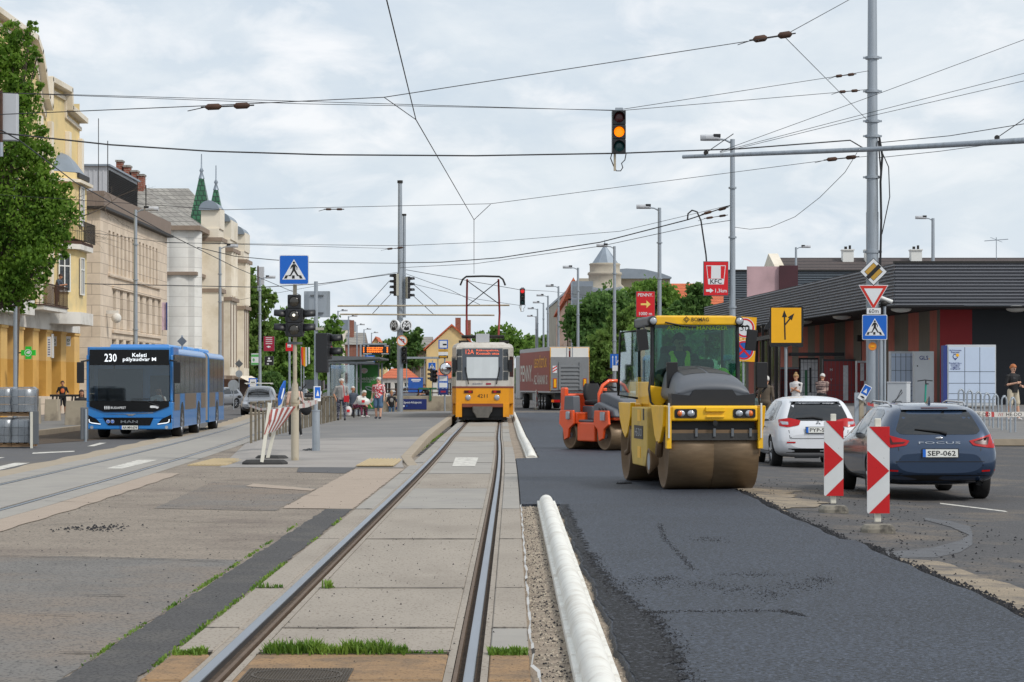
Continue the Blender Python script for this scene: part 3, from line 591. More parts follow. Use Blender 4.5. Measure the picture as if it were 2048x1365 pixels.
for h in l3: window(t, T, h, .3, fm='zinc', pm='pane', nx=2, nz=(.5,))
b = MB().mat('stone_panels'); b.bx(-24.001,-23.88,139.6,160,8.02,8.2); b.bx(-24.001,-23.88,141,160.5,4.68,4.85); b.bx(-24.001,-23.88,141,160.5,7.35,7.5); b.build('ledge', t)
b = MB().mat('light_clad'); b.bx(-38,-26,151,163,13.1,15.6); 
for i in range(40): b.bx(-38+i*.3,-37.9+i*.3,150.96,151,13.15,15.4)
b.mat('zinc'); b.bx(-38.2,-25.8,150.8,163.2,15.6,15.72); rb = b.build('rooftop_box', t)
b = MB().mat('louvre'); b.bx(-26,-25.95,151.4,162.8,13.4,15.4)
for i in range(16): b.box((-25.93,157.1,13.45+i*.125),(.08,11.4,.03), ry=.5)
b.build('louvre_panel', rb)
for x, y, z, q in ((-24.6,143,16.4,.03),(-24.6,139.8,17.4,.025),(-24.3,156,14.8,.04)): b = MB().mat('dark_metal'); b.tube([(x,y,12.8),(x,y,z)], q); b.build('antenna', t)
M('banner_blue', srgb(44,60,120), .6); M('banner_pink', srgb(214,190,206), .6, var=.3, vs=3)
b = MB().mat('banner_pink'); b.bx(-24,-23.72,161.2,161.3,5.3,7.2); b.mat('banner_blue'); b.bx(-23.72,-23.66,161.1,161.35,5.3,7.2); b.build('blade_sign', t)
b = MB().mat('white_plaster'); b.ell((-23.4,139,5.5),(.3,.3,.3)); b.bx(-24,-23.3,138.9,139.1,5.75,5.95); b.build('surveillance_dome', t)
# ---- palace with green spires
t = thing('palace', 'cream and white palace with grey slate hip roofs, domed bays and green tiled spires', 'building', (0,0,0))
b = MB().mat('rust_white'); b.bx(-27.2,-24.2,179,182,0,13.6); b.lathe([(1.6,0),(1.6,13.6)], (-25.4,180.4,0), n=20, smooth=True)
b.mat('cream_plaster'); wallgrid(b, FRONT(-60,179.3), 0, 33, 0, 13.4, [(29.8,31.2,2,6.5),(29.8,31.2,7,12)], .3); b.mat('rust_white'); b.bx(-60,-27.4,179.1,179.4,9.1,10.2)
b.mat('cream_plaster'); holes = []
for y in (3.5,9.0,14.5,20): holes += [(y,y+1.3,2.2,8.8),(y,y+1.3,10.4,12.6)]
wallgrid(b, SIDE(-24.4,182), 0, 26, 0, 13.4, holes, .4); b.bx(-60,-24.4,207.9,208,0,13.4); b.build('wall', t)
for h in holes: window(t, SIDE(-24.4,182), h, .4, fm='brown_trim', nx=2, nz=(.3,.6))
b = MB().mat('brown_trim'); b.bx(-60,-24,178.7,208.2,9.9,10.15); b.bx(-60,-23.7,178.5,208.4,13.3,13.65)
for y,z in ((185.2,8.9),(190.7,8.9),(196.2,8.9),(201.7,8.9)): b.bx(-24.4,-23.9,y-.1,y+1.8,z,z+.5); b.bx(-24.4,-24.1,y-.1,y+.25,2,z); b.bx(-24.4,-24.1,y+1.45,y+1.8,2,z)
b.build('cornice', t)
def domebay(y0, y1, z):
    p = MB().mat('cream_plaster'); p.bx(-24.4,-23.0,y0,y1,0,z-1.6); p.bx(-24.4,-22.9,y0+.2,y1-.2,z-1.6,z)
    for k in range(3): yy = y0+.15+(y1-y0-.5)*k/3; p.cyl((-22.95,yy+.1,z-6.2),(-22.95,yy+.1,z-2.6),.22)
    p.mat('brown_trim'); p.bx(-24.4,-22.7,y0-.15,y1+.15,z-2.6,z-2.3); p.bx(-24.4,-22.8,y0-.1,y1+.1,z-6.6,z-6.3); p.bx(-24.4,-22.8,y0-.1,y1+.1,2.0,2.3)
    for yy in (y0+.3,(y0+y1)/2-.3,y1-.9): p.bx(-23.0,-22.96,yy,yy+.6,3.0,8.2)
    o = p.build('bay', t)
    p = MB().mat('zinc'); p.loft([[( -23.75+.8*math.cos(a), y, z-.15+.75*math.sin(a)) for a in [PI*k/10 for k in range(11)]] for y in (y0-.1,y1+.1)], smooth=True); p.build('bay_dome', o)
domebay(184.2,187.4,15.4); domebay(191.5,196.5,15.0); domebay(201.5,205.5,14.6)
b = MB().mat('slate')
def hip(x0,x1,y0,y1,z0,rx0,rx1,ry,z1): b.add([(x0,y0,z0),(x1,y0,z0),(x1,y1,z0),(x0,y1,z0),(rx0,ry,z1),(rx1,ry,z1)], [(0,1,5,4),(1,2,5),(2,3,4,5),(3,0,4)])
hip(-60,-23.7,178.6,196,13.65,-60,-31.2,187,18.4); hip(-60,-23.8,193,208.4,13.65,-60,-27.6,200.5,18.3); b.build('roof', t)
for x, zt in ((-31.0,19.0),(-30.4,18.6),(-29.8,18.2),(-29.3,17.9)): 
    b = MB().mat('red_brick'); b.bx(x,x+.45,184,185.0,15.5,zt); b.mat('slate'); b.bx(x-.06,x+.51,183.9,185.1,zt,zt+.15); b.build('chimney', t)
for px, y, zt, zg, zb, w in ((403,190,20.2,18.2,13.8,1.35),(432,201,20.3,18.2,13.8,1.3)):
    x = (px-CX)/F*y; b = MB().mat('green_tile'); b.loft([[(x+w*k*math.cos(PI/4+PI/2*i), y+w*k*math.sin(PI/4+PI/2*i), z) for i in range(4)] for k,z in ((1,zb),(.75,zb+1.6),(.2,zg))], smooth=False)
    o = b.build('spire', t); b = MB().mat('zinc'); b.lathe([(.26,zg),(.1,zg+.5),(.18,zg+.65),(.06,zg+.9),(.04,zt)], (x,y,0), n=8); b.build('finial', o)
b = MB().mat('rust_metal'); b.bx(-24.4,-22.7,189,208,0,2.0); b.mat('cream_plaster'); b.add([(-22.6,193,2.3),(-22.6,204,2.3),(-21.4,204,1.7),(-21.4,193,1.7)],[(0,1,2,3)]); b.build('shopfront', t)
# ---- distant houses
def house(name, label, px0, px1, ytop, yeave, Y, dep, wm, rm, kind='gable', wins=(), chim=(), zb=0, cat='house'):
    x0, x1 = (px0-CX)/F*Y, (px1-CX)/F*Y; ze = H-(yeave-CY)/F*Y; zt = H-(ytop-CY)/F*Y
    t = thing(name, label, cat, ((x0+x1)/2,Y,0)); w = (x1-x0)/2
    b = MB().mat(wm); hs = [(a*2*w,c*2*w,e,g) for a,c,e,g in wins]; wallgrid(b, FRONT(-w,0), 0, 2*w, zb, ze, hs, .2); b.bx(-w,-w+.05,0,dep,zb,ze); b.bx(w-.05,w,0,dep,zb,ze); b.bx(-w,w,dep-.05,dep,zb,ze)
    if kind == 'gable': b.prism([(-w,ze),(w,ze),(0,zt)], 'Y', 0, .1)
    b.build('wall', t)
    b = MB().mat(rm); o = .3
    if kind == 'gable': b.prism([(-w-o,ze-.1),(0,zt),(w+o,ze-.1),(w+o,ze+.1),(0,zt+.25),(-w-o,ze+.1)], 'Y', -o, dep)
    elif kind == 'ridge': b.prism([(-o,ze),(dep/2,zt),(dep+o,ze)], 'X', -w-o, w+o)
    elif kind == 'hip': b.add([(-w-o,-o,ze),(w+o,-o,ze),(w+o,dep,ze),(-w-o,dep,ze),(-w*.5,dep/2,zt),(w*.5,dep/2,zt)], [(0,1,5,4),(1,2,5),(2,3,4,5),(3,0,4)])
    else: b.bx(-w-.1,w+.1,-.1,dep,ze,zt)
    r = b.build('roof', t)
    for f_, hh in chim:
        b = MB().mat('red_brick'); x = -w+f_*2*w; b.bx(x-.35,x+.35,dep*.3,dep*.3+.8,ze,zt+hh); b.build('chimney', r)
    for h in hs: window(t, FRONT(-w,0), h, .2, nx=2, nz=())
    return t
house('gabled_house', 'yellow gable-ended house with orange roof behind the tram stop sign', 852, 955, 652, 700, 300, 20, 'yellow_plaster', 'orange_tile', chim=((.6,1.2),(.8,.9)), wins=((.5,.54,3,4.2),))
house('tenement', 'old house with a weathered grey roof left of the yellow gable', 815, 858, 672, 696, 330, 15, 'brown_trim', 'slate', 'ridge', wins=((.2,.35,2.5,4),(.6,.75,2.5,4)))
house('brick_house', 'red brick gable house far off behind the display board', 690, 722, 664, 690, 380, 15, 'red_brick', 'slate', 'ridge', chim=((.3,2),), wins=((.3,.4,3,5),(.6,.7,3,5)))
house('apartment_house', 'pale tall apartment house behind the left trees', 655, 700, 640, 660, 420, 15, 'cream_plaster', 'zinc', 'flat', wins=((.2,.3,3,5),(.5,.6,3,5),(.2,.3,6,8),(.5,.6,6,8)))
house('gabled_house', 'narrow yellow gabled house behind the right end of the display board', 735, 768, 676, 706, 390, 12, 'yellow_plaster', 'orange_tile')
house('low_shop', 'low white shop with a red hip roof and red sign beyond the underpass', 762, 828, 737, 757, 290, 12, 'white_plaster', 'orange_tile', 'hip', wins=((.1,.3,.4,1.8),(.4,.6,.4,1.8),(.7,.9,.4,1.8)), cat='shop')
house('low_house', 'long low house with a red roof right of the underpass behind the convex mirror', 865, 960, 722, 757, 280, 12, 'white_plaster', 'orange_tile', 'hip', wins=((.1,.2,.2,1.8),(.3,.4,.2,1.8),(.5,.6,.2,1.8)))
house('row_house', 'orange roofed house between the trees behind the red arrow sign', 1300, 1480, 560, 660, 240, 18, 'cream_plaster', 'orange_tile', 'ridge')
# pinkish house at the right kerb
t = thing('street_house', 'pinkish long house with a steep orange roof beyond the lamp posts', 'building', (0,0,0))
M('pink_plaster', srgb(206,178,158), .9, var=.1, vs=.4); b = MB().mat('pink_plaster'); T = TX((8.2,300,0),(0,-1,0),(0,0,1)); 
hs = [(4+4*i,5.5+4*i,z,z+1.9) for i in range(12) for z in (1.2,4.6,8.0)]; T = Matrix.Translation((6.2,0,0)) @ TX((0,330,0),(0,-1,0),(0,0,1)); wallgrid(b, T, 0, 66, 0, 11.2, hs, .2); b.bx(6.3,8.6,264,264.2,0,11.2); b.build('wall', t)
for h in hs: window(t, T, h, .2, nx=2, nz=())
b = MB().mat('orange_tile'); b.prism([(5.8,11.0),(6.9,13.6),(8.4,11.0)], 'Y', 264, 330); b.build('roof', t)
b = MB().mat('zinc'); b.bx(6.6,8.9,258,264,0,12.9); b.mat('pane_dim')
for i in range(8): b.bx(6.7,8.8,257.95,258,1+i*1.45,2.2+i*1.45)
b.build('stair_tower', t)
# rounded corner building with cone tower
M('grey_stone', srgb(176,168,152), .9, var=.12, vs=.3, dirt=srgb(146,140,128), ds=.3)
t = thing('corner_tower_building', 'grey stone building with a round corner tower under a pointed metal roof', 'building', (0,0,0))
Y = 300; k = Y/F; X = lambda px: (px-CX)*k; Z = lambda py: H-(py-CY)*k
b = MB().mat('grey_stone'); b.prism([(X(1110),Y+70),(X(1134),Y+6),(X(1160),Y),(X(1250),Y),(X(1255),Y+70)], 'Z', 0, Z(585)); b.bx(X(1250),X(1325),Y+6,Y+60,0,Z(575))
b.bx(X(1160),X(1250),Y+10,Y+30,Z(585),Z(550)); 
for a, c, e in ((32,566,536),(29,536,524),(31,536,533),(26,524,528)): pass
b.lathe([(X(1243)-X(1182)+.0,Z(590)),(2.1,Z(566)),(2.1,Z(549)),(2.25,Z(547)),(2.2,Z(543)),(1.95,Z(541)),(1.95,Z(529)),(2.05,Z(526)),(1.9,Z(524))], (X(1212),Y+4,0), n=28); b.build('wall', t)
b = MB().mat('zinc'); b.lathe([(1.75,Z(524)),(.12,Z(488)),(.08,Z(486)),(.03,Z(476))], (X(1212),Y+4,0), n=9, smooth=False); b.build('tower_roof', t)
b = MB().mat('zinc'); b.prism([(X(1108),Y+72),(X(1132),Y+4),(X(1158),Y-1),(X(1252),Y-1),(X(1257),Y+71)], 'Z', Z(585), Z(580)); b.add([(X(1150),Y,Z(580)),(X(1250),Y,Z(580)),(X(1240),Y+4,Z(566)),(X(1180),Y+4,Z(566))],[(0,1,2,3)])
cv = [(X(1235),Z(545)),(X(1240),Z(530)),(X(1262),Z(528)),(X(1300),Z(530)),(X(1335),Z(538)),(X(1356),Z(546)),(X(1356),Z(549)),(X(1235),Z(549))]; b.prism(cv, 'Y', Y+12, Y+50)
b.build('roof', t)
b = MB().mat('grey_stone'); b.bx(X(1240),X(1354),Y+13,Y+49,Z(600),Z(548)); b.build('rear_block', t)
for px in (1162,1175,1188): window(t, FRONT(0,Y), (X(px-4),X(px+4),Z(601),Z(591)), -.06, nx=1, nz=())
# ---- shop with corrugated fascia
M('corrugated', srgb(104,106,112), .5, .35, var=.12, vs=.4); M('corrugated_upper', srgb(92,100,108), .5, .35, var=.1); M('navy_wall', srgb(36,40,48), .6, var=.15, vs=.4); M('red_wall', srgb(150,18,26), .55, var=.1)
M('stripe_red', srgb(186,108,96), .8, var=.2, vs=1.5, stretch=(3,3,.4)); M('stripe_grey', srgb(116,111,104), .8, var=.2, vs=1.5, stretch=(3,3,.4)); M('soffit', srgb(40,40,42), .8); M('ad_dark', srgb(72,34,42), .5, var=.3, vs=.8); M('ad_pink', srgb(204,170,174), .6, var=.4, vs=.5); M('ad_red', srgb(170,24,34), .5, var=.5, vs=.6)
t = thing('supermarket', 'dark low shop building with a corrugated grey fascia and red striped wall under the eaves', 'shop', (0,0,0))
A, B_ = Vector((11.7,143)), Vector((14.9,91.5))       # fascia line along the street
def fascia(p0, p1, z0, z1, z0b=None, z1b=None, mat_='corrugated', n=13):
    b = MB().mat(mat_); p0, p1 = Vector(p0), Vector(p1); d = (p1-p0).normalized(); nrm = Vector((d.y,-d.x)) if True else None
    if nrm.y > 0 and abs(nrm.y) > abs(nrm.x): nrm = -nrm
    if abs(nrm.x) > abs(nrm.y) and nrm.x > 0: nrm = -nrm
    v = []; m = n*6
    for i in range(m+1):
        q = i/m; o = .035*math.sin(q*n*2*PI)
        v += [(p0.x+nrm.x*o,p0.y+nrm.y*o,z0+(z1-z0)*q),(p1.x+nrm.x*o,p1.y+nrm.y*o,(z0b if z0b is not None else z0)+((z1b if z1b is not None else z1)-(z0b if z0b is not None else z0))*q)]
    return b.add(v, [(2*i,2*i+1,2*i+3,2*i+2) for i in range(m)], True)
b = fascia(B_, A, 4.65, 6.3); b.mat('soffit'); b.box(((A.x+B_.x)/2+1.2,(A.y+B_.y)/2,4.63),(3,51.8,.04), rz=math.atan2(B_.x-A.x,A.y-B_.y)); b.build('street_fascia', t)
b = fascia(B_, (40,91.5), 4.65, 6.3); b.mat('soffit'); b.bx(14.9,40,91.55,99,4.6,4.64); b.mat('dark_metal'); b.bx(14.85,40,91.46,91.6,6.3,6.38); b.build('front_fascia', t)
b = MB().mat('corrugated_upper'); T = None
b = fascia((13.5,150),(40,150),5.5,8.8, mat_='corrugated_upper', n=22); b.mat('dark_metal'); b.bx(13.4,40,149.9,150.1,8.8,8.9); b.build('upper_storey', t)
b = MB().mat('ad_pink'); b.bx(14.0,17.0,139.9,140.1,6.2,8.6); b.mat('ad_red'); b.bx(15.9,17,139.7,139.9,6.2,7.2); b.mat('ad_dark'); b.bx(15.9,17,139.7,139.9,7.2,8.65); b.build('roof_billboard', t)
wa, wb = Vector((14.2,143)), Vector((17.3,95))
b = MB(); n = 18; L_ = (wb-wa).length; R = random.Random(4); y = 0; k = 0
while y < L_:
    w = R.choice((1.2,1.9,2.6)); w = min(w, L_-y); b.mat('stripe_red' if k % 2 else 'stripe_grey'); k += 1
    p, q = wa+(wb-wa)*(y/L_), wa+(wb-wa)*((y+w)/L_); b.add([(p.x,p.y,0),(q.x,q.y,0),(q.x,q.y,4.7),(p.x,p.y,4.7)], [(0,1,2,3)]); y += w
b.build('striped_wall', t)
b = MB().mat('red_wall'); b.bx(17.3,18.6,95,95.2,0,4.7); b.build('red_wall', t); b = MB().mat('navy_wall'); b.bx(18.6,40,95,95.2,0,4.7); b.bx(21.9,21.93,94.98,95,0,4.7); b.build('navy_wall', t)
M('lamp_dome', srgb(210,210,206), .4)
for px, py, Y in ((1120,0,0),): pass
for x, y in ((15.5,93.6),(14.6,104),(13.9,112),(13.3,122),(20,93.2)):
    b = MB().mat('lamp_dome'); b.ell((x,y,4.58),(.42,.42,.14), 14, 6); b.build('soffit_lamp', t)
for x, y in ((16.1,108),(16.4,103)):
    b = MB().mat('dark_metal'); b.box((x-.1,y,3.7),(.3,.35,.3)); b.tube([(x-.05,y,3.7),(x-.02,y,1.6)], .02); b.build('wall_speaker', t)
b = MB().mat('window_frame'); b.text('élelmiszer', TX((12.25,128.5,5.0),(.06,-1,0),(0,0,1)), w=6.0, h=.75); b.build('lettering', t)
# glass entrance frame left of the striped wall
M('entrance_glass', srgb(98,70,66), .15, var=.5, vs=1.2); t2 = thing('entrance_porch', 'black framed glazed porch at the far end of the shop', 'porch', (0,0,0))
b = MB().mat('dark_metal')
for y in (112,115,118,121): b.box((12.6,y,2.3),(.14,.14,4.6))
b.box((12.6,116.5,3.9),(.16,9.2,.2)); b.build('frame', t2); b = MB().mat('entrance_glass'); b.bx(12.75,12.8,112,121,.4,3.8); b.build('glazing', t2)
# ---- long brown roof behind
t = thing('apartment_block', 'long block with a dark brown tiled roof and white chimneys behind the shop', 'building', (0,0,0))
b = MB().mat('cream_plaster'); b.bx(22.5,80,190,206,0,10.3); b.build('wall', t); b = MB().mat('brown_tile'); b.prism([(189.5,10.3),(198,12.25),(206.5,10.3)], 'X', 22.3, 80); 
b.build('roof', t); b = MB().mat('cream_plaster'); b.prism([(189.3,10.2),(198,12.6),(206.7,10.2)], 'X', 21.6, 22.4); b.build('gable', t)
for x in (27.6,29.5,33.3):
    b = MB().mat('window_frame'); b.bx(x,x+.9,196,197,11.4,12.75); b.bx(x-.06,x+.96,195.9,197.1,12.75,12.85); b.mat('dark_metal'); b.cyl((x+.3,196.5,12.8),(x+.3,196.5,13.1),.12); b.cyl((x+.65,196.5,12.8),(x+.65,196.5,13.2),.1); b.build('chimney', t)
b = MB().mat('zinc'); b.tube([(40.6,197,12),(40.6,197,13.9)], .03); b.tube([(39.6,197,13.6),(41.6,197,13.75)], .03); b.tube([(40.1,197,13.9),(41.1,197,13.5)], .02); b.build('antenna', t)
# ---------------------------------------------------------------- trees
leafmat('leaf_mid', (.06,.15,.025), (.27,.43,.08), .5); leafmat('leaf_dark', (.045,.12,.032), (.19,.32,.08), .5); leafmat('leaf_light', (.09,.18,.035), (.27,.40,.10), .5); leafmat('leaf_near', (.045,.125,.013), (.24,.39,.045), .5)
M('bark', srgb(98,86,74), .95, var=.4, vs=6, bump=.8, bs=20)
def tree(label, px, py, Y, lobes, leaf, nl, size, trunk=True, zb=0, group='trees along the street', seed=1, name='tree', fill=.5):
    k = Y/F; base = Vector(((px-CX)*k, Y, zb)); R = random.Random(seed); t = thing(name, label, 'tree', base, group=group)
    L = [(Vector(((a-CX)*k, Y+R.uniform(-.4,.4)*rx*k, H-(c-CY)*k))-base, rx*k, ry*k) for a, c, rx, ry in lobes]
    if trunk:
        b = MB().mat('bark'); h = min(l[0].z for l in L); top = max(L, key=lambda l: l[0].z)[0]
        b.tube([(0,0,-.1),(.05,0,h*.5),(top.x*.3,0,h),(top.x*.7,top.y*.5,(h+top.z)/2),top], [.28,.22,.18,.1,.03], 8)
        for c, rx, rz in L: b.tube([(top.x*.2,0,h*.85),(c.x*.6,c.y*.5,(h+c.z)/2),c], [.12,.08,.02], 5)
        b.build('trunk', t)
    b = MB().mat(leaf); tot = sum(rx*rz for c,rx,rz in L); v = []; f = []
    for c, rx, rz in L:
        n = int(nl*rx*rz/tot); cl = max(6, n//20)
        for _ in range(cl):
            u = Vector((R.gauss(0,1),R.gauss(0,1),R.gauss(0,1))).normalized()*(R.random()**.45)*R.uniform(.85,1.15)
            cc = c+Vector((u.x*rx,u.y*rx,u.z*rz)); cr = min(rx,rz)*R.uniform(.16,.34)
            for _ in range(20):
                w = Vector((R.gauss(0,1),R.gauss(0,1),R.gauss(0,.7)))*cr*.6; p = cc+w; s = size*R.uniform(.6,1.3)
                a = Vector((R.gauss(0,1),R.gauss(0,1),R.gauss(0,.6))).normalized(); d = a.orthogonal().normalized(); d.rotate(Matrix.Rotation(R.uniform(0,6.3),3,a)); e = a.cross(d)
                i = len(v); v += [p-d*s, p+e*s*.55, p+d*s, p-e*s*.55]; f.append((i,i+1,i+2,i+3))
    b.add(v, f); b.build('crown', t, auto=False); return t
tree('big feathery green tree at the left edge in front of the yellow house', -70, 0, 84, [(-30,140,80,70),(28,105,40,65),(-10,270,100,80),(40,200,42,60),(60,320,50,50),(20,430,95,90),(105,430,50,60),(88,370,40,40),(-20,560,80,60),(40,560,50,50),(-60,430,90,200),(70,500,50,60),(120,470,24,34),(62,60,16,18),(74,112,15,14),(78,175,16,14),(86,262,18,16),(98,300,15,13),(118,395,20,16),(138,372,12,10),(146,430,12,16),(128,510,14,18),(98,548,14,18),(66,600,12,22),(40,612,12,16),(20,600,16,22)], 'leaf_near', 50000, .08, zb=0, seed=2)
tree('tall airy plane tree beside the palace', 486, 0, 215, [(490,590,22,50),(500,660,30,45),(488,720,28,45),(510,720,30,40),(535,660,18,30),(545,600,12,16),(520,600,22,40),(500,550,14,16)], 'leaf_light', 9000, .26, seed=3)
tree('green street tree right of the plane tree, behind the crosswalk signal', 560, 0, 240, [(545,690,30,45),(575,680,30,40),(590,640,25,35),(560,735,40,30),(600,730,35,30)], 'leaf_mid', 9000, .27, seed=4)
tree('dense green street tree behind the white van', 640, 0, 250, [(630,690,35,50),(655,700,30,45),(640,740,45,30),(605,700,25,45),(668,660,18,30)], 'leaf_mid', 9000, .27, seed=5)
tree('dark conifer-like tree behind the mast with round logo signs', 815, 0, 330, [(812,680,16,25),(830,700,22,35),(800,720,28,30),(780,700,20,22),(838,668,10,14),(755,725,22,20)], 'leaf_dark', 7000, .3, seed=6)
tree('round far tree behind the pantograph of the tram', 1010, 0, 380, [(1010,680,35,28),(1040,700,30,22),(980,700,30,22),(965,680,16,18)], 'leaf_mid', 5000, .36, seed=7)
tree('far tree left of the pinkish long house', 1085, 0, 400, [(1062,688,22,18),(1085,690,18,18)], 'leaf_light', 2500, .36, seed=8)
tree('broad dark tree in front of the corner tower building', 1205, 0, 190, [(1170,650,38,45),(1215,620,45,45),(1190,690,50,45),(1235,618,34,30),(1145,640,18,30),(1240,670,40,45)], 'leaf_dark', 14000, .23, seed=9)
tree('umbrella-shaped tree above the red arrow sign', 1300, 0, 200, [(1300,592,52,30),(1340,612,30,26),(1262,612,32,22),(1310,650,50,30)], 'leaf_mid', 10000, .22, seed=10)
tree('bright green young tree beside the blue lane sign', 1215, 0, 165, [(1205,700,28,40),(1195,735,22,28),(1230,650,16,30),(1240,720,22,30),(1260,640,20,30)], 'leaf_light', 9000, .19, seed=11)
tree('dark tree at the corner of the shop, left of the chicken sign', 1395, 0, 170, [(1396,600,24,36),(1375,630,35,30),(1400,640,35,28),(1350,630,30,22)], 'leaf_dark', 9000, .2, seed=12)
tree('green tree low behind the yellow road roller', 1310, 0, 150, [(1290,690,45,45),(1340,680,45,45),(1390,690,40,45),(1300,740,60,30),(1440,690,30,40),(1250,730,30,30)], 'leaf_mid', 11000, .19, seed=13)
tree('clipped round small tree above the grey off-road car', 545, 0, 170, [(543,762,24,20)], 'leaf_dark', 3500, .1, seed=14)
t = tree('leafless grey tree in front of the yellow oriel', 30, 0, 100, [(150,330,50,40)], 'leaf_dark', 0, .1, seed=15)
for c in list(KIDS(t)):
    bpy.data.objects.remove(c)
R = random.Random(8); b = MB().mat('bark')
def branch(p, d, L_, r, k):
    pts = [p]; q = p.copy(); dd = d.copy()
    for i in range(4): dd = (dd+Vector((R.gauss(0,.22),R.gauss(0,.22),R.gauss(0,.12)))).normalized(); q = q+dd*L_/4; pts.append(q.copy())
    b.tube(pts, [r*(1-.15*i) for i in range(5)], 5)
    if k:
        for i in (2,3,4): branch(pts[i], (dd+Vector((R.gauss(0,.6),R.gauss(0,.6),R.gauss(0,.4)))).normalized(), L_*.62, r*.5, k-1)
branch(Vector((.4,0,8.0)), Vector((1.0,0,.35)), 2.9, .06, 4); b.tube([(0,0,0),(.1,0,4),(.4,0,8)], [.12,.1,.06], 6); b.build('trunk', t)
# far green belt closing the street
b = MB().mat('leaf_dark'); R = random.Random(12); v = []; f = []
for i in range(16000):
    px = R.choice((R.uniform(480,960), R.uniform(930,1110), R.uniform(1100,1500))); h = R.random()**.7
    Y = R.uniform(430,470); x = (px-CX)/F*Y; top = 5.2+2.6*math.sin(px*.03)+1.5*math.sin(px*.11); p = Vector((x,Y,h*top)); s = .55
    a = Vector((R.gauss(0,1),R.gauss(0,1),R.gauss(0,.6))).normalized(); d = a.orthogonal().normalized(); e = a.cross(d); k = len(v); v += [p-d*s,p+e*s*.6,p+d*s,p-e*s*.6]; f.append((k,k+1,k+2,k+3))
b.add(v, f); tag(b.build('distant_trees', auto=False), kind='stuff')
# ---------------------------------------------------------------- street furniture
M('galv', srgb(164,172,180), .5, .35, var=.12, vs=1.5, stretch=(3,3,.4), dirt=srgb(140,146,150), ds=2); M('galv_dark', srgb(110,114,118), .5, .4, var=.15)
M('post_beige', srgb(186,176,156), .6, var=.15, vs=1.5, dirt=srgb(156,138,106), ds=2, dt=(.5,.7)); M('sig_black', srgb(34,35,38), .45, var=.15, vs=4); M('sig_back', srgb(176,174,160), .6, var=.1)
M('wire', srgb(48,48,50), .6, .3, var=.1); M('lens_off', srgb(56,52,44), .2, var=.3, vs=30, spec=.8); M('lens_red_off', srgb(70,16,20), .25); M('lens_green_off', srgb(10,66,66), .25)
M('lens_amber', srgb(255,140,20), .4, emit=((1,.2,.0),1.3)); M('lens_red', srgb(200,20,20), .4, emit=((.8,.03,.03),.8)); M('lens_spot', srgb(255,250,225), .3, emit=((1,.95,.8),1.2))
M('sign_blue', srgb(8,98,196), .4, var=.06, vs=3); M('sign_white', srgb(226,228,230), .45, var=.05, vs=3); M('sign_black', srgb(26,25,26), .5); M('sign_red', srgb(206,44,28), .45, var=.06); M('sign_yellow', srgb(244,178,8), .45, var=.06, vs=4)
M('sign_amber', srgb(196,152,60), .5); M('logo_red', srgb(214,18,30), .45, var=.05); M('wine_red', srgb(160,28,60), .5, var=.06); M('poster_green', srgb(70,150,70), .35, var=.35, vs=2); M('poster_dark', srgb(26,84,44), .35); M('navy', srgb(28,44,112), .5)
M('poster_blue', srgb(44,100,190), .4, var=.3, vs=3); M('faded_red', srgb(170,92,84), .6, var=.15, vs=6); M('green_sign', srgb(92,180,96), .5); M('plastic_black', srgb(26,26,28), .35, var=.3, vs=8, bump=.8, bs=12); M('rubber', srgb(62,61,60), .85, var=.25, vs=6, bump=.5, bs=30)
M('amber_led', srgb(255,120,30), .4, emit=((1,.2,.02),1.3)); M('concrete', srgb(172,160,140), .9, var=.15, vs=2, bump=.5, bs=30, dirt=srgb(132,122,108), ds=1.5, dt=(.48,.66))
M('fence_metal', srgb(132,122,104), .6, .2, var=.35, vs=3, dirt=srgb(92,82,68), ds=2); M('old_concrete', srgb(140,134,122), .95, var=.25, vs=6, bump=.8, bs=30, dirt=srgb(84,80,74), ds=5, dt=(.5,.62)); M('post_white', srgb(216,212,198), .5, var=.08, vs=3); M('orange_paint', srgb(236,140,30), .5); M('green_paint', srgb(60,110,80), .5); M('beacon_white', srgb(212,214,214), .4, var=.06, vs=8, dirt=srgb(150,148,144), ds=22, dt=(.66,.7)); M('beacon_red', srgb(196,16,22), .4, var=.08, vs=8, dirt=srgb(110,20,20), ds=22, dt=(.66,.72))
glass('shelter_glass', (.75,.82,.8), .75)
def pl(b, pts, y=-.01): return b.add([(x,y,z) for x,z in pts], [tuple(range(len(pts)))])
def disc(b, cx, cz, r, y=-.01, n=28, ry=None): ry = ry or r; return pl(b, [(cx+r*math.cos(2*PI*i/n), cz+ry*math.sin(2*PI*i/n)) for i in range(n)], y)
def ringp(b, cx, cz, r0, r1, y=-.01, n=32):
    v = [(cx+r*math.cos(2*PI*i/n), y, cz+r*math.sin(2*PI*i/n)) for r in (r0,r1) for i in range(n)]; return b.add(v, [(i,(i+1)%n,n+(i+1)%n,n+i) for i in range(n)])
def rrect(w, h, r=.03, n=5):
    o = []
    for cx, cz, a0 in ((w/2-r,h/2-r,0),(-w/2+r,h/2-r,PI/2),(-w/2+r,-h/2+r,PI),(w/2-r,-h/2+r,1.5*PI)): o += [(cx+r*math.cos(a0+PI/2*i/n), cz+r*math.sin(a0+PI/2*i/n)) for i in range(n+1)]
    return o
def plate(t, w, h, back='galv', th=.02, r=.03, name='panel'):
    b = MB().mat(back); b.prism(rrect(w,h,r), 'Y', 0, th); return b.build(name, t)
def arrow(b, x0, z0, x1, z1, w, y=-.012, hw=2.6, hl=3.0):
    d = Vector((x1-x0,z1-z0)); L_ = d.length; d /= L_; n = Vector((-d.y,d.x)); p = Vector((x0,z0)); e = p+d*(L_-hl*w)
    q = [p+n*w/2, e+n*w/2, e+n*w*hw/2, p+d*L_, e-n*w*hw/2, e-n*w/2, p-n*w/2]; return pl(b, [(v.x,v.y) for v in q], y)
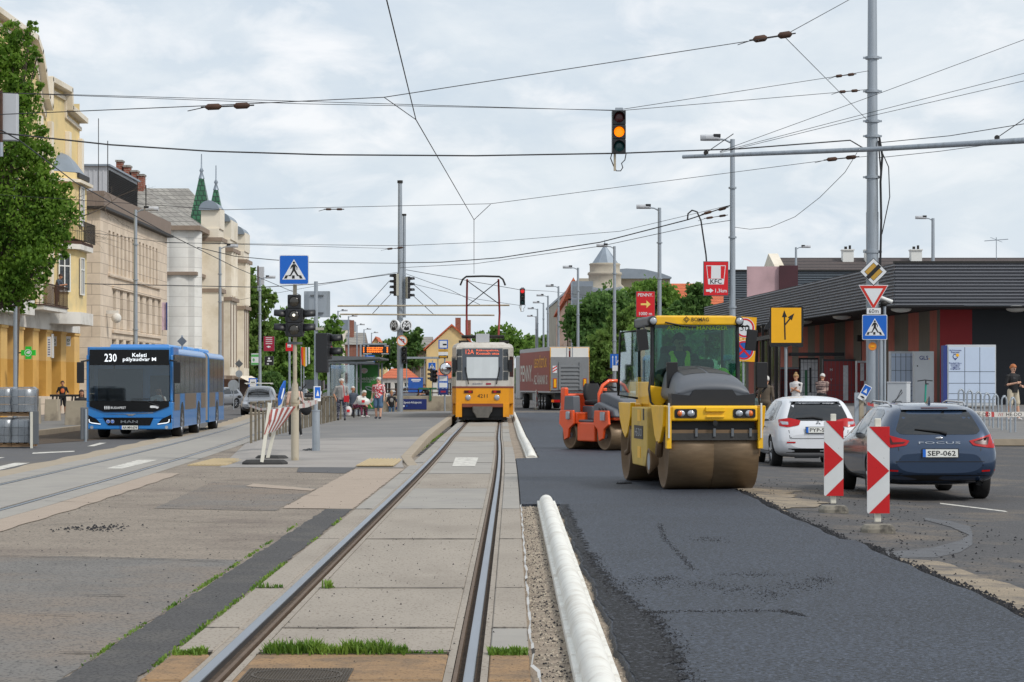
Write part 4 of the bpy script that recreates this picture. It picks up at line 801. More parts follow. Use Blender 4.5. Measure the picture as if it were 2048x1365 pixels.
def man(b, cx, cz, s, y):
    disc(b, cx, cz+.36*s, .055*s, y, 14)
    pl(b, [(cx-.06*s,cz+.29*s),(cx+.07*s,cz+.29*s),(cx+.17*s,cz+.14*s),(cx+.15*s,cz+.02*s),(cx+.12*s,cz+.03*s),(cx+.13*s,cz+.13*s),(cx+.07*s,cz+.2*s),(cx+.07*s,cz+.02*s),(cx+.2*s,cz-.22*s),(cx+.26*s,cz-.23*s),(cx+.25*s,cz-.27*s),(cx+.15*s,cz-.27*s),(cx,cz-.03*s),(cx-.14*s,cz-.27*s),(cx-.26*s,cz-.27*s),(cx-.25*s,cz-.22*s),(cx-.18*s,cz-.22*s),(cx-.07*s,cz+.02*s),(cx-.06*s,cz+.17*s),(cx-.14*s,cz+.07*s),(cx-.18*s,cz+.08*s),(cx-.12*s,cz+.22*s)], y)
def crosswalk_sign(label, loc, w, rz=0, group='blue crosswalk signs'):
    t = thing('crosswalk_sign', label, 'traffic sign', loc, rz, group); plate(t, w, w)
    b = MB().mat('sign_white'); pl(b, rrect(w,w), -.002); b.build('border', t)
    b = MB().mat('sign_blue'); pl(b, rrect(w*.955,w*.955), -.005); b.build('face', t)
    b = MB().mat('sign_white'); pl(b, [(-.4*w,-.33*w),(.4*w,-.33*w),(0,.36*w)], -.008); b.mat('sign_black'); man(b, 0, -.02*w, .72*w, -.011)
    for x, k in ((-.29,.05),(-.02,0),(.25,-.05)): pl(b, [(x*w-.045*w,-.3*w),(x*w+.045*w,-.3*w),(x*w+.045*w+k*w,-.19*w),(x*w-.045*w+k*w,-.19*w)], -.0105)
    b.build('pictogram', t); return t
def visor(b, x, z, r, d=.2):   # half-tube hood opening downwards
    n = 10; v = []
    for y, rr, lo in ((0,r,.35),(-d,r*1.02,.1)):
        v += [(x+rr*math.cos(a), y, z+rr*math.sin(a)) for a in [-lo+(PI+2*lo)*i/n for i in range(n+1)]]
    b.add(v, [(i,i+1,n+2+i,n+1+i) for i in range(n)], True)
def sighead(par, loc, rz, n=3, u=.3, lit=None, housing='sig_black', lens=('lens_off','lens_off','lens_off'), deep=.2, backm=None, name='signal_head', board=0):
    T = Matrix.Translation(loc) @ Matrix.Rotation(rz,4,'Z'); h = n*u
    b = MB().mat(housing); b.T = T; 
    for i in range(n): b.bx(-u*.46,u*.46,0,.16,-h/2+i*u+.006,-h/2+(i+1)*u-.006)
    b.bx(-u*.42,u*.42,.02,.14,-h/2,h/2)
    if backm: b.mat(backm); b.bx(-u*.44,u*.44,.16,.19,-h/2+.01,h/2-.01)
    o = b.build(name, par, bevel=.012)
    for i in range(n):
        z = h/2-(i+.5)*u; b = MB().mat(lens[i]); b.T = T; b.ell((0,0,z),(u*.36,.03,u*.36),16,8); b.build('lens', o)
        b = MB().mat(housing); b.T = T; visor(b, 0, z, u*.4, deep); q = b.build('visor', o, auto=False); m = q.modifiers.new('s','SOLIDIFY'); m.thickness = .006
    return o
# ---- overhead wires
def wire(label, pts, r=.012, group='overhead wires above the street', sag=.0):
    pts = [P(*p) for p in pts]; out = []
    for a, c in zip(pts, pts[1:]):
        for i in range(6):
            q = i/6; p = a.lerp(c, q); p.z -= sag*4*q*(1-q); out.append(p)
    out.append(pts[-1]); b = MB().mat('wire'); b.tube(out, r*.8, 5); return tag(b.build('overhead_wire'), label, 'wire', group)
wire('contact wire zigzagging down to the tram pantograph from the top edge', [(766,-30,26),(832,240,39),(948,440,62.8),(948,548,95)], .011)
wire('thin wire crossing at the top from the left pole to the upper right corner', [(-60,232,36),(410,212,37),(768,195,38.5),(1567,72,42),(1720,-12,48)], .009)
wire('short slanted link wire hanging the contact wire from the top span', [(768,195,38.5),(832,240,39)], .009)
wire('short link wire left of the lower contact wire bend', [(948,440,62.8),(981,409,62.8)], .011)
wire('steep wire from the top right insulator down to the big grey pole', [(1567,72,42),(1737,243,63)], .009)
wire('upper thin pair wire from the left edge to the hanging amber light', [(-60,184,52),(600,208,54),(1238,221,56)], .009)
wire('lower thin pair wire from the left edge to the hanging amber light', [(-60,184,52),(500,200,54),(1238,222,56)], .009)
wire('stay wire from the amber light up to the big grey pole', [(1238,220,56),(1680,152,62),(1738,142,63)], .009)
wire('second stay wire from the amber light to the big grey pole', [(1238,222,56),(1690,184,62),(1738,179,63)], .009)
wire('thick black cable sagging under the hanging amber light', [(-40,262,50),(220,290,52),(420,303,53),(650,310,54),(950,312,55),(1240,307,56),(1480,298,60),(1700,281,63),(1732,300,63)], .022)
wire('wire rising from the boom tip to the far upper right corner', [(1440,303,64),(1735,196,62),(2080,68,60)], .009)
wire('middle wire from the boom tip to the right edge', [(1440,304,64),(1735,227,62),(2080,139,60)], .009)
wire('lower wire from the boom tip to the right edge', [(1440,306,64),(1735,234,62),(2080,155,60)], .009)
wire('dark cable from the big pole rising to the right edge', [(1757,286,63),(1900,272,62),(2080,243,60)], .013)
wire('thin cable under the boom running to the right edge', [(1757,316,63),(1880,303,62),(2000,287,61)], .01)
wire('span wire crossing the sky at lamp height to the big pole', [(-60,386,61),(450,420,62),(981,408,63),(1660,320,63),(1735,313,63)], .009)
wire('drooping wire between the lamp post and the big grey pole', [(1470,455,80),(1500,459,79),(1540,455,76),(1590,434,72),(1640,395,69),(1690,345,65),(1714,306,63)], .011)
wire('thin wire passing high over the pantograph', [(330,486,80),(800,492,80),(985,484,80),(1240,463,80),(1460,411,81)], .01)
wire('thick double wire from the far mast to the lamp post', [(800,526,118),(880,525,110),(1000,516,100),(1200,485,90),(1375,440,83),(1462,411,81)], .026)
wire('thin wire under the thick one from the mast to the lamp post', [(800,536,118),(950,528,105),(1200,493,90),(1400,450,82),(1462,441,81)], .014)
wire('diagonal cable falling from the upper left to the corner tree', [(-40,238,60),(37,280,62),(150,365,75),(330,465,95),(470,535,120),(600,590,160)], .022)
wire('cable in front of the palace at second floor height', [(170,568,90),(330,571,100),(520,575,115),(640,568,118),(790,548,127)], .024)
wire('wire from the palace to the crosswalk sign', [(395,495,90),(470,513,93),(545,520,95),(620,525,97),(800,527,118)], .02)
wire('thin wire across the stone office block', [(100,455,85),(330,485,90),(620,493,95),(800,498,118)], .012)
wire('far wire behind the traffic lights on the mast', [(480,600,150),(700,560,140),(795,545,127)], .014)
wire('far wire dropping from the mast to the second boom', [(812,548,127),(900,580,125),(960,610,122)], .016)
wire('thin far wire from the mast towards the right lamp posts', [(812,540,127),(1040,580,135),(1100,583,200),(1420,620,240)], .02)
wire('far wire from the mast to the hanging red light', [(812,565,127),(950,598,130),(1044,612,135)], .014)
def insul(px, py, Y, ang, L_=.9, name='insulator', label='', r=.05):
    t = thing(name, label, 'insulator', P(px,py,Y), group='insulators strung on the overhead wires'); b = MB().mat('rust_metal'); d = Vector((math.cos(ang),0,math.sin(ang)))
    for s in (-.32,.32): b = MB().mat('rust_metal'); p = d*s*L_; b.tube([p-d*.18*L_,p-d*.12*L_,p+d*.12*L_,p+d*.18*L_], [.4*r,r,r,.4*r], 8); b.build('bead', t)
    b = MB().mat('dark_metal'); b.tube([-d*L_*.6,d*L_*.6], .012); b.tube([-d*L_*.9-Vector((0,0,.05)),-d*L_*.5], .007); b.build('rod', t)
insul(455,213,37,.04,.7,label='paired brown insulators on the upper wire at the left')
insul(1545,74,42,.15,.7,label='cluster of brown insulators where the upper right wires meet',r=.06)
insul(668,419,62,0,.45,label='small insulator on the lamp-height wire left of centre',r=.03)
insul(1690,151,62,.12,.5,label='upper of two insulators left of the big pole top',r=.04)
insul(1697,183,62,.08,.5,label='lower of two insulators left of the big pole top',r=.04)
insul(1683,317,63,.1,.8,label='insulator pair just left of the boom crossing',r=.055)
insul(1430,422,81,.25,.8,label='insulator chain beside the tall lamp post',r=.05)
insul(1432,434,81,.15,.7,label='second insulator chain just below, beside the tall lamp post',r=.04)
insul(790,250+247,118,.1,.8,label='small insulator left of the far mast',r=.05)
b = MB().mat('wire'); pts = [P(x,y,83) for x,y in ((1375,440),(1376,428),(1384,421),(1394,424),(1402,442),(1406,470),(1412,510),(1413,524))]; b.tube(pts, .028, 6); tag(b.build('jumper_cable'), 'black cable loop dropping from the wires to the red restaurant light box', 'cable')
# ---- lamp posts
def lamp(label, px, top, side, Ht=10, grp='grey street lamps with flat heads', h=None, r0=.115):
    s = (CY-top)/(Ht-H); Y = F/s; t = thing('street_lamp', label, 'street lamp', ((px-CX)/s,Y,0), 0, grp)
    b = MB().mat('galv'); b.cyl((0,0,-.1),(0,0,1.6),r0*1.15,n=14); b.cyl((0,0,1.6),(0,0,Ht),r0,r0*.7,n=14); 
    for z in (4.2,6.6,8.3): b.cyl((0,0,z),(0,0,z+.06),r0*1.2,n=14)
    b.build('pole', t)
    b = MB().mat('galv'); b.tube([(0,0,Ht-.15),(side*.25,0,Ht-.02),(side*.45,0,Ht)], .035); b.build('arm', t)
    b = MB().mat('light_clad'); b.T = Matrix.Translation((side*.42,0,Ht+.0)); b.loft([[(side*x,y*w,z) for y,z in ((-1,.0),(-1,.09),(-.6,.15),(.6,.15),(1,.09),(1,0),(.6,-.05),(-.6,-.05))] for x,w in ((0,.1),(.08,.15),(.5,.17),(.68,.1))], smooth=False)
    b.mat('sig_black'); b.bx(*sorted((side*.0,side*.24)),-.16,.16,.06,.17); b.build('lamp_head', t, bevel=.01); return t
lamp('nearest tall grey lamp post on the right, carrying the red restaurant light box', 1465, 279, -1)
lamp('lamp post right of the red arrow sign', 1319, 416, -1); lamp('lamp post in front of the round corner tower', 1229, 493, -1)
lamp('lamp post just left of the round corner tower', 1156, 536, -1); lamp('lamp post beside the glazed stair tower', 1117, 573, -1); lamp('lamp post in front of the pinkish house gable', 1096, 592, -1)
lamp('lamp post at the far end of the pinkish house', 1087, 606, -1); lamp('second farthest lamp post of the right row', 1075, 618, -1); lamp('farthest and shortest-looking lamp post of the right row', 1072, 633, -1)
lamp('lamp post in front of the stone office block behind the bus', 271, 420, 1); lamp('lamp post in front of the palace bays', 440, 494, 1)
lamp('lamp post behind the crosswalk sign pole', 579, 593, 1); lamp('left lamp post above the bus shelter', 676, 622, 1); lamp('tall lamp post above the green poster', 697, 633, 1)
lamp('small far lamp post left of the display board', 714, 650, 1); lamp('small far lamp post above the display board', 728, 659, 1); lamp('farthest lamp post of the left row', 743, 666, 1)
lamp('lamp post rising above the shop roof near the right edge', 1866, 437, -1, 12, r0=.14); lamp('low lamp post rising above the brown roof', 1592, 495, 1, 12)
t = thing('utility_pole', 'plain grey pole partly hidden by the leafy tree at the left', 'pole', (-18.6,88,0)); b = MB().mat('galv'); b.cyl((0,0,-.1),(0,0,9.5),.075,n=14); b.build('pole', t)
def boxpole(label, px, Y, top, base):
    t = thing('relay_box', label, 'box', P(px,(top+base)/2,Y)); k = Y/F; h = (base-top)*k; b = MB().mat('light_clad'); b.box((.12,0,0),(.5,.3,h)); b.build('box', t, bevel=.02); b = MB().mat('rust_metal'); b.cyl((-.05,-.2,-h*.55),(-.05,-.2,h*.55),.045); b.mat('galv'); b.cyl((-.05,-.2,-h*.55),(-.05,-.2,-h*.85),.055); b.build('rod', t)
boxpole('grey relay box hanging on a rod at the upper left edge', 9, 65, 188, 282)
lamp('tall pole with a grey box on top left of the crosswalk sign', 520, 556, 1, 9.2); boxpole('grey box on top of the tall pole before the plane tree', 518, 170, 534, 570)
# ---- big mast on the right with boom
t = thing('overhead_line_mast', 'big tall grey mast at the right carrying a long boom and four traffic signs', 'mast', (9.66,63,0)); b = MB().mat('galv'); b.cyl((0,0,-.1),(0,0,6.2),.165,n=20); b.cyl((0,0,6.2),(0,0,13.5),.155,.11,n=20)
for z in (2.9,5.1,7.1,8.2,8.6,9.4,10.3): b.cyl((0,0,z),(0,0,z+.07),.19,n=16); b.box((0,-.02,z+.035),(.5,.06,.05))
b.build('pole', t); b = MB().mat('wire'); b.tube([(.17,-.1,8.2),(.25,-.12,7.7),(.2,-.12,7),(.22,-.12,6),(.19,-.1,4.5)], .03); b.tube([(.2,-.1,7.9),(.42,-.1,7.4),(.45,-.1,6.6),(.24,-.1,5.6)], .014); b.tube([(.14,-.14,8.1),(.2,-.15,7.3),(.2,-.15,6)], .02); b.build('cable', t)
b = MB().mat('galv'); b.cyl((.32,-.05,0),(.32,-.05,3.8),.04); b.cyl((.2,-.2,0),(.2,-.2,3.2),.05); b.build('conduit', t)
b = MB().mat('orange_paint'); b.lathe([(.11,0),(.11,.006)], (-.02,-.17,2.6), 'Y', 20); b.mat('sign_yellow'); b.box((-.02,-.178,2.6),(.1,.004,.04)); b.build('sticker', t)
t = thing('boom', 'long grey tubular boom crossing in front of the big mast', 'pole', P(1745,298,62.6)); o = P(1745,298,62.6); b = MB().mat('galv'); b.tube([P(1366,314,66)-o,P(1745,299,62.5)-o,P(2090,279,59)-o], [.055,.065,.08], 12); b.build('tube', t)
b = MB().mat('dark_metal'); 
for px, py, Y in ((1412,306,65.5),(1994,276,60)): b.lathe([(.07,-.01),(.07,.01)], P(px,py,Y)-o, 'Y', 12); b.tube([P(px,py,Y)-o,P(px+55,py-38,Y)-o],.012)
b.build('clamp', t)
def onmast(px, py, Y=62.75): return P(px,py,Y)
t = thing('priority_end_sign', 'diamond end-of-priority sign with a black diagonal bar, topmost on the big mast', 'traffic sign', onmast(1747,544)); k = 62.75/F; D = 28*k
def dia(r): return [(r,0),(0,r),(-r,0),(0,-r)]
b = MB().mat('galv'); b.prism(dia(D), 'Y', 0, .02); b.build('panel', t); b = MB().mat('sign_black'); pl(b, dia(D), -.003); b.mat('sign_white'); pl(b, dia(D*.94), -.006); b.mat('sign_black'); pl(b, dia(D*.66), -.008); b.mat('sign_amber'); pl(b, dia(D*.62), -.010); b.mat('sign_black')
q = .1*D; pl(b, [(.45*D-q,.45*D+q),(.45*D+q,.45*D-q),(-.45*D+q,-.45*D-q),(-.45*D-q,-.45*D+q)], -.013); b.build('face', t)
t = thing('give_way_sign', 'white triangle give-way sign with an orange-red rim on the big mast', 'traffic sign', onmast(1747,592)); 
def tri(r): return [(-r,r*.72),(r,r*.72),(0,-r*.98)]
b = MB().mat('sign_white'); b.prism(tri(30*k), 'Y', 0, .02); b.build('panel', t); b = MB().mat('sign_red'); pl(b, tri(28*k), -.003); b.mat('sign_white'); pl(b, [(x*.68,z*.68+.012) for x,z in tri(28*k)], -.006); b.build('face', t)
t = thing('distance_plate', 'small white distance plate reading 60m under the triangle sign', 'traffic sign', onmast(1747.5,622.5)); plate(t, 30*k, 14*k, r=.01); b = MB().mat('sign_black'); pl(b, rrect(30*k,14*k,.01), -.002); b.mat('sign_white'); pl(b, rrect(28*k,12.4*k,.01), -.004); b.mat('sign_black'); b.text('60m', FR(0,-.007,0), h=8.2*k, bold=-.0); b.build('face', t)
crosswalk_sign('blue crosswalk sign lowest on the big right mast', onmast(1749.5,655), 50*k)
t = thing('security_camera', 'white bullet camera on the big right mast beside the triangle sign', 'camera', onmast(1768,603,62.9)); b = MB().mat('window_frame'); b.tube([(-.1,0,.1),(.22,0,-.02)], .055, 10); b.build('body', t); b = MB().mat('dark_metal'); b.ell((.0,0,-.06),(.1,.08,.08)); b.tube([(0,0,-.1),(-.1,.05,-.15)],.03); b.build('bracket', t)
# ---- hanging signals
def hang(label, px, py, Y, lens, back='galv_dark'):
    t = thing('hanging_traffic_light', label, 'traffic light', P(px,py,Y), 0, 'traffic lights hung on wires'); sighead(t, (0,-.1,0), 0, 3, .345, lens=lens, deep=.14, name='housing', housing='sig_black')
    b = MB().mat('galv'); b.box((0,0,.55),(.18,.12,.06)); b.bx(-.17,.0,.06,.2,-.5,.52); b.mat('post_beige'); b.box((-.1,0,-.72),(.055,.055,.4)); b.build('hanger', t)
    b = MB().mat('wire'); b.tube([(-.17,0,-.5),(-.2,0,-.62),(-.13,0,-.8),(-.06,0,-.92),(.04,0,-.92),(.09,0,-.84),(.06,0,-.74),(.14,0,-.66),(.17,0,-.5)], .013); b.build('cable', t); return t
hang('traffic light lit amber hanging high over the road', 1238, 265, 56, ('lens_red_off','lens_amber','lens_green_off'))
hang('distant traffic light lit red hanging over the road behind the tram', 1045, 594, 146, ('lens_red','lens_off','lens_green_off'))
# ---- signal pole on the island
t = thing('pedestrian_signal_pole', 'beige signal pole with three black signal heads under the blue crosswalk sign', 'traffic light', (-4.47,48.4,0)); k = 48.4/F
b = MB().mat('post_beige'); b.cyl((0,0,-.05),(0,0,1.2),.082,n=16); b.cyl((0,0,1.2),(0,0,1.28),.092,n=16); b.cyl((0,0,1.28),(0,0,1.6),.085,.06,n=16); b.cyl((0,0,1.5),(0,0,4.0),.042,n=14); b.mat('galv_dark'); b.box((0,0,3.35),(.22,.04,.03)); b.box((0,0,2.43),(.3,.1,.05)); b.build('pole', t)
sighead(t, (0,-.22,3.0-.01), 0, 3, .29, lens=('lens_off','lens_spot' if 0 else 'lens_off','lens_off'), deep=.02)
b = MB().mat('lens_spot'); b.ell((0,-.262,3.0),(.028,.015,.028)); b.build('lamp_glow', t)
sighead(t, (-.18,-.05,2.86), -PI/2, 2, .29, deep=.24, lens=('lens_off',)*3); sighead(t, (.18,-.05,2.86), PI/2, 2, .29, deep=.24, lens=('lens_off',)*3)
crosswalk_sign('big blue crosswalk sign on the nearest signal pole left of centre', P(588,540,48.2), 59*48.2/F)
t = thing('signal_pole', 'grey signal pole with a thick sleeve, a grey sign back and two side signal heads', 'traffic light', (-4.47,53.6,0)); b = MB().mat('galv'); b.cyl((0,0,-.05),(0,0,.97),.09,n=16); b.cyl((0,0,.97),(0,0,1.0),.1,n=16); b.cyl((0,0,1),(0,0,3.93),.045,n=14)
for z in (.25,.75): b.box((0,-.09,z),(.02,.02,.02))
b.build('pole', t); sighead(t, (.33,.05,2.45), PI/2-.15, 2, .3, deep=.26, backm='sig_back', lens=('lens_off',)*3); sighead(t, (.16,-.05,2.3), PI-.1, 3, .3, deep=.2, backm='sig_black', lens=('lens_off',)*3)
b = MB().mat('sig_back'); b.box((.08,-.02,2.85),(.2,.1,.06)); b.box((.1,0,2.05),(.3,.06,.04)); b.build('bracket', t)
t = thing('sign_back', 'plain grey back of a square sign on the sleeved pole', 'traffic sign', P(634,609,53.8)); plate(t, .6, .6, r=.02); b = MB().mat('galv_dark'); b.box((0,-.02,.2),(.3,.03,.03)); b.box((0,-.02,-.2),(.3,.03,.03)); b.build('clamp', t)
t = thing('info_plate', 'narrow blue and white plate strapped on the sleeved grey pole', 'sign', P(635,788,53.3), .9); plate(t, .22, .34, 'sign_white', r=.01); b = MB().mat('sign_blue'); pl(b, [(-.09,-.1),(.09,-.1),(.09,.15),(-.09,.15)], -.004); b.mat('sign_white'); pl(b, [(-.05,-.05),(.05,-.05),(0,.09)], -.007); b.build('face', t)
b = MB().mat('plastic_black'); R = random.Random(3)
for i in range(9): b.ell(G(608+i*2.6,905-R.random()*3,.03)+Vector((0,0,R.random()*.03)),(.06,.06,.035+.03*R.random()),7,5)
tag(b.build('black_bag'), 'crumpled black bag lying between the two signal poles', 'bag')
# ---- barrier in front
t = thing('striped_barrier', 'leaning white barrier with a faded red striped board and blue sign on rubber feet', 'barrier', (-4.95,46.2,0)); o = Vector((-4.95,46.2,0)); b = MB().mat('post_white')
W_ = lambda px,py,Y: P(px,py,Y)-o
for A0, A1 in (((524,924,46.4),(540,806,46.6)),((536,914,47.6),(566,790,47.6))):
    b = MB().mat('post_white')
    p, q = W_(*A0), W_(*A1); d = (q-p).normalized(); b.loft([[c+Vector((sx*.035,sy*.035,0)) for sx,sy in ((-1,-1),(1,-1),(1,1),(-1,1))] for c in (p-d*.02,q)], smooth=False)
    b.build('post', t, bevel=.006)
q = [W_(530,868,46.5),W_(573,852,47.4),W_(589,812,47.5),W_(541,822,46.6)]; mid = lambda a,c,f: a.lerp(c,f); q0 = [W_(527,868,46.5),W_(552,856,47.4)]
b = MB(); nS = 9
lo0, hi0, lo1, hi1 = W_(528,869,46.45), W_(538,820,46.55), W_(556,858,47.4), W_(590,813,47.45); mm0, mm1 = W_(537,842,46.5), W_(572,838,47.42)
for i in range(nS):
    b.mat('faded_red' if i % 2 == 0 else 'sign_white'); f0, f1 = i/nS, (i+1)/nS
    for (a,c),(e,g) in (((lo0,lo1),(mm0,mm1)),((mm0,mm1),(hi0,hi1))):
        b.add([a.lerp(c,f0),a.lerp(c,f1),e.lerp(g,f1),e.lerp(g,f0)], [(0,1,2,3)])
o_ = b.build('striped_board', t, auto=False); sm = o_.modifiers.new('s','SOLIDIFY'); sm.thickness = .02; sm.offset = 1
b = MB().mat('sign_blue'); e = [W_(x,y,Y) for x,y,Y in ((558,812,46.9),(557,795,46.9),(561,778,46.9),(569,762,47.2),(572,762,47.3),(570,785,47.3),(563,808,47.1))]; b.add(e, [tuple(range(7))]); b.mat('sign_white'); b.add([W_(564,800,46.9),W_(562,796,46.9),W_(567,776,46.95),W_(569,778,46.95)], [(0,1,2,3)]); o_ = b.build('oblique_sign', t, auto=False); sm = o_.modifiers.new('s','SOLIDIFY'); sm.thickness = .015; sm.offset = 1
def foot(b, c, w, d, rz=0, h=.09):
    R_ = Matrix.Rotation(rz,4,'Z'); pr = [(-1,-.5),(-.75,-1),(.75,-1),(1,-.5),(1,.5),(.75,1),(-.75,1),(-1,.5)]
    b.loft([[Vector(c)+R_@Vector((x*w/2*k,y*d/2*k,z)) for x,y in pr] for k,z in ((1,0),(1,h*.5),(.82,h),(.3,h*1.05))], smooth=False)
b = MB().mat('rubber'); foot(b, G(530,930,-.01)-o, .9, .4, .1, .1); b.build('rubber_foot', t, bevel=.01); b = MB().mat('rubber'); foot(b, G(537,922,-.01)-o+Vector((.02,.5,0)), .7, .36, -.4, .1); b.build('rubber_foot', t, bevel=.01)
# ---- railing of hoops
t = thing('hoop_railing', 'row of grey hoop railings along the left side of the platform', 'fence', (-6.75,60.8,0)); 
for i in range(18):
    y = i*2.06; x = -.3*y/34; z = .05; b = MB().mat('fence_metal')
    for dy in (0,1.05): b.box((x,y+dy,z+.53),(.06,.06,1.06))
    b.box((x,y+.525,z+1.06),(.06,1.11,.06)); b.build('hoop', t, bevel=.01, seg=1)
def tape(label, pts, w=.08, Rn=None, txt=None):
    b = MB(); n = len(pts)-1; tot = 0
    P3 = [Vector(p) for p in pts]
    fine = []
    for a,c in zip(P3,P3[1:]):
        m = max(1, int((c-a).length/.12)); fine += [a.lerp(c,i/m) for i in range(m)]
    fine.append(P3[-1])
    for i,(a,c) in enumerate(zip(fine,fine[1:])):
        b.mat('tape_red' if i % 14 in (6,8) else 'tape_white'); tw = .01*math.sin(i*.7)
        b.add([a+Vector((0,tw,-w/2)),c+Vector((0,tw,-w/2)),c+Vector((0,-tw,w/2)),a+Vector((0,-tw,w/2))], [(0,1,2,3)])
    o = b.build('barrier_tape', auto=False); return tag(o, label, 'tape', 'white and red barrier tapes')
tape('sagging tape between the hoop railing and the beige signal pole', [P(497,811,60),P(520,819,56),P(560,817,51),P(577,813,48.3)], .06)
tape('twisted tape between the beige pole and the sleeved grey pole', [P(598,796,48.3),P(610,805,50),P(636,803,53.4)], .06); tape('second tape fluttering under the first between the two signal poles', [P(598,813,48.3),P(615,811,50),P(636,803,53.4)], .09)
# ---- bus/tram shelter with green poster
t = thing('tram_shelter', 'grey framed glass tram shelter with a flat roof on the platform', 'shelter', (-7.2,108.5,.2)); 
b = MB().mat('galv')
for x,y in ((-1.0,-3.4),(-1.0,0),(-1.0,3.4)): b.bx(x-.06,x+.06,y-.06,y+.06,0,2.4)
for x,y in ((.25,-3.4),(1.0,3.5)): b.bx(x-.04,x+.04,y-.04,y+.04,0,2.4)
b.bx(-1.05,1.05,-3.45,-3.3,2.3,2.4); b.build('frame', t, bevel=.01)
b = MB().mat('galv_dark'); b.loft([[(-1.15,y,2.42),(1.3,y,2.52),(1.3,y,2.6),(-1.15,y,2.66)] for y in (-3.8,3.9)], smooth=False); b.build('roof', t)
b = MB().mat('shelter_glass'); b.bx(-1.01,-.99,-3.3,-.1,.15,2.3); b.bx(-1.01,-.99,.1,3.3,.15,2.3); b.bx(-.9,.15,-3.41,-3.39,.5,2.25); b.build('glass_wall', t)
b = MB().mat('galv'); b.bx(-.85,-.45,-3,3,.42,.47); b.build('bench', t)
t = thing('advertising_panel', 'green drink poster in a grey light box at the end of the tram shelter', 'poster', (-7.05,112.2,.2)); b = MB().mat('galv'); b.bx(-.72,.72,-.08,.08,.12,2.42); b.build('frame', t, bevel=.02)
b = MB().mat('poster_green'); b.bx(-.66,.66,-.09,-.08,.22,2.3); b.build('poster', t)
b = MB().mat('sign_white'); b.text('GYÖMBÉRÍZŰ', FR(0,-.094,1.66), w=1.05, bold=.01); b.text('FELFRISSÜLÉS', FR(0,-.094,1.52), w=.65); disc(b, 0, 2.03, .17, -.093, 20, .13); b.mat('logo_red'); b.text('CANADA', FR(0,-.097,2.06), w=.27, bold=.02); b.text('DRY', FR(0,-.097,1.97), w=.14, bold=.02); b.build('lettering', t)
b = MB(); b.T = Matrix.Translation((.15,-.1,.9)) @ Matrix.Rotation(.35,4,'Y'); b.mat('poster_dark'); pl(b, [(-.2,.3),(.2,.3),(.2,-.55),(-.2,-.55)], 0); b.mat('galv'); disc(b, 0, .3, .22, -.003, 20, .09); b.mat('poster_dark'); disc(b, 0, .3, .15, -.006, 16, .05); b.T = None; b.mat('beacon_white'); pl(b, [(-.2,.62),(.5,.72),(.35,.5),(.1,.4)], -.1); b.build('drink_can_picture', t)
# ---- mast with logos
t = thing('platform_mast', 'tall grey double mast with round black and white logo discs above the underpass', 'mast', (-6.05,127,0)); b = MB().mat('galv'); b.cyl((0,0,0),(0,0,7.6),.165,n=16); b.cyl((0,0,7.6),(0,0,12.5),.13,.11,n=14); b.cyl((.22,.1,5.2),(.22,.1,10.7),.09,n=12); b.mat('dark_metal'); b.cyl((0,0,12.45),(0,0,12.6),.15,n=8); b.cyl((.22,.1,10.7),(.22,.1,10.8),.12,n=8); b.build('pole', t)
for px0,py0,px1,py1 in ((675,612.5,1019,611),(680,629,989,631)):
    b = MB().mat('post_beige'); o = Vector((-6.05,127,0)); b.tube([P(px0,py0,126.7)-o,P(px1,py1,126.7)-o], .045, 8); b.build('cross_arm', t)
for px0,py0,px1,py1 in ((735,611,779,562),(745,628,782,588),(876,611,822,565),(868,630,822,588)):
    b = MB().mat('wire'); b.tube([P(px0,py0,126.7)-o,P(px1,py1,126.8)-o], .018, 5); b.build('stay', t)
sighead(t, (-.28,-.15,6.85+.1), -PI/2-.5, 4, .3, deep=.26, backm='sig_back', housing='sig_black', lens=('lens_off',)*4); sighead(t, (.52,-.15,6.7+.1), PI/2+.4, 4, .3, deep=.26, backm='sig_back', lens=('lens_off',)*4); sighead(t, (.24,-.3,3.15), 0, 3, .3, deep=.2, lens=('lens_off',)*3); 
def wavy_m(b, s, y):
    for dz in (.16,-.16):
        q = [(-.42,-.25),(-.2,.3),(0,-.05),(.2,.3),(.42,-.25)]
        for (x0,z0),(x1,z1) in zip(q,q[1:]):
            w = .055; pl(b, [((x0-w)*s,(z0+dz)*s),((x0+w)*s,(z0+dz)*s),((x1+w)*s,(z1+dz)*s),((x1-w)*s,(z1+dz)*s)], y)
for x, rz, lab in ((-.27,-.7,'left of the pair'),(.33,.45,'right of the pair')):
    m = thing('metro_logo_disc', 'round light-rimmed disc with a white zigzag logo, '+lab+' on the mast', 'sign', (-6.05+x,126.75,4.75), rz, 'round zigzag logo discs'); b = MB().mat('sign_white'); b.lathe([(.3,.12),(.33,.05),(.33,-.05),(.31,-.07)], (0,0,0), 'Y', 28); b.build('rim', m); b = MB().mat('sign_black'); disc(b, 0, 0, .26, -.085); b.mat('sign_white'); wavy_m(b, .48, -.09); b.build('face', m)
t = thing('no_left_turn_sign', 'round white and red no left turn sign on the far mast', 'traffic sign', P(804,682,126.5)); b = MB().mat('sign_white'); b.lathe([(.29,-.01),(.29,.01)], (0,0,0), 'Y', 28); b.build('panel', t); b = MB().mat('orange_paint'); ringp(b, 0, 0, .24, .285, -.013); b.mat('sign_black'); arrow(b, .1,-.14,.1,.08,.05,-.013,1,0); arrow(b, .12,.06,-.16,.06,.05,-.014); b.mat('sign_red'); pl(b, [(-.17,.2),(-.2,.16),(.17,-.2),(.2,-.16)], -.017); b.build('face', t)
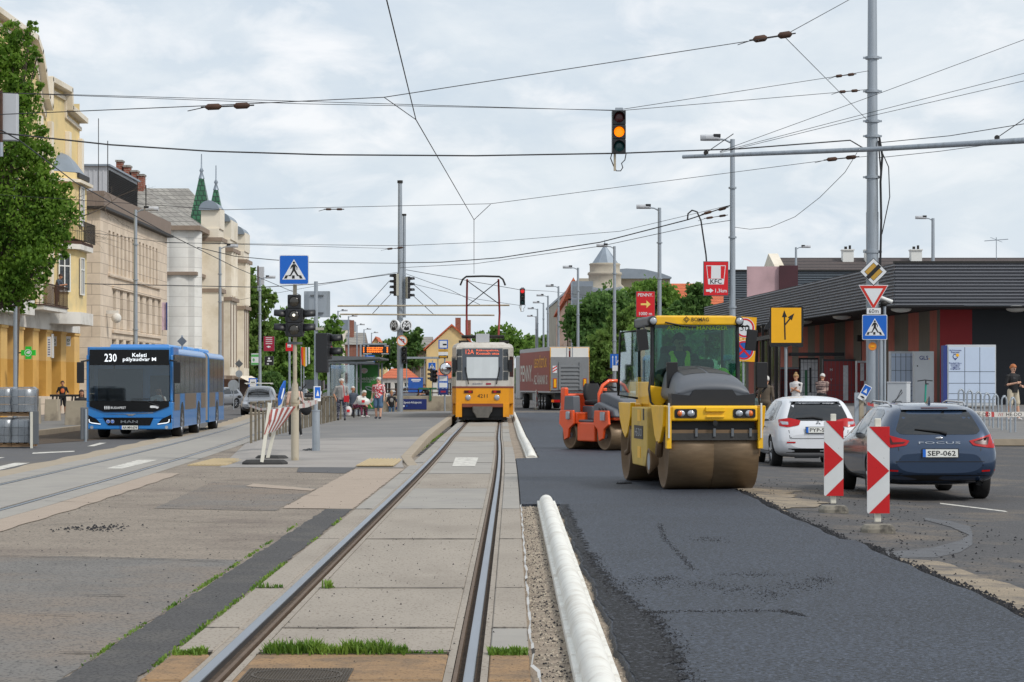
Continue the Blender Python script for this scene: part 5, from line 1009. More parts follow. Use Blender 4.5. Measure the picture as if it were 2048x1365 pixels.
t = thing('display_board', 'black electronic display board with amber rows above the shelter', 'display', P(752,700,110)); b = MB().mat('sig_black'); b.bx(-.66,.66,0,.15,-.23,.23); b.mat('galv'); b.bx(-.64,.5,.02,.1,.23,.3); b.cyl((-.72,.05,-2.6),(-.72,.05,.25),.05); b.build('housing', t, bevel=.01); b = MB().mat('amber_led'); R = random.Random(9)
for z in (.09,.0,-.09):
    b.bx(-.6,-.55,-.006,0,z-.035,z+.035); x = -.42
    while x < .3: w = R.uniform(.03,.1); b.bx(x,x+w,-.006,0,z-.03,z+.03); x += w+.025
    b.bx(.5,.56,-.006,0,z-.035,z+.035)
b.mat('sign_white')
for x0,x1,z in ((-.6,-.5,.18),(-.4,-.32,.18),(.4,.6,.18),(-.6,-.2,-.19),(.25,.6,-.19)): b.bx(x0,x1,-.006,0,z-.012,z+.012)
b.build('rows', t)
# ---- underpass entrance
t = thing('underpass_wall', 'beige concrete parapet of the underpass stairs with a dark blue name board', 'wall', (-5.1,128,0)); b = MB().mat('concrete'); b.bx(-1.5,2.4,0,.3,-.2,.95); b.bx(2.45,2.75,-2.5,.3,-.2,.97); b.bx(-2.2,-1.5,.2,.4,-.2,.9); b.build('wall', t, bevel=.02)
b = MB().mat('navy'); b.bx(-1.22,.45,-.03,-.002,.22,.78); b.mat('sign_white'); b.text('Újpest-központ', FR(-.35,-.036,.6), w=1.05, bold=.015); disc(b, -.8, .4, .06, -.036, 14); b.mat('poster_blue'); disc(b, -.63, .4, .05, -.036, 14); b.build('name_board', t)
b = MB().mat('rust_metal')
for z in (1.12,1.32): b.tube([(-3,.1,z),(2.5,.1,z)], .03, 6)
for x in (-2.9,-1.2,0,1.9): b.bx(x-.04,x+.04,.05,.12,.9,1.35)
b.mat('green_paint'); b.bx(.6,.72,-.05,.03,.7,1.35); b.bx(0,1,-.05,.02,1.3,1.4); b.build('handrail', t)
t = thing('tram_stop_pole', 'tram stop pole with a blue framed stop sign and three timetable frames', 'sign', (-3.55,124,0)); b = MB().mat('galv'); b.cyl((0,.05,0),(0,.05,3.8),.045); b.build('pole', t); k = 124/F; ZZ = lambda y: H-(y-CY)*k; XX = lambda x: (x-CX)*k+3.55
def pan(t, x0, x1, y0, y1, m, m2=None, inset=.0, nm='panel', y=-.03):
    b = MB().mat(m); b.bx(XX(x0),XX(x1),y,y+.03,ZZ(y1),ZZ(y0)); 
    if m2: b.mat(m2); b.bx(XX(x0)+inset,XX(x1)-inset,y-.006,y,ZZ(y1)+inset,ZZ(y0)-inset)
    return b.build(nm, t)
pan(t,877,896,680,698,'sign_blue','sign_white',.055,'stop_sign'); b = MB().mat('sign_black'); b.bx(-.1,.1,-.045,-.04,ZZ(691),ZZ(688)); b.build('tram_pictogram', t)
pan(t,877,896,699,704,'sign_amber',nm='line_plate'); pan(t,877,896,704.5,711,'sign_white',nm='line_plate'); pan(t,877,896,711.5,717,'sign_black','sign_yellow',.05,'line_plate')
pan(t,877,896,751,764,'sign_blue','sign_white',.04,'timetable'); pan(t,877,896,764.5,777,'sign_blue','sign_white',.04,'timetable'); pan(t,877,896,777.5,790,'navy','wine_red',.12,'timetable')
t = thing('convex_mirror', 'round convex traffic mirror on the tram stop pole', 'mirror', (-3.5,123.8,ZZ(738)), .3); M('mirror', (.75,.75,.76), .04, 1., var=.02); b = MB().mat('mirror'); b.ell((0,0,0),(.3,.06,.3),24,12); b.build('mirror_face', t); b = MB().mat('dark_metal'); ringp(b,0,0,.29,.33,.01); b.tube([(0,.05,0),(.1,.1,-.1)],.03); b.build('rim', t)
# ---- small signs and things by the far stop
def sign_panel(label, px0, px1, py0, py1, Y, m, cat='sign', post=True, txt=(), name='billboard', group=None, deco=None, rz=0):
    k = Y/F; w = (px1-px0)*k; h = (py1-py0)*k; t = thing(name, label, cat, P((px0+px1)/2,(py0+py1)/2,Y), rz, group); b = MB().mat('galv_dark'); b.bx(-w/2,w/2,0,.12,-h/2,h/2); b.build('frame', t); b = MB().mat(m); b.bx(-w/2+.02,w/2-.02,-.012,0,-h/2+.02,h/2-.02); b.build('face', t)
    if txt or deco:
        b = MB().mat('sign_white')
        for s,x,z,ww,mm in txt: b.mat(mm); b.text(s, FR(x*w,-.02,z*h), w=ww*w, bold=.012)
        if deco: deco(b, w, h)
        b.build('lettering', t)
    return t
def kfc(b, w, h):
    b.mat('sign_white'); b.add([(x*w,-.016,z*h) for x,z in ((-.39,.38),(.39,.38),(.31,-.17),(-.31,-.17))],[(0,1,2,3)]); b.mat('logo_red')
    for x0,x1 in ((-.36,-.19),(.19,.36)): s_ = 1 if x0 < 0 else -1; b.add([(x*w,-.019,z*h) for x,z in ((x0,.36),(x1,.36),(x1-.01*s_,.0) if s_ > 0 else (x1-.05,.0),(x0+.05,.0) if s_ > 0 else (x0,.0))],[(0,1,2,3)])
    b.add([(x*w,-.0175,z*h) for x,z in ((-.335,.0),(.335,.0),(.33,-.006),(-.33,-.006))],[(0,1,2,3)])
    b.mat('sign_black'); b.text('KFC', FR(0,-.02,-.085*h), w=.46*w, bold=.015, sx=1); b.mat('sign_white'); arrow(b, -.4*w,-.35*h,-.1*w,-.35*h,.09*w,-.018,2.2,1.6); b.text('1,3km', FR(.2*w,-.02,-.36*h), w=.46*w, bold=.01)
sign_panel('red restaurant light box with white bucket logo, arrow and 1,3km', 1407, 1457, 523, 592, 80.6, 'logo_red', deco=kfc)
def penny(b, w, h): b.mat('sign_white'); b.text('PENNY.', FR(0,-.02,.36*h), w=.8*w, bold=.03); b.text('1000 m', FR(0,-.02,-.36*h), w=.68*w, bold=.03); b.mat('sign_yellow2'); arrow(b, -.25*w,.0,.27*w,0,.1*w,-.018,4.0,2.2)
M('sign_yellow2', srgb(250,214,112), .5)
sign_panel('red shop sign with yellow arrow and 1000 m beside the second lamp post', 1272, 1310, 583, 635, 111.6, 'logo_red', deco=penny)
def lanes(b, w, h):
    b.mat('sign_white'); 
    for x in (-.25,.05): arrow(b, x*w,-.38*h,x*w,.38*h,.06*w,-.018,2.6,3)
    arrow(b, .05*w,-.2*h,.33*w,.12*h,.06*w,-.018,2.6,3)
sign_panel('blue lane arrow sign on the lamp post behind the truck', 1220, 1242, 708, 737, 142.5, 'sign_blue', cat='traffic sign', deco=lanes, name='lane_sign'); sign_panel('small white bus stop plate below the blue lane sign', 1224,1236,731,743,142,'sign_white',cat='traffic sign',name='stop_plate')
b = None
t = thing('diversion_sign', 'yellow diversion sign with a forked black arrow wrapped in black plastic', 'traffic sign', P(1572.5,651,59)); k = 59/F; b = MB().mat('plastic_black'); R = random.Random(2); n = 44
o = [(x*1.14+R.uniform(-.02,.02), z*1.12-.03+R.uniform(-.025,.025)) for x,z in [(p[0],p[1]) for q in (((-.375,-.45),(.375,-.45)),((.375,-.45),(.375,.44)),((.375,.44),(-.375,.44)),((-.375,.44),(-.375,-.45))) for p in [tuple(Vector(q[0]).lerp(Vector(q[1]),i/11)) for i in range(11)]]]; b.prism(o, 'Y', .0, .05); b.prism([(-.4,.15),(-.5,.02),(-.56,-.1),(-.46,-.1),(-.4,-.05)], 'Y', .01, .04); b.build('plastic_wrap', t)
b = MB().mat('sign_yellow'); pl(b, rrect(60*k,70*k,.01), -.006); b.mat('sign_black'); arrow(b, -.03,-.36,-.05,.38,.035,-.01,3.6,5); arrow(b, -.04,.0,.2,.3,.035,-.011,3.6,5); b.build('face', t); b = MB().mat('galv'); b.cyl((0,.08,-3.1),(0,.08,.3),.035); b.build('pole', t)
t = thing('roadworks_sign', 'yellow board with a 30 limit and a no-stopping roundel behind the roller', 'traffic sign', P(1487,679,62), 0); k = 62/F; b = MB().mat('sign_yellow'); b.T = Matrix.Rotation(.06,4,'Y'); b.bx(-22*k,24*k,0,.02,1*k,45*k); b.bx(-21*k,25*k,0,.02,-44*k,0); b.build('panel', t)
b = MB().mat('sign_white'); b.T = Matrix.Rotation(.06,4,'Y'); disc(b, 1*k,23*k,20*k,-.004); disc(b, 2*k,-22*k,20*k,-.004); b.mat('logo_red'); ringp(b,1*k,23*k,15.5*k,18.8*k,-.007); b.mat('poster_blue'); disc(b,2*k,-22*k,18*k,-.006); b.mat('logo_red'); ringp(b,2*k,-22*k,15.5*k,18.8*k,-.009)
for s_ in (1,-1): a = .1; pl(b, [((2-11*s_)*k-1.4*k*s_,-33*k+1.4*k),((2-11*s_)*k+1.4*k*s_,-33*k-1.4*k),((2+11*s_)*k+1.4*k*s_,-11*k-1.4*k),((2+11*s_)*k-1.4*k*s_,-11*k+1.4*k)], -.011-.001*s_)
b.mat('sign_black'); b.text('30', FR(1*k,-.01,23*k), w=17*k, bold=-.01); b.build('face', t); b = MB().mat('galv'); b.cyl((0,.05,-3),(0,.05,.5),.03); b.build('pole', t)
L5 = lambda b,w,h: [b.bx(-w*.3+.05*w*(i%2),w*.3,-.02,-.012,h*.38-i*h*.14,h*.42-i*h*.14) for i in range(4)] and arrow(b.mat('sign_white'),.15*w,-.15*h,-.2*w,-.15*h,.08*w,-.02)
def two(b,w,h): b.mat('sign_white'); [b.bx(-w*.3,w*.3,-.02,-.012,h*(.38-i*.13),h*(.42-i*.13)) for i in range(4)]; arrow(b,.15*w,-.2*h,-.25*w,-.2*h,.09*w,-.02)
sign_panel('wine red advertising sign with a left arrow by the plane tree', 527, 549, 673, 703, 168, 'wine_red', deco=two)
sign_panel('green and white pharmacy banner at the foot of the plane tree', 502, 519, 707, 731, 172, 'sign_white', deco=lambda b,w,h: (b.mat('green_sign'), b.bx(-w*.45,w*.45,-.016,-.012,.2*h,.4*h), b.bx(-w*.45,w*.45,-.016,-.012,-.46*h,-.3*h), b.bx(-.3*w,-.05*w,-.016,-.012,-.12*h,.02*h), b.bx(-.22*w,-.13*w,-.017,-.012,-.2*h,.1*h)))
sign_panel('black advertising sign with a white left arrow below the wine red one', 529, 547, 713, 731, 168, 'sign_black', deco=lambda b,w,h: (b.mat('sign_white'), disc(b,0,.25*h,.12*w,-.016), b.bx(-.2*w,.3*w,-.016,-.012,-.1*h,.05*h), arrow(b,.0,-.35*h,-.3*w,-.35*h,.08*w,-.018)))
sign_panel('small red restaurant sign behind the crosswalk signal pole', 571, 586, 686, 703, 180, 'logo_red', deco=lambda b,w,h: (b.mat('sign_white'), b.bx(-.25*w,.25*w,-.016,-.012,-.05*h,.4*h), b.mat('sign_black'), b.text('KFC', FR(0,-.02,.05*h), w=.4*w, bold=.02)))
def bk(b,w,h): b.mat('sign_white'); b.prism([(-.3*w,.12*h),(.3*w,.12*h),(.25*w,.3*h),(0,.38*h),(-.25*w,.3*h)], 'Y', -.02, -.012); b.bx(-.3*w,.3*w,-.02,-.012,-.02*h,.08*h); b.prism([(-.3*w,-.06*h),(.3*w,-.06*h),(.2*w,-.16*h),(-.2*w,-.16*h)], 'Y', -.02, -.012); b.bx(-.35*w,.1*w,-.02,-.012,-.38*h,-.3*h); arrow(b,.3*w,-.4*h,.3*w,-.24*h,.06*w,-.02)
sign_panel('small red burger sign on a grey pole above the white van', 651, 665, 692, 713, 130, 'logo_red', deco=bk)
t = thing('city_flag', 'vertical striped flag in red, orange, yellow, green and white behind the signal poles', 'flag', P(611,713,170)); k = 170/F; b = MB()
for i, m in enumerate(('logo_red','orange_paint','sign_yellow','sign_white','green_paint','sign_white')):
    b.mat(m); w = 17*k/6; b.add([(-8.5*k+i*w,.05*math.sin(i*1.3),18*k),(-8.5*k+(i+1)*w,.05*math.sin(i*1.3+1.3),18*k),(-8.5*k+(i+1)*w,.1,-18*k-.1*math.sin(i)),(-8.5*k+i*w,.1,-18*k-.1*math.sin(i-1))], [(0,1,2,3)])
b.build('cloth', t); b = MB().mat('galv'); b.cyl((-9*k,.1,-3.5),(-9*k,.1,20*k),.04); b.cyl((-4*k,.2,-3.5),(-4*k,.2,-16*k),.04); b.build('pole', t)
for px, py, r, Y, lab in ((364,683,13,75,'grey diamond back of a sign above the bus roof'),(478,728,11,190,'grey diamond sign back in front of the palace shopfront')):
    k = Y/F; t = thing('sign_back', lab, 'traffic sign', P(px,py,Y)); b = MB().mat('galv_dark'); b.prism(dia(r*k*.75), 'Y', 0, .02); b.build('panel', t); b = MB().mat('galv'); b.cyl((0,.04,-3 if Y > 100 else -2.6),(0,.04,r*k*.9),.03); b.build('pole', t)
for px, py, r, Y, lab in ((478,748,7,186,'small round sign back below the diamond one by the shopfront'),(467,771,11,150,'round grey sign back beside the parked silver car')):
    k = Y/F; t = thing('sign_back', lab, 'traffic sign', P(px,py,Y)); b = MB().mat('galv'); b.lathe([(r*k,-.01),(r*k,.01)], (0,0,0), 'Y', 20); b.build('panel', t); b = MB().mat('galv'); b.cyl((0,.03,-2.0),(0,.03,0),.03); b.build('pole', t)
def smallstop(label, px, py, Y, base):
    k = Y/F; t = thing('bus_stop_sign', label, 'traffic sign', P(px,py,Y), group='small blue stop signs'); b = MB().mat('sign_blue'); b.bx(-.3,.3,0,.03,-.32,.32); b.mat('sign_white'); b.bx(-.22,.22,-.01,0,-.24,.24); b.mat('sign_black'); b.bx(-.14,.14,-.02,-.01,-.06,.06); b.build('panel', t); b = MB().mat('galv'); b.cyl((0,.05,-(base-py)*k),(0,.05,.2),.03); b.build('pole', t)
smallstop('small blue bus stop sign above the grey off-road car', 506, 766, 160, 810); smallstop('blue stop sign under the electronic display board', 740, 721, 150, 790)
crosswalk_sign('tiny far blue crosswalk sign left of the tram stop pole', P(864,733,165), .52)
t = thing('signal_pole', 'far pair of black signals under the tiny crosswalk sign', 'traffic light', P(865,750,165)); sighead(t, (-.15,0,0), -PI/2, 3, .3, deep=.2, lens=('lens_off',)*3); sighead(t, (.18,0,-.1), .5, 3, .3, lens=('lens_off',)*3); b = MB().mat('galv'); b.cyl((0,.1,-2.2),(0,.1,1),.04); b.build('pole', t)
t = thing('waiting_shelter', 'distant bus shelter with a blue poster beyond the underpass', 'shelter', P(832,790,150)); k = 150/F; b = MB().mat('galv')
for x in (-.6,.55,1.4): b.bx(x-.03,x+.03,0,.06,0,2.3)
b.bx(-.75,1.5,-.3,1,2.3,2.42); b.build('frame', t); b = MB().mat('poster_blue'); b.bx(-.5,.45,-.02,0,.15,1.1); b.mat('sign_white'); b.bx(-.3,.3,-.03,-.02,.9,1.0); b.bx(-.22,.22,-.03,-.02,.82,.86); b.mat('skin') if 'skin' in MT else None; b.build('poster', t)
# ---- right side: lockers, cabinet, racks
M('locker_pale', srgb(192,206,226), .45, var=.05); M('locker_line', srgb(70,78,92), .6); M('locker_blue', srgb(44,60,128), .5); M('locker_red', srgb(142,48,48), .4, var=.15, vs=1); M('locker_dark', srgb(50,52,56), .5); M('paper_white', srgb(210,212,216), .6, var=.3, vs=9); M('cabinet_grey', srgb(196,200,204), .6, var=.08); M('teal', srgb(40,150,130), .4); M('gls_blue', srgb(20,40,120), .5)
def locker(label, px0, px1, py0, py1, Y, fm, side, cols, rows, group='parcel lockers along the shop wall', dep=.5, lines='locker_line', rz=0, deco=None):
    k = Y/F; w = (px1-px0)*k; h = (py1-py0)*k; t = thing('parcel_locker', label, 'parcel locker', P((px0+px1)/2,py1,Y), rz, group); b = MB().mat(side); b.bx(-w/2,w/2,.0,dep,0,h); b.build('housing', t, bevel=.01); b = MB().mat(fm); b.bx(-w/2+.04,w/2-.04,-.015,0,.12,h-.09); d = b.build('door_front', t)
    b = MB().mat(lines)
    for x in cols: b.bx(-w/2+x*w-.009,-w/2+x*w+.009,-.02,-.0151,.12,h-.09)
    for z in rows: b.bx(-w/2+.04,w/2-.04,-.021,-.0152,z*h-.008,z*h+.008)
    if deco: deco(b, w, h)
    b.build('door_seams', t); return t
def gls1(b, w, h):
    b.mat('gls_blue'); x = -w*.34
    for i, s_ in enumerate(('GLS Automata','Expressz')): b.text(s_, FR(x,-.025,h*(.91-.035*i)), w=w*(.25,.17)[i], bold=.015)
    for i, s_ in enumerate(('Rendeld ide a','csomagod,','reggelre','meghapod!')): b.text(s_, FR(x,-.025,h*(.70-.032*i)), w=w*(.25,.19,.16,.2)[i], bold=.015)
    ringp(b, x, h*.81, .075, .1, -.024, 20); pl(b, [(x-.06,h*.775),(x+.06,h*.775),(x,h*.745)], -.0235); b.mat('sign_yellow'); disc(b, x+.08, h*.83, .06, -.027, 14)
t = locker('pale blue parcel locker with a navy side and advert, near the red wall', 1895, 1992, 690, 812, 88, 'locker_pale', 'cabinet_grey', (.355,.665), (.56,.37,.2,.1), deco=gls1); b = MB().mat('locker_blue'); b.bx(-1.06,-.91,.02,.5,.02,2.26); b.build('side_panel', t)
t = locker('pale grey parcel machine with a tall terminal next to the striped wall', 1781, 1832, 703, 816, 96, 'locker_pale', 'cabinet_grey', (.2,.4,.6,.8), (.9,.66,.44,.38,.3,.22,.12)); 
t = locker('tall smooth grey terminal with a blue name on top beside the red wall', 1829, 1868, 703, 816, 94.5, 'cabinet_grey', 'cabinet_grey', (), (), deco=lambda b,w,h: (b.mat('gls_blue'), b.text('GLS', FR(-.02,-.025,h*.885), w=.46*w, bold=.03), b.mat('sign_yellow'), disc(b,.25*w,h*.865,.025,-.024,8), b.mat('sign_black'), disc(b,-.35*w,h*.74,.03,-.024,8)))
def foxp(b, w, h):
    b.mat('paper_white'); b.bx(.12*w,.27*w,-.03,-.02,.2*h,.88*h); 
    for z in (.8,.6): b.text('H' if z > .7 else 'V', FR(-.25*w,-.026,z*h), h=.12)
locker('wide brick red locker wall with vertical white paper strips', 1646, 1711, 719, 822, 106, 'locker_red', 'locker_dark', [i/8 for i in range(1,8)], (.1,.2,.3,.4,.5), dep=.4, deco=foxp)
locker('narrow brick red locker with torn white posters right of the wide one', 1713, 1738, 722, 822, 105, 'locker_red', 'cabinet_grey', (.3,.6), (.2,.5,.8), dep=.4, deco=lambda b,w,h: (b.mat('paper_white'), b.bx(-.2*w,.1*w,-.03,-.02,.6*h,.95*h), b.bx(.1*w,.4*w,-.03,-.02,.35*h,.6*h)))
t = locker('black and white graffiti-covered locker under a flat black canopy', 1600, 1637, 716, 815, 112, 'paper_white', 'locker_dark', [i/5 for i in range(1,5)], (.15,.3,.45,.6,.75,.9), deco=lambda b,w,h: (b.mat('green_paint'), b.bx(-.25*w,-.1*w,-.03,-.02,.1*h,.75*h), b.mat('locker_dark'), b.bx(.0*w,.12*w,-.03,-.02,.3*h,.8*h))); b = MB().mat('locker_dark'); b.bx(-.9,1.6,-.5,.8,2.45,2.6); b.build('canopy', t)
locker('low brick red locker with a small grid at the far left', 1559, 1600, 735, 815, 115, 'locker_red', 'cabinet_grey', [i/7 for i in range(1,7)], [i/9 for i in range(1,9)])
t = thing('utility_cabinet', 'white electrical cabinet with black scribbled graffiti behind the blue car', 'cabinet', (9.95,60.5,-.05), -.45); b = MB().mat('cabinet_grey'); b.bx(-.26,.26,-.14,.2,0,1.66); b.mat('light_clad'); b.bx(-.27,.27,-.15,.21,1.66,1.7); b.build('housing', t, bevel=.01); b = MB().mat('sign_black')
g = [(-.1,1.1),(.02,1.3),(.12,1.5),(.14,1.42),(.02,1.28),(-.14,1.18),(.1,1.2),(.18,1.12),(.05,1.0),(-.12,.95),(.0,1.14),(.12,.98),(-.02,.9),(-.15,1.05)]; b.tube([(x+.0,-.143,z) for x,z in g], .008, 4); b.build('graffiti', t)
for i in range(7):
    px = 1924+i*17.3; Yh = 80-i*1.55; base = .0+ (Yh-66)/14*.36; t0_ = thing('bicycle_rack_hoop', ('leftmost and farthest','second from left','third from left','fourth','fifth','second nearest','nearest and rightmost')[i]+' grey bicycle rack hoop in front of the pale locker' if i not in (3,4) else ('fourth grey bicycle rack hoop counted from the left' if i == 3 else 'fifth grey bicycle rack hoop counted from the left'), 'bike rack', ((px-CX)/F*Yh,Yh,base-.03), 0, 'bicycle rack hoops'); w = 14*Yh/F
    b = MB().mat('galv'); hh = 1.09; b.tube([(-w/2,0,0),(-w/2,0,hh-.12),(-w/2+.03,0,hh-.04),(-w/2+.1,0,hh),(w/2-.1,.3,hh),(w/2-.03,.3,hh-.04),(w/2,.3,hh-.12),(w/2,.3,0)], .03, 8); b.build('tube', t0_)
t = thing('electric_scooter', 'teal electric scooter with black handlebar parked before the pale machine', 'scooter', P(1850,822,84)); b = MB().mat('teal'); b.cyl((0,0,.15),(.03,0,.95),.035); b.bx(-.06,.06,0,.9,.1,.16); b.build('frame', t); b = MB().mat('sig_black'); b.tube([(-.27,0,1.06),(0,0,1.1),(.27,0,1.07)],.02); b.cyl((.03,0,.95),(.03,0,1.1),.025); b.box((.07,-.02,.96),(.1,.06,.04)); b.build('handlebar', t)
for y in (-.02,.95): b = MB().mat('rubber'); b.lathe([(.1,-.025),(.11,0),(.1,.025)], (0,y,.1), 'X', 16); b.build('wheel', t)
tape('tape stretched across the plaza behind the blue car, reaching the right edge', [P(1936,827,60),P(2000,830,61),P(2080,828,62)], .13); tape('slack tape hanging from the grey post to the blue car', [P(1726,800,58),P(1735,808,57),P(1760,814,57),P(1790,822,57)], .08)
b = MB().mat('sign_black'); 
for s_, x in (('HE-DO',1965),('HE-DO',2028)): b.text(s_, TX(P(x,829.3,59.8),(1,.02,0),(0,0,1)), w=.4, bold=.02)
for o in (1998,2001.5,2005): b.mat('tape_red'); b.box(P(o,829.5,59.8),(.012,.01,.08), ry=.3)
tag(b.build('tape_print'), 'black and red printing on the tape at the right edge', 'lettering')
t = thing('tape_post', 'short grey post with a small tilted blue crosswalk sign left of the cabinet', 'post', P(1722,836,58)); b = MB().mat('concrete'); b.bx(-.06,.06,-.05,.05,-.6,.5); b.mat('galv'); b.bx(-.16,-.05,-.05,.05,-.6,.62); b.build('post', t); b = MB().mat('sign_white'); b.T = Matrix.Translation((.08,-.08,.62)) @ Matrix.Rotation(.5,4,'Y'); b.bx(-.1,.1,0,.01,-.2,.2); b.mat('sign_blue'); b.bx(-.085,.085,-.004,-.001,-.05,.18); b.mat('sign_white'); pl(b, [(-.05,0),(.05,0),(0,.12)], -.008); b.mat('sign_black'); arrow(b, -.05,-.12,.07,-.12,.025,-.008); b.build('small_sign', t)
# ---- beacons
def beacon(label, px, base, Y, sc=1, rz=0):
    t = thing('warning_beacon', label, 'beacon', (P(px,base,Y).x,Y,-.078 if Y<60 else -.05), rz, 'red and white warning beacons'); b = MB().mat('old_concrete'); foot(b, (0,0,0), .37, .3, 0, .095); b.build('base', t, bevel=.01)
    b = MB().mat('post_white'); b.bx(-.035,.035,-.0,.05,.12,1.28); b.build('post', t, bevel=.008); w, z0, z1 = .125, .22, 1.19; b = MB().mat('beacon_white'); b.prism([(x,z+(z0+z1)/2) for x,z in rrect(w*2,z1-z0,.02)], 'Y', -.03, -.005); b.build('board', t)
    b = MB().mat('beacon_red'); h = z1-z0; zz = lambda f: z0+f*h
    for q in ([(-w+.02,zz(1)),(w,zz(1)),(w,zz(.755))], [(-w,zz(.725)),(w-.004,zz(.49)),(-w,zz(.255))], [(-w+.02,zz(0)),(w,zz(0)),(w,zz(.235))]): pl(b, q, -.034)
    b.build('red_stripes', t); return t
beacon('nearest red and white arrow beacon in front of the blue car', 1756, 1066, 26.3); beacon('second red and white arrow beacon just left and behind', 1667, 1024, 30.4); beacon('far tilted beacon in front of the truck wheels', 1073, 818, 150, rz=1.2)
# ---- left pavement things
M('paver_grey', srgb(150,152,154), .9, var=.15, vs=6); glass('wrap', (.93,.94,.95), .88, .35)
M('wood', srgb(140,112,82), .9, var=.3, vs=8, stretch=(1,8,1))
k = 60.6/F
for ix, px0 in enumerate((-12,29)):
    for iz, zb in enumerate((-.04,.75)):
        lab = 'pallet of grey pavers in plastic wrap, '+(('lower left','lower right'),('upper left','upper right'))[iz][ix]+' of the stack at the left edge'
        t = thing('paver_pallet', lab, 'pallet', (P(px0+20,0,60.6).x,60.6,zb), 0, 'wrapped paver pallets'); b = MB().mat('wood')
        for y in (-.3,0,.3): b.bx(-.26,.26,y-.05,y+.05,.02,.1)
        for x in (-.2,0,.2): b.bx(x-.05,x+.05,-.38,.38,.1,.12)
        b.build('pallet', t); b = MB().mat('paver_grey')
        for i in range(3):
            for j in range(4):
                for l in range(3): b.bx(-.245+i*.165,-.245+i*.165+.155,-.36+j*.18,-.36+j*.18+.17,.125+l*.2,.125+l*.2+.185)
        b.build('pavers', t, bevel=.006, seg=1); b = MB().mat('wrap'); R = random.Random(ix*2+iz); rg = []
        for z in (.14,.3,.5,.7,.765): rg.append([((.265+R.uniform(0,.03))*x*(1 if z<.74 else .8),(.385+R.uniform(0,.03))*y*(1 if z<.74 else .8),z+R.uniform(-.01,.01)) for x,y in ((-1,-1),(-.4,-1.03),(.3,-1.0),(1,-1),(1.02,0),(1,1),(0,1),(-1,1),(-1.02,0))])
        b.loft(rg, caps=False); b.build('plastic_wrap', t, auto=False)
t = thing('road_barrier', 'grey-green plastic barrier panel with a white post beside the paver pallets', 'barrier', (G(66,897,-.05).x,G(66,897,-.05).y,-.05)); b = MB().mat('galv_dark'); b.bx(-.1,.14,0,.05,.1,.95); b.build('panel', t, bevel=.01); b = MB().mat('post_white'); b.bx(-.06,.0,-.06,-.01,-.0,.93); b.build('post', t)
t = thing('road_barrier', 'dark grey barrier panel standing before the bus front corner', 'barrier', (G(170,884,-.05).x,G(170,884,-.05).y,-.05), .9); b = MB().mat('galv_dark'); b.bx(-.13,.13,0,.05,.06,.98); b.build('panel', t, bevel=.01); b = MB().mat('galv'); b.bx(-.03,.03,-.05,0,-.0,.93); b.build('post', t)
for lab, px0, px1, py0, py1, Y in (('beige concrete block in front of the arcade beside the bus',133,178,802,852,86),('rounded concrete block just right of the pallets',62,78,797,835,88),('slanted concrete block behind the man in black shorts',92,118,799,832,96)):
    k = Y/F; x0, x1 = (px0-CX)*k, (px1-CX)*k; z1 = H-(py0-CY)*k; b = MB().mat('concrete'); t = thing('concrete_block', lab, 'block', ((x0+x1)/2,Y,.08), 0, 'concrete blocks on the left pavement'); w = (x1-x0)/2; b.loft([[(-w*q,-.3,z),(w*q,-.3,z),(w*q,.4,z),(-w*q,.4,z)] for q,z in ((1.05,0),(1,.5*(z1-.08)),(.92,z1-.08))], smooth=False); b.build('body', t, bevel=.03)
t = thing('bench_railing', 'low green railing bench behind the man in the orange print shirt', 'bench', P(120,815,100)); k = 100/F; b = MB().mat('dark_metal')
for px in (104,112,143,149): b.tube([((px-120)*k,0,0),((px-118)*k,0,.5)], .04)
b.tube([((100-120)*k,0,.5),((165-120)*k,0,.5)], .05); b.build('rail', t)
t = thing('pharmacy_sign', 'green pharmacy cross sign with a white leaf emblem on the arcade', 'sign', P(57,706,106)); k = 106/F; b = MB().mat('green_led'if 0 else 'pharm_green') if 'pharm_green' in MT else None
M('pharm_green', srgb(34,170,40), .45, emit=((.03,.5,.04),.25)); b = MB().mat('pharm_green'); a, c = 14*k, 5.5*k; b.prism([(-c,-a*.9),(c,-a*.9),(c,-c),(a,-c),(a,c),(c,c),(c,a*.9),(-c,a*.9),(-c,c),(-a,c),(-a,-c),(-c,-c)], 'Y', -.1, .1); b.build('cross', t); b = MB().mat('sign_white'); ringp(b, 0,0,.13,.16,-.104,20); b.add([(-.1,-.104,-.02),(-.02,-.104,.08),(.14,-.104,.1),(.06,-.104,-.06)],[(0,1,2,3)]); b.build('emblem', t)
b = MB().mat('dark_metal'); b.tube([(-.5,.1,0),(-.2,.05,0)], .03); b.build('bracket', t)
for lab, px, py in (('pale numbered window sign over the third arcade opening',109,683),('pale window sign over the last arcade opening',137,683)):
    t = thing('window_sign', lab, 'sign', P(px,py,119), group='pale signs hung in the arcade'); b = MB().mat('sign_white'); b.bx(-.09,.09,0,.03,-.25,.25) if 0 else b.bx(-.12,.1,0,.03,-.25,.25); b.build('panel', t); b = MB().mat('green_paint'); ringp(b,-.01,.05,.04,.07,-.004,14); b.bx(-.08,.07,-.006,0,-.16,-.12); b.build('print', t)
t = thing('notice_board', 'narrow white vertical notice board on an arcade pillar', 'sign', P(98,694,114.9)); b = MB().mat('sign_white'); b.bx(-.09,.09,0,.03,-.49,.49); b.build('panel', t); b = MB().mat('navy')
for i in range(7): b.bx(-.05,.05,-.005,0,-.4+i*.12,-.36+i*.12)
b.build('print', t)
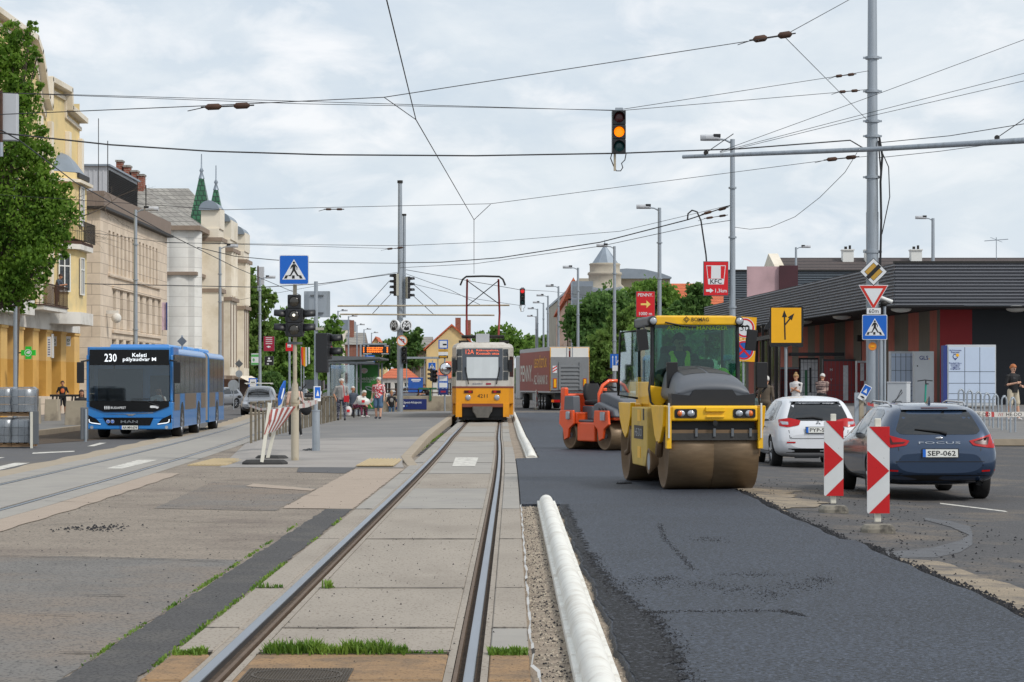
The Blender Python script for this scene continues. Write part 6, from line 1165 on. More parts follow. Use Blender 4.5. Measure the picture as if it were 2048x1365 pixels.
# ---------------------------------------------------------------- vehicles
M('car_blue', srgb(36,58,86), .28, .45, var=.06, coat=1, spec=.6); M('car_white', srgb(222,224,228), .3, var=.05, coat=.5, dirt=srgb(196,194,190), ds=1.6, dt=(.55,.75)); M('car_silver', srgb(150,154,160), .3, .5, var=.05, coat=.6); M('car_grey', srgb(126,130,136), .3, .5, var=.05, coat=.6); M('car_dark', srgb(40,50,66), .3, .4, coat=.6)
M('car_glass', srgb(20,24,28), .05, var=.3, vs=2, spec=1); M('tyre', srgb(26,26,27), .85, var=.2, vs=10); M('rim', srgb(150,152,156), .35, .8, var=.1); M('rim_hole', srgb(14,14,14), .8); M('trim_black', srgb(22,22,24), .5, var=.15, vs=6)
M('tail_red', srgb(170,8,14), .3, var=.35, vs=12, spec=.3, coat=.2, emit=((.5,.01,.01),.15)); M('tail_dark', srgb(70,6,10), .35); M('plate_white', srgb(222,222,216), .4); M('chrome', srgb(190,192,196), .2, 1.); M('lamp_clear', srgb(190,196,204), .1, .3, var=.4, vs=30, coat=1)
M('indicator', srgb(230,110,20), .2, var=.2, vs=20, coat=1)
def gridpoly(poly, step):
    bm = bmesh.new(); f = bm.faces.new([bm.verts.new((x,y,0)) for x,y in poly]); bmesh.ops.triangulate(bm, faces=[f])
    for ax in (0,1):
        lo = min(p[ax] for p in poly); hi = max(p[ax] for p in poly); n = max(1, int((hi-lo)/step))
        for i in range(1, n):
            c = [0,0,0]; c[ax] = lo+(hi-lo)*i/n; no = [0,0,0]; no[ax] = 1
            bmesh.ops.bisect_plane(bm, geom=bm.verts[:]+bm.edges[:]+bm.faces[:], plane_co=c, plane_no=no)
    bm.verts.index_update(); v = [tuple(x.co) for x in bm.verts]; fs = [[q.index for q in x.verts] for x in bm.faces]; bm.free(); return v, fs
def decal(bvh, par, name, poly, axis, sign, m, off=.004, step=.08):
    v, fs = gridpoly(poly, step); out = []
    for a, c, _ in v:
        o = Vector((sign*5, a, c)) if axis == 'X' else Vector((a, sign*12, c)); d = Vector((-sign,0,0)) if axis == 'X' else Vector((0,-sign,0))
        hit, n, _, _ = bvh.ray_cast(o, d)
        if hit is None: hit, n, _, _ = bvh.find_nearest(Vector((sign*.9,a,c)) if axis == 'X' else Vector((a, sign*.5, c)))
        out.append(hit-d*off)
    b = MB().mat(m); b.add(out, fs, True); return b.build(name, par)
def rounded(pts, r=.2, n=4):
    o = []; m = len(pts)
    for i in range(m):
        p, a, c = Vector(pts[i]), Vector(pts[i-1]), Vector(pts[(i+1)%m]); e1 = p+(a-p)*r; e2 = p+(c-p)*r
        for k in range(n+1): t = k/n; q = e1*(1-t)**2+p*2*t*(1-t)+e2*t*t; o.append((q.x,q.y))
    return o
def wheel(t, x, y, r, w, side, spokes=5, zc=None, sub=True):
    zc = zc or r; b = MB().mat('tyre'); b.lathe([(r*.68,-w/2),(r*.93,-w/2),(r,-w*.36),(r,w*.36),(r*.93,w/2),(r*.68,w/2)], (x,y,zc), 'X', 28, caps=False); b.mat('rim_hole'); b.lathe([(r*.69,-w*.3),(r*.69,w*.3)], (x,y,zc), 'X', 20); o = b.build('wheel', t)
    b = MB().mat('rim'); xo = x+side*w*.42; b.lathe([(r*.7,-.015),(r*.7,.015),(r*.62,.02),(r*.62,-.015)] if side > 0 else [(r*.62,-.02),(r*.7,-.015),(r*.7,.015),(r*.62,.015)], (xo,y,zc), 'X', 28, caps=False)
    for i in range(spokes): a = 2*PI*i/spokes+.3; c, s_ = math.cos(a), math.sin(a); b.tube([(xo,y+c*r*.1,zc+s_*r*.1),(xo,y+c*r*.64,zc+s_*r*.64)], [.045*r/.33,.03*r/.33], 4)
    b.lathe([(r*.16,-.02),(r*.16,.02)], (xo,y,zc), 'X', 12); b.build('rim', o); return o
def carbody(t, prof, W, paint, arches, r=.36, mirror_y=None):
    rings = []
    for y, zb, zl, zt, kb, kt in prof:
        w = W/2*kb; q = W/2*kt; h = [(0,zb),(w*.8,zb),(w*.96,zb+.1),(w,(zb+zl)/2+.05),(w*.965,zl),(q+(w*.965-q)*.12,zt-(zt-zl)*.16-.01),(q*.86,zt-.015),(0,zt+.012)]
        rings.append([(x,y,z) for x,z in h]+[(-x,y,z) for x,z in h[-2:0:-1]])
    b = MB().mat(paint); b.loft(rings); tmp = b.build('tmp', sub=2); bpy.context.view_layer.update(); dg = bpy.context.evaluated_depsgraph_get(); me = bpy.data.meshes.new_from_object(tmp.evaluated_get(dg)); tmp.modifiers.clear(); tmp.data = me
    bm = bmesh.new(); bm.from_mesh(me); bvh = BVHTree.FromBMesh(bm); bm.free()
    b = MB().mat('trim_black')
    for ya, za in arches: b.cyl((-W,ya,za),(-W*.24,ya,za),r+.045,n=28); b.cyl((W*.24,ya,za),(W,ya,za),r+.045,n=28)
    c = b.build('cut'); m = tmp.modifiers.new('b','BOOLEAN'); m.object = c; m.operation = 'DIFFERENCE'; m.solver = 'EXACT'; m.material_mode = 'TRANSFER' if hasattr(m,'material_mode') else None
    bpy.context.view_layer.update(); dg = bpy.context.evaluated_depsgraph_get(); me2 = bpy.data.meshes.new_from_object(tmp.evaluated_get(dg)); 
    for p in me2.polygons: p.use_smooth = True
    bpy.data.objects.remove(tmp); bpy.data.objects.remove(c)
    o = bpy.data.objects.new('body', me2); COL.objects.link(o); o.parent = t
    try: me2.set_sharp_from_angle(angle=.7)
    except Exception: pass
    return o, bvh
def surf(bvh, x, z): return bvh.ray_cast(Vector((x,-9,z)), Vector((0,1,0)))[0].y
def plate_txt(t, txt, T, w=.52):
    b = MB().mat('plate_white'); old = b.T; b.T = T; h = .115
    b.add([(-w/2,-h/2,.004),(w/2,-h/2,.004),(w/2,h/2,.004),(-w/2,h/2,.004)],[(0,1,2,3)]); b.mat('trim_black'); b.add([(-w/2-.015,-h/2-.012,0),(w/2+.015,-h/2-.012,0),(w/2+.015,h/2+.012,0),(-w/2-.015,h/2+.012,0)],[(0,1,2,3)])
    b.mat('sign_blue'); b.add([(-w/2,-h/2,.006),(-w/2+.045,-h/2,.006),(-w/2+.045,h/2,.006),(-w/2,h/2,.006)],[(0,1,2,3)]); b.T = None; b.mat('sign_black'); b.text(txt, T @ Matrix.Translation((.02,0,.008)), w=w*.8, h=.075, bold=.01); return b.build('number_plate', t)
HATCH = lambda L, Ht, zf=.34: [(0.0,.42,.60,.72,.70,.60),(.03,.36,.66,.86,.86,.70),(.10,.30,.78,.98,.94,.78),(.22,.26,.92,1.16,.975,.74),(.42,.24,.97,Ht-.10,.99,.70),(.62,.22,.98,Ht-.035,1,.70),(1.2,.2,.97,Ht,1,.71),(2.0,.2,.95,Ht,1,.71),(2.7,.2,.93,Ht-.06,1,.69),(L-1.35,.2,.92,1.14,.99,.68),(L-1.1,.2,.9,1.0,.99,.76),(L-.5,.22,.78,.88,.97,.74),(L-.12,.3,.6,.72,.9,.7),(L,.38,.5,.6,.78,.6)]
def hatch(label, name, loc, rz, paint, L=4.6, W=1.8, Ht=1.47, det=True, plate=None, wagon=False, cat='car'):
    t = thing(name, label, cat, loc, rz); body, bvh = carbody(t, HATCH(L,Ht), W, paint, [(.98,.33),(L-.93,.33)], .33)
    bpy.context.view_layer.update()
    for x, sd in ((W/2-.13,1),(-W/2+.13,-1)):
        for y in (.98, L-.93): wheel(t, x, y, .33, .22, sd)
    rg = [(-.56,.99),(.56,.99),(.63,1.05),(.50,Ht-.115),(.3,Ht-.085),(-.3,Ht-.085),(-.50,Ht-.115),(-.63,1.05)]; decal(bvh, t, 'rear_window', rounded(rg,.15,2), 'Y', -1, 'car_glass')
    for sd in (-1,1):
        q = [(.62,1.03),(.95,.98),(1.45,.975),(1.45,Ht-.1),(1.0,Ht-.105),(.75,Ht-.16)] ; decal(bvh, t, 'side_window', q, 'X', sd, 'car_glass')
        decal(bvh, t, 'side_window', [(1.5,.972),(2.35,.955),(2.35,Ht-.1),(1.5,Ht-.1)], 'X', sd, 'car_glass'); decal(bvh, t, 'side_window', [(2.4,.954),(L-1.3,.95),(L-1.5,1.05),(2.85,Ht-.13),(2.4,Ht-.1)], 'X', sd, 'car_glass')
        m = MB().mat(paint if wagon else 'trim_black'); m.ell((sd*(W/2+.11),L-1.5,1.02),(.11,.07,.075),12,8); mo = m.build('mirror', t)
        m = MB().mat('car_glass'); m.ell((sd*(W/2+.11),L-1.565,1.02),(.09,.012,.06),12,6); m.build('mirror_glass', mo)
    sm = lambda n_, q, ax, sg: decal(bvh, t, n_, q, ax, sg, 'trim_black', .0025, .15)
    for sd in (-1,1):
        for y0 in (1.47,2.37,L-1.32): sm('door_seam', [(y0,.34),(y0+.012,.34),(y0+.012,.96),(y0,.96)], 'X', sd)
        sm('door_seam', [(1.0,.33),(L-1.3,.31),(L-1.3,.325),(1.0,.345)], 'X', sd); sm('tailgate_side_seam', [(sd*.585,.62),(sd*.597,.62),(sd*.64,.95),(sd*.628,.95)], 'Y', -1)
        for y0 in (1.6,2.5): decal(bvh, t, 'door_handle', [(y0,.83),(y0+.2,.83),(y0+.2,.86),(y0,.86)], 'X', sd, paint if wagon else 'trim_black', .03, .1)
    decal(bvh, t, 'windscreen', [(-.6,1.0),(.6,1.0),(.5,Ht-.09),(-.5,Ht-.09)], 'Y', 1, 'car_glass')
    return t, bvh, W, L, Ht
# blue estate car
t, bvh, W, L, Ht = hatch('dark blue estate car seen from behind, nearest car in the picture', 'estate_car', (6.33,34.75,-.15), .015, 'car_blue', 4.65, 1.84, 1.46, wagon=True)
for sd in (-1,1):
    decal(bvh, t, 'taillight', rounded([(sd*.44,.90),(sd*.50,.83),(sd*.70,.80),(sd*.84,.79),(sd*.85,.97),(sd*.80,1.00),(sd*.62,.945)],.12,2), 'Y', -1, 'tail_red', .012, .05)
    o = decal(bvh, t, 'light_strip', [(sd*.5,.885),(sd*.54,.855),(sd*.72,.84),(sd*.76,.955),(sd*.72,.955),(sd*.69,.875)], 'Y', -1, 'tail_dark', .016, .05)
    decal(bvh, t, 'reflector', [(sd*.62,.44),(sd*.84,.45),(sd*.84,.475),(sd*.62,.465)], 'Y', -1, 'tail_red', .012); b = MB().mat('chrome'); b.tube([(sd*.57,.9,Ht-.05),(sd*.58,1.1,Ht-.0),(sd*.58,2.4,Ht+.015),(sd*.57,2.7,Ht-.03)], .016, 6); b.build('roof_rail', t)
decal(bvh, t, 'lower_bumper', [(-.80,.21),(.80,.21),(.84,.37),(.6,.39),(-.6,.39),(-.84,.37)], 'Y', -1, 'trim_black', .008); decal(bvh, t, 'tailgate_seam', [(-.66,.585),(.66,.585),(.66,.595),(-.66,.595)], 'Y', -1, 'trim_black', .005)
decal(bvh, t, 'spoiler', [(-.5,Ht-.105),(.5,Ht-.105),(.48,Ht-.05),(-.48,Ht-.05)], 'Y', -1, 'car_blue', .06); decal(bvh, t, 'brake_light', [(-.2,Ht-.085),(.2,Ht-.085),(.2,Ht-.07),(-.2,Ht-.07)], 'Y', -1, 'tail_dark', .065)
plate_txt(t, 'SEP-062', TX((0,surf(bvh,0,.65)-.02,.715),(1,0,0),(0,.12,1)))
b = MB().mat('chrome'); b.text('FOCUS', TX((0,surf(bvh,0,.86)-.008,.87),(1,0,0),(0,.25,1)), w=.62, h=.035); b.build('badge_lettering', t); b = MB().mat('chrome'); b.ell((0,surf(bvh,0,.93)-.004,.935),(.06,.01,.024),18,8); o = b.build('badge', t)
b = MB().mat('trim_black'); b.tube([(x,surf(bvh,x,z)-.02,z) for x,z in ((.12,1.0),(.02,1.03),(-.35,1.07))], [.03,.02,.008], 6); b.build('wiper', t); b = MB().mat('car_blue'); b.loft([[(w_*x,y+.9,z) for x,z in ((-1,Ht-.02),(1,Ht-.02),(.3,Ht+h_),(-.3,Ht+h_))] for y,w_,h_ in ((-.06,.02,.09),(.12,.035,.01))], smooth=False); b.build('antenna_fin', t)
b = MB().mat('chrome'); b.lathe([(.042,-.03),(.042,.1)], (.6,.07,.27), 'Y', 16, caps=False); b.mat('rim_hole'); b.lathe([(.036,0),(.036,.01)], (.6,.08,.27), 'Y', 14); b.build('exhaust', t)
# white hatchback
t, bvh, W, L, Ht = hatch('white hatchback seen from behind beside the yellow roller', 'hatchback', (6.33,48.5,-.16), .03, 'car_white', 4.5, 1.76, 1.5)
for sd in (-1,1):
    decal(bvh, t, 'taillight', rounded([(sd*.36,1.0),(sd*.40,.90),(sd*.62,.86),(sd*.80,.88),(sd*.79,1.02),(sd*.60,1.05)],.15,2), 'Y', -1, 'tail_red', .014, .05); decal(bvh, t, 'light_insert', [(sd*.62,.91),(sd*.8,.92),(sd*.76,.98),(sd*.62,.97)], 'Y', -1, 'lamp_clear', .018, .05)
    decal(bvh, t, 'reflector', [(sd*.48,.53),(sd*.66,.53),(sd*.66,.56),(sd*.48,.56)], 'Y', -1, 'tail_red', .01)
decal(bvh, t, 'lower_bumper', [(-.7,.24),(.7,.24),(.62,.42),(-.62,.42)], 'Y', -1, 'trim_black', .008); decal(bvh, t, 'tailgate_seam', [(-.58,.62),(.58,.62),(.58,.63),(-.58,.63)], 'Y', -1, 'trim_black', .005); decal(bvh, t, 'spoiler', [(-.52,Ht-.11),(.52,Ht-.11),(.5,Ht-.05),(-.5,Ht-.05)], 'Y', -1, 'car_white', .09)
plate_txt(t, 'PYP-561', TX((0,surf(bvh,0,.74)-.02,.8),(1,0,0),(0,.15,1))); b = MB().mat('trim_black'); b.tube([(x,surf(bvh,x,z)-.02,z) for x,z in ((.1,1.02),(-.1,1.06),(-.45,1.04))], [.03,.02,.01], 6); b.build('wiper', t); b = MB().mat('galv_dark'); b.lathe([(.09,-.25),(.09,.25)], (-.2,.3,.3), 'X', 14); b.build('muffler', t)
b = MB().mat('galv_dark'); b.T = TX((0,surf(bvh,0,.94)-.01,.95),(1,0,0),(0,.35,1)); [b.add([(0,0,0),(math.cos(a-.5)*.035,math.sin(a-.5)*.035,0),(math.cos(a)*.06,math.sin(a)*.06,0),(math.cos(a+.5)*.035,math.sin(a+.5)*.035,0)],[(0,1,2,3)]) for a in (PI/2,PI/2+2.09,PI/2-2.09)]; b.build('badge', t)
# other cars
t, bvh, *_ = hatch('silver blue car half hidden behind the orange roller and the yellow cab', 'parked_car', (5.4,92,-.15), .05, 'car_silver', 4.5, 1.8, 1.5)
for sd in (-1,1): decal(bvh, t, 'taillight', [(sd*.72,.8),(sd*.80,.8),(sd*.78,1.2),(sd*.74,1.2)], 'Y', -1, 'tail_red', .012)
def front_bits(t, bvh, sd=1, off=.012, Lt=None):
    for s_ in (-1,1): decal(bvh, t, 'headlight', rounded([(s_*.5,.62),(s_*.82,.66),(s_*.8,.8),(s_*.52,.76)],.2,2), 'Y', 1, 'lamp_clear', off)
    decal(bvh, t, 'grille', [(-.42,.56),(.42,.56),(.46,.74),(-.46,.74)], 'Y', 1, 'trim_black', off); decal(bvh, t, 'bumper', [(-.8,.3),(.8,.3),(.8,.46),(-.8,.46)], 'Y', 1, 'trim_black', off)
t, bvh, W, L, Ht = hatch('grey off-road car with roof rack driving towards the camera', 'off_road_car', (P(512,0,124).x-.15,128.6,-.1), PI+.04, 'car_grey', 4.4, 1.85, 1.6); front_bits(t, bvh)
b = MB().mat('plate_white'); 
for s_ in (-1,1): b.tube([(s_*.65,1.2,Ht+.1),(s_*.65,3.0,Ht+.1)],.025)
b.tube([(-.75,2.9,Ht+.13),(.75,2.9,Ht+.13)],.03); b.build('roof_rack', t)
t, bvh, *_ = hatch('silver parked car behind the round sign back at the left kerb', 'parked_car', (P(455,0,158).x,162,-.05), PI-.5, 'car_silver', 4.4, 1.78, 1.45); front_bits(t, bvh)
t, bvh, *_ = hatch('dark blue far car behind the woman with long hair', 'parked_car', (P(600,0,200).x,200,-.1), PI, 'car_dark', 4.4, 1.78, 1.5); front_bits(t, bvh)
t, bvh, *_ = hatch('dark far car crossing behind the underpass railing', 'parked_car', (P(772,0,240).x,240,-.1), PI/2, 'car_dark', 4.4, 1.78, 1.5)
t, bvh, *_ = hatch('silver far car behind the underpass railing, right of the mast', 'parked_car', (P(858,0,250).x,250,-.1), PI/2, 'car_silver', 4.4, 1.78, 1.5)
# van
t = thing('van', 'white delivery van with black grille facing the camera', 'van', (P(631,0,188).x,193,-.1), PI-.08); prof = [(0,.3,1.2,2.4,.95,.85),(.2,.3,1.2,2.5,1,.86),(2,.3,1.2,2.55,1,.86),(3.6,.3,1.2,2.5,1,.84),(4.1,.3,1.2,2.1,.99,.8),(4.6,.3,1.15,1.35,.97,.74),(5.1,.32,.95,1.1,.93,.7),(5.35,.4,.7,.85,.8,.6)]
body, bvh = carbody(t, prof, 2.05, 'car_white', [(1,.35),(4.4,.35)], .35); [wheel(t, s_*.9, y, .35, .24, s_) for s_ in (-1,1) for y in (1,4.4)]
decal(bvh, t, 'windscreen', rounded([(-.82,1.32),(.82,1.32),(.72,2.05),(-.72,2.05)],.12,2), 'Y', 1, 'car_glass'); decal(bvh, t, 'grille', rounded([(-.45,.65),(.45,.65),(.5,1.0),(-.5,1.0)],.2,2), 'Y', 1, 'trim_black', .01); decal(bvh, t, 'bumper', [(-.9,.36),(.9,.36),(.9,.5),(-.9,.5)], 'Y', 1, 'trim_black', .01)
for s_ in (-1,1): decal(bvh, t, 'headlight', rounded([(s_*.6,.8),(s_*.9,.85),(s_*.88,1.15),(s_*.66,1.0)],.2,2), 'Y', 1, 'lamp_clear', .01); decal(bvh, t, 'side_window', [(3.5,1.25),(4.4,1.25),(4.0,1.95),(3.5,2.0)], 'X', s_, 'car_glass'); b = MB().mat('trim_black'); b.box((s_*1.15,4.3,1.5),(.2,.12,.35)); b.build('mirror', t, bevel=.03)
# ---------------------------------------------------------------- articulated bus (front at y=0, facing -Y)
M('bus_blue', srgb(36,122,194), .35, var=.06, dirt=srgb(60,118,168), ds=1.5, dt=(.5,.75), coat=.5); M('bus_pale', srgb(104,164,222), .4, var=.05); M('bellows', srgb(150,140,128), .8, var=.1); M('bus_side_glass', srgb(74,70,64), .12, var=.6, vs=1.2, spec=.8, stretch=(1,2.5,.5)); M('bus_black', srgb(7,8,10), .25, spec=.35); M('seat_dark', srgb(40,40,44), .8); M('led_white', srgb(236,240,244), .5, emit=((.85,.9,.95),.65)); glass('windscreen', (.66,.72,.72), .965, .02); M('brown_panel', srgb(112,98,84), .35, var=.15, vs=2)
def rbox(b, x, y0, y1, z0, z1, r=.18, n=5):
    pr = [(-x,z0),(x,z0)]+[(x-r+r*math.cos(PI/2*i/n), z1-r+r*math.sin(PI/2*i/n)) for i in range(n+1)]+[(-x+r-r*math.sin(PI/2*i/n), z1-r+r*math.cos(PI/2*i/n)) for i in range(n+1)]
    return b.loft([[(u,y,w) for u,w in pr] for y in (y0,y1)], smooth=False)
t = thing('articulated_bus', 'blue articulated city bus with route 230 display at the left', 'bus', (-11.33,69.6,-.05), .036)
b = MB().mat('bus_blue'); rbox(b, 1.27, 1.7, 10.4, .33, 2.74); b.bx(-1.27,1.27,.25,1.7,.33,1.1); b.bx(-1.27,1.27,.25,1.7,2.5,2.74); b.mat('bus_pale'); rbox(b, .9, 2.5, 6.5, 2.74, 2.86, .06); rbox(b, .9, 8.0, 10.2, 2.74, 2.88, .06); b.build('front_body', t)
b = MB().mat('bus_blue'); rbox(b, 1.27, 11.6, 17.6, .33, 2.74); b.mat('bus_pale'); rbox(b, .9, 12.0, 15.5, 2.74, 2.88, .06); b.build('rear_body', t)
b = MB().mat('bellows'); 
for i in range(9): rbox(b, 1.24 if i % 2 else 1.18, 10.4+i*.133, 10.4+(i+1)*.133, .4, 2.72 if i % 2 else 2.66)
b.build('bellows', t)
# cab shell behind glass
fr = [(-1.26,.30),(1.26,.30),(1.27,.8),(1.26,2.4),(1.17,2.68),(1.0,2.76),(-1.0,2.76),(-1.17,2.68),(-1.26,2.4),(-1.27,.8)]
b = MB().mat('bus_blue'); b.bx(-1.26,1.26,-.06,.25,.30,.62); b.bx(-1.27,1.27,.0,.25,.62,1.12); b.bx(-1.27,-1.19,.0,.25,1.12,2.5); b.bx(1.19,1.27,.0,.25,1.12,2.5); b.bx(-1.2,1.2,.02,.25,2.22,2.74); b.build('front_mask', t, bevel=.03)
b = MB().mat('bus_black'); b.bx(-1.17,1.17,-.03,.0,2.2,2.66); b.prism([(-1.17,1.14),(1.17,1.14),(1.17,.98),(.75,.82),(-.75,.82),(-1.17,.98)], 'Y', -.035, 0); b.prism([(-.78,.65),(.72,.65),(.62,.42),(-.62,.42)], 'Y', -.075, -.058); b.build('black_panel', t)
b = MB().mat('windscreen'); b.bx(-1.18,1.18,-.025,-.018,1.13,2.22); b.build('windscreen', t); b = MB().mat('seat_dark'); b.bx(-1.15,.2,1.6,1.65,.5,2.1); b.bx(-1.15,1.15,.06,.3,1.0,1.12); b.bx(.5,1.1,.95,1.0,.6,1.9); b.bx(-.6,-.56,1.0,1.04,.5,2.2); b.build('interior', t)
b = MB().mat('led_white'); b.text('230', FR(-.55,-.045,2.42), w=.36, h=.24, bold=.03); b.text('Keleti', FR(.3,-.045,2.5), w=.42, h=.12, bold=.02); b.text('pályaudvar M', FR(.3,-.045,2.36), w=.98, h=.14, bold=.02); b.build('route_display', t)
b = MB().mat('sign_white'); b.text('BUDAPEST', FR(-.32,-.045,.94), w=.45, bold=.03)
for x in (-.72,-.66,-.6): b.ell((x,-.04,.94),(.02,.005,.055),8,6)
b.prism(rrect(.26,.1,.04), 'Y', -.046, -.044) if 0 else pl(b, [(x+.72,z+.97) for x,z in rrect(.22,.07,.03)], -.045); disc(b, .82,.97,.055,-.046,14); b.mat('chrome'); b.text('MAN', FR(0,-.08,.53), w=.5, h=.075, bold=.05); b.prism([(-.75,.74),(.7,.78),(.7,.8),(.2,.76),(.1,.7),(-.02,.7),(-.1,.745)], 'Y', -.012, -.002); b.build('front_lettering', t)
b = MB().mat('sign_blue'); disc(b, -.62,.535,.055,-.08,14); disc(b, -.49,.535,.055,-.08,14); b.mat('sign_white'); ringp(b,-.62,.535,.045,.052,-.083,14); ringp(b,-.49,.535,.045,.052,-.083,14); disc(b,-.62,.55,.015,-.084,6); disc(b,-.49,.55,.015,-.084,6); b.build('accessibility_stickers', t); plate_txt(t, 'AA MH-674', FR(0,-.068,.355))
for s_ in (-1,1):
    b = MB().mat('bus_black'); b.prism([(s_*.82,.44),(s_*1.24,.5),(s_*1.24,.74),(s_*.95,.6)], 'Y', -.07, 0); o = b.build('headlight', t); b = MB().mat('led_white'); b.tube([(s_*.84,-.075,.455),(s_*1.1,-.075,.49),(s_*1.17,-.075,.52),(s_*1.18,-.07,.6)], .014, 5); b.build('light_strip', o)
    b = MB().mat('lamp_clear'); b.lathe([(.05,0),(.04,.01)], (s_*1.1,-.07,.36), 'Y', 12); b.build('fog_lamp', t); b = MB().mat('trim_black'); b.tube([(s_*1.2,.0,2.35),(s_*1.4,-.15,2.3)], .03); b.box((s_*1.42,-.15,1.98),(.2,.16,.62)); b.build('mirror', t, bevel=.05)
b = MB().mat('trim_black'); b.tube([(.05,-.05,1.14),(.5,-.05,1.13),(.9,-.05,.98)], .018, 5); b.tube([(.05,-.05,1.2),(.6,-.05,1.2)], .012, 5); b.build('wiper', t)
for y0, y1 in ((.5,2.0),(3.55,7.1),(8.75,10.3),(11.8,14.0),(15.4,17.3)):
    for s_ in (-1,1): b = MB().mat('brown_panel'); b.bx(*sorted((s_*1.271,s_*1.278)),y0,y1,.85,1.35); b.build('side_panel', t)
ws = [(.45,2.0),(2.1,3.4),(3.5,4.9),(5.0,6.3),(6.4,7.9),(8.0,9.2),(9.3,10.3),(11.8,13.2),(13.3,14.8),(14.9,16.2),(16.3,17.3)]
for y0, y1 in ws:
    for s_ in (-1,1): b = MB().mat('bus_side_glass'); b.bx(*sorted((s_*1.272,s_*1.282)),y0,y1,1.36,2.52); b.build('window', t)
for y, in ((2.75,),(7.95,),(14.7,)):
    for s_ in (-1,1): b = MB().mat('bus_black'); b.prism([(y+.62*math.cos(a), .35+.75*math.sin(a)) for a in [PI*k/14 for k in range(15)]], 'X', *sorted((s_*1.2,s_*1.276))); b.build('wheel_arch', t); wheel(t, s_*1.12, y, .47, .3, s_, 8)
# ---- second bus far right
t = thing('city_bus', 'blue and black city bus waiting beyond the truck, mostly hidden', 'bus', (6.95,176,-.1), -.03); b = MB().mat('bus_blue'); rbox(b, 1.27, 0, 12, .33, 2.85); b.mat('bus_pale'); rbox(b, .9, 1.5, 6, 2.85, 3.1, .12); b.build('body', t); b = MB().mat('bus_black'); b.bx(-1.2,1.15,-.03,-.0,.9,2.7); b.build('windscreen', t)
b = MB().mat('green_sign'); b.text('122', FR(-.0,-.04,2.4), h=.16); b.bx(.3,.9,-.04,-.03,2.4,2.46); b.bx(.3,.8,-.04,-.03,2.3,2.35); b.build('route_display', t); [wheel(t, s_*1.1, 2.7, .47, .3, s_) for s_ in (-1,1)]
# ---- tram
M('tram_cream', srgb(206,200,190), .45, var=.08, vs=2, dirt=srgb(178,168,154), ds=2); M('tram_yellow', srgb(238,158,16), .4, var=.08, vs=2, dirt=srgb(206,134,30), ds=1.5); M('tram_brown', srgb(134,70,48), .5); M('tram_screen', srgb(88,94,102), .3, var=.2); M('tram_blind', srgb(214,220,222), .6, var=.08, vs=2); M('led_red', srgb(240,96,60), .4, emit=((.95,.22,.12),.7)); M('panto_red', srgb(140,44,40), .5, .2)
t = thing('tram', 'yellow and cream tram number 4211 on route 12A with raised pantograph', 'tram', (-1.23,98,0)); w0, w1 = 1.1, 1.29
def trsec(m, z0, z1, name, ex=0): 
    b = MB().mat(m); b.loft([[(x*(w1+ex),y,z) for x,y in ()] for z in ()]) if 0 else None
    pr = [(-w0-ex,-ex),(w0+ex,-ex),(w1+ex,1.1),(w1+ex,14.5),(-w1-ex,14.5),(-w1-ex,1.1)]; b.prism(pr, 'Z', z0, z1); return b.build(name, t)
trsec('tram_yellow', .78, 1.42, 'lower_body'); trsec('tram_brown', 1.42, 1.5, 'brown_stripe', .006); trsec('tram_cream', 1.5, 3.12, 'upper_body'); 
b = MB().mat('tram_cream'); pr = [(-w0,0),(w0,0),(w1,1.1),(w1,14.5),(-w1,14.5),(-w1,1.1)]; b.loft([[(x*k,.0+y*1+(1-k)*1.6*(y<.5),z) for x,y in pr] for z,k in ((3.12,1),(3.24,.95),(3.34,.8))], smooth=False); b.build('roof', t)
b = MB().mat('tram_brown'); b.bx(-.85,.85,-.03,-.0,.63,.78); b.mat('tram_yellow')
for s_ in (-1,1): b.bx(*sorted((s_*.86,s_*1.12)),-.02,.9,.22,.78); b.bx(*sorted((s_*1.12,s_*1.28)),1.2,14,.3,.78)
b.build('skirt', t); b = MB().mat('trim_black'); b.bx(-1.0,1.0,.3,1.3,.1,.8); b.bx(-.85,.85,.2,14,.25,.7); b.build('underframe', t)
b = MB().mat('tram_screen'); b.bx(-.84,.84,-.03,-.005,1.76,3.08); b.build('windscreen', t, bevel=.02); b = MB().mat('tram_blind'); b.add([(x,-.036-(.012 if i % 2 else 0),z) for z in (1.84,2.72) for i,x in enumerate((-.66,-.35,-.02,.3,.66))], [(i,i+1,i+6,i+5) for i in range(4)]); b.build('white_blind', t)
b = MB().mat('led_red'); b.text('12A', FR(-.53,-.04,2.94), w=.34, h=.19); b.text('Rákospalota,', FR(.22,-.04,2.99), w=.95, h=.1, bold=.015); b.text('Kossuth utca', FR(.22,-.04,2.87), w=.95, h=.1, bold=.015); b.build('route_display', t)
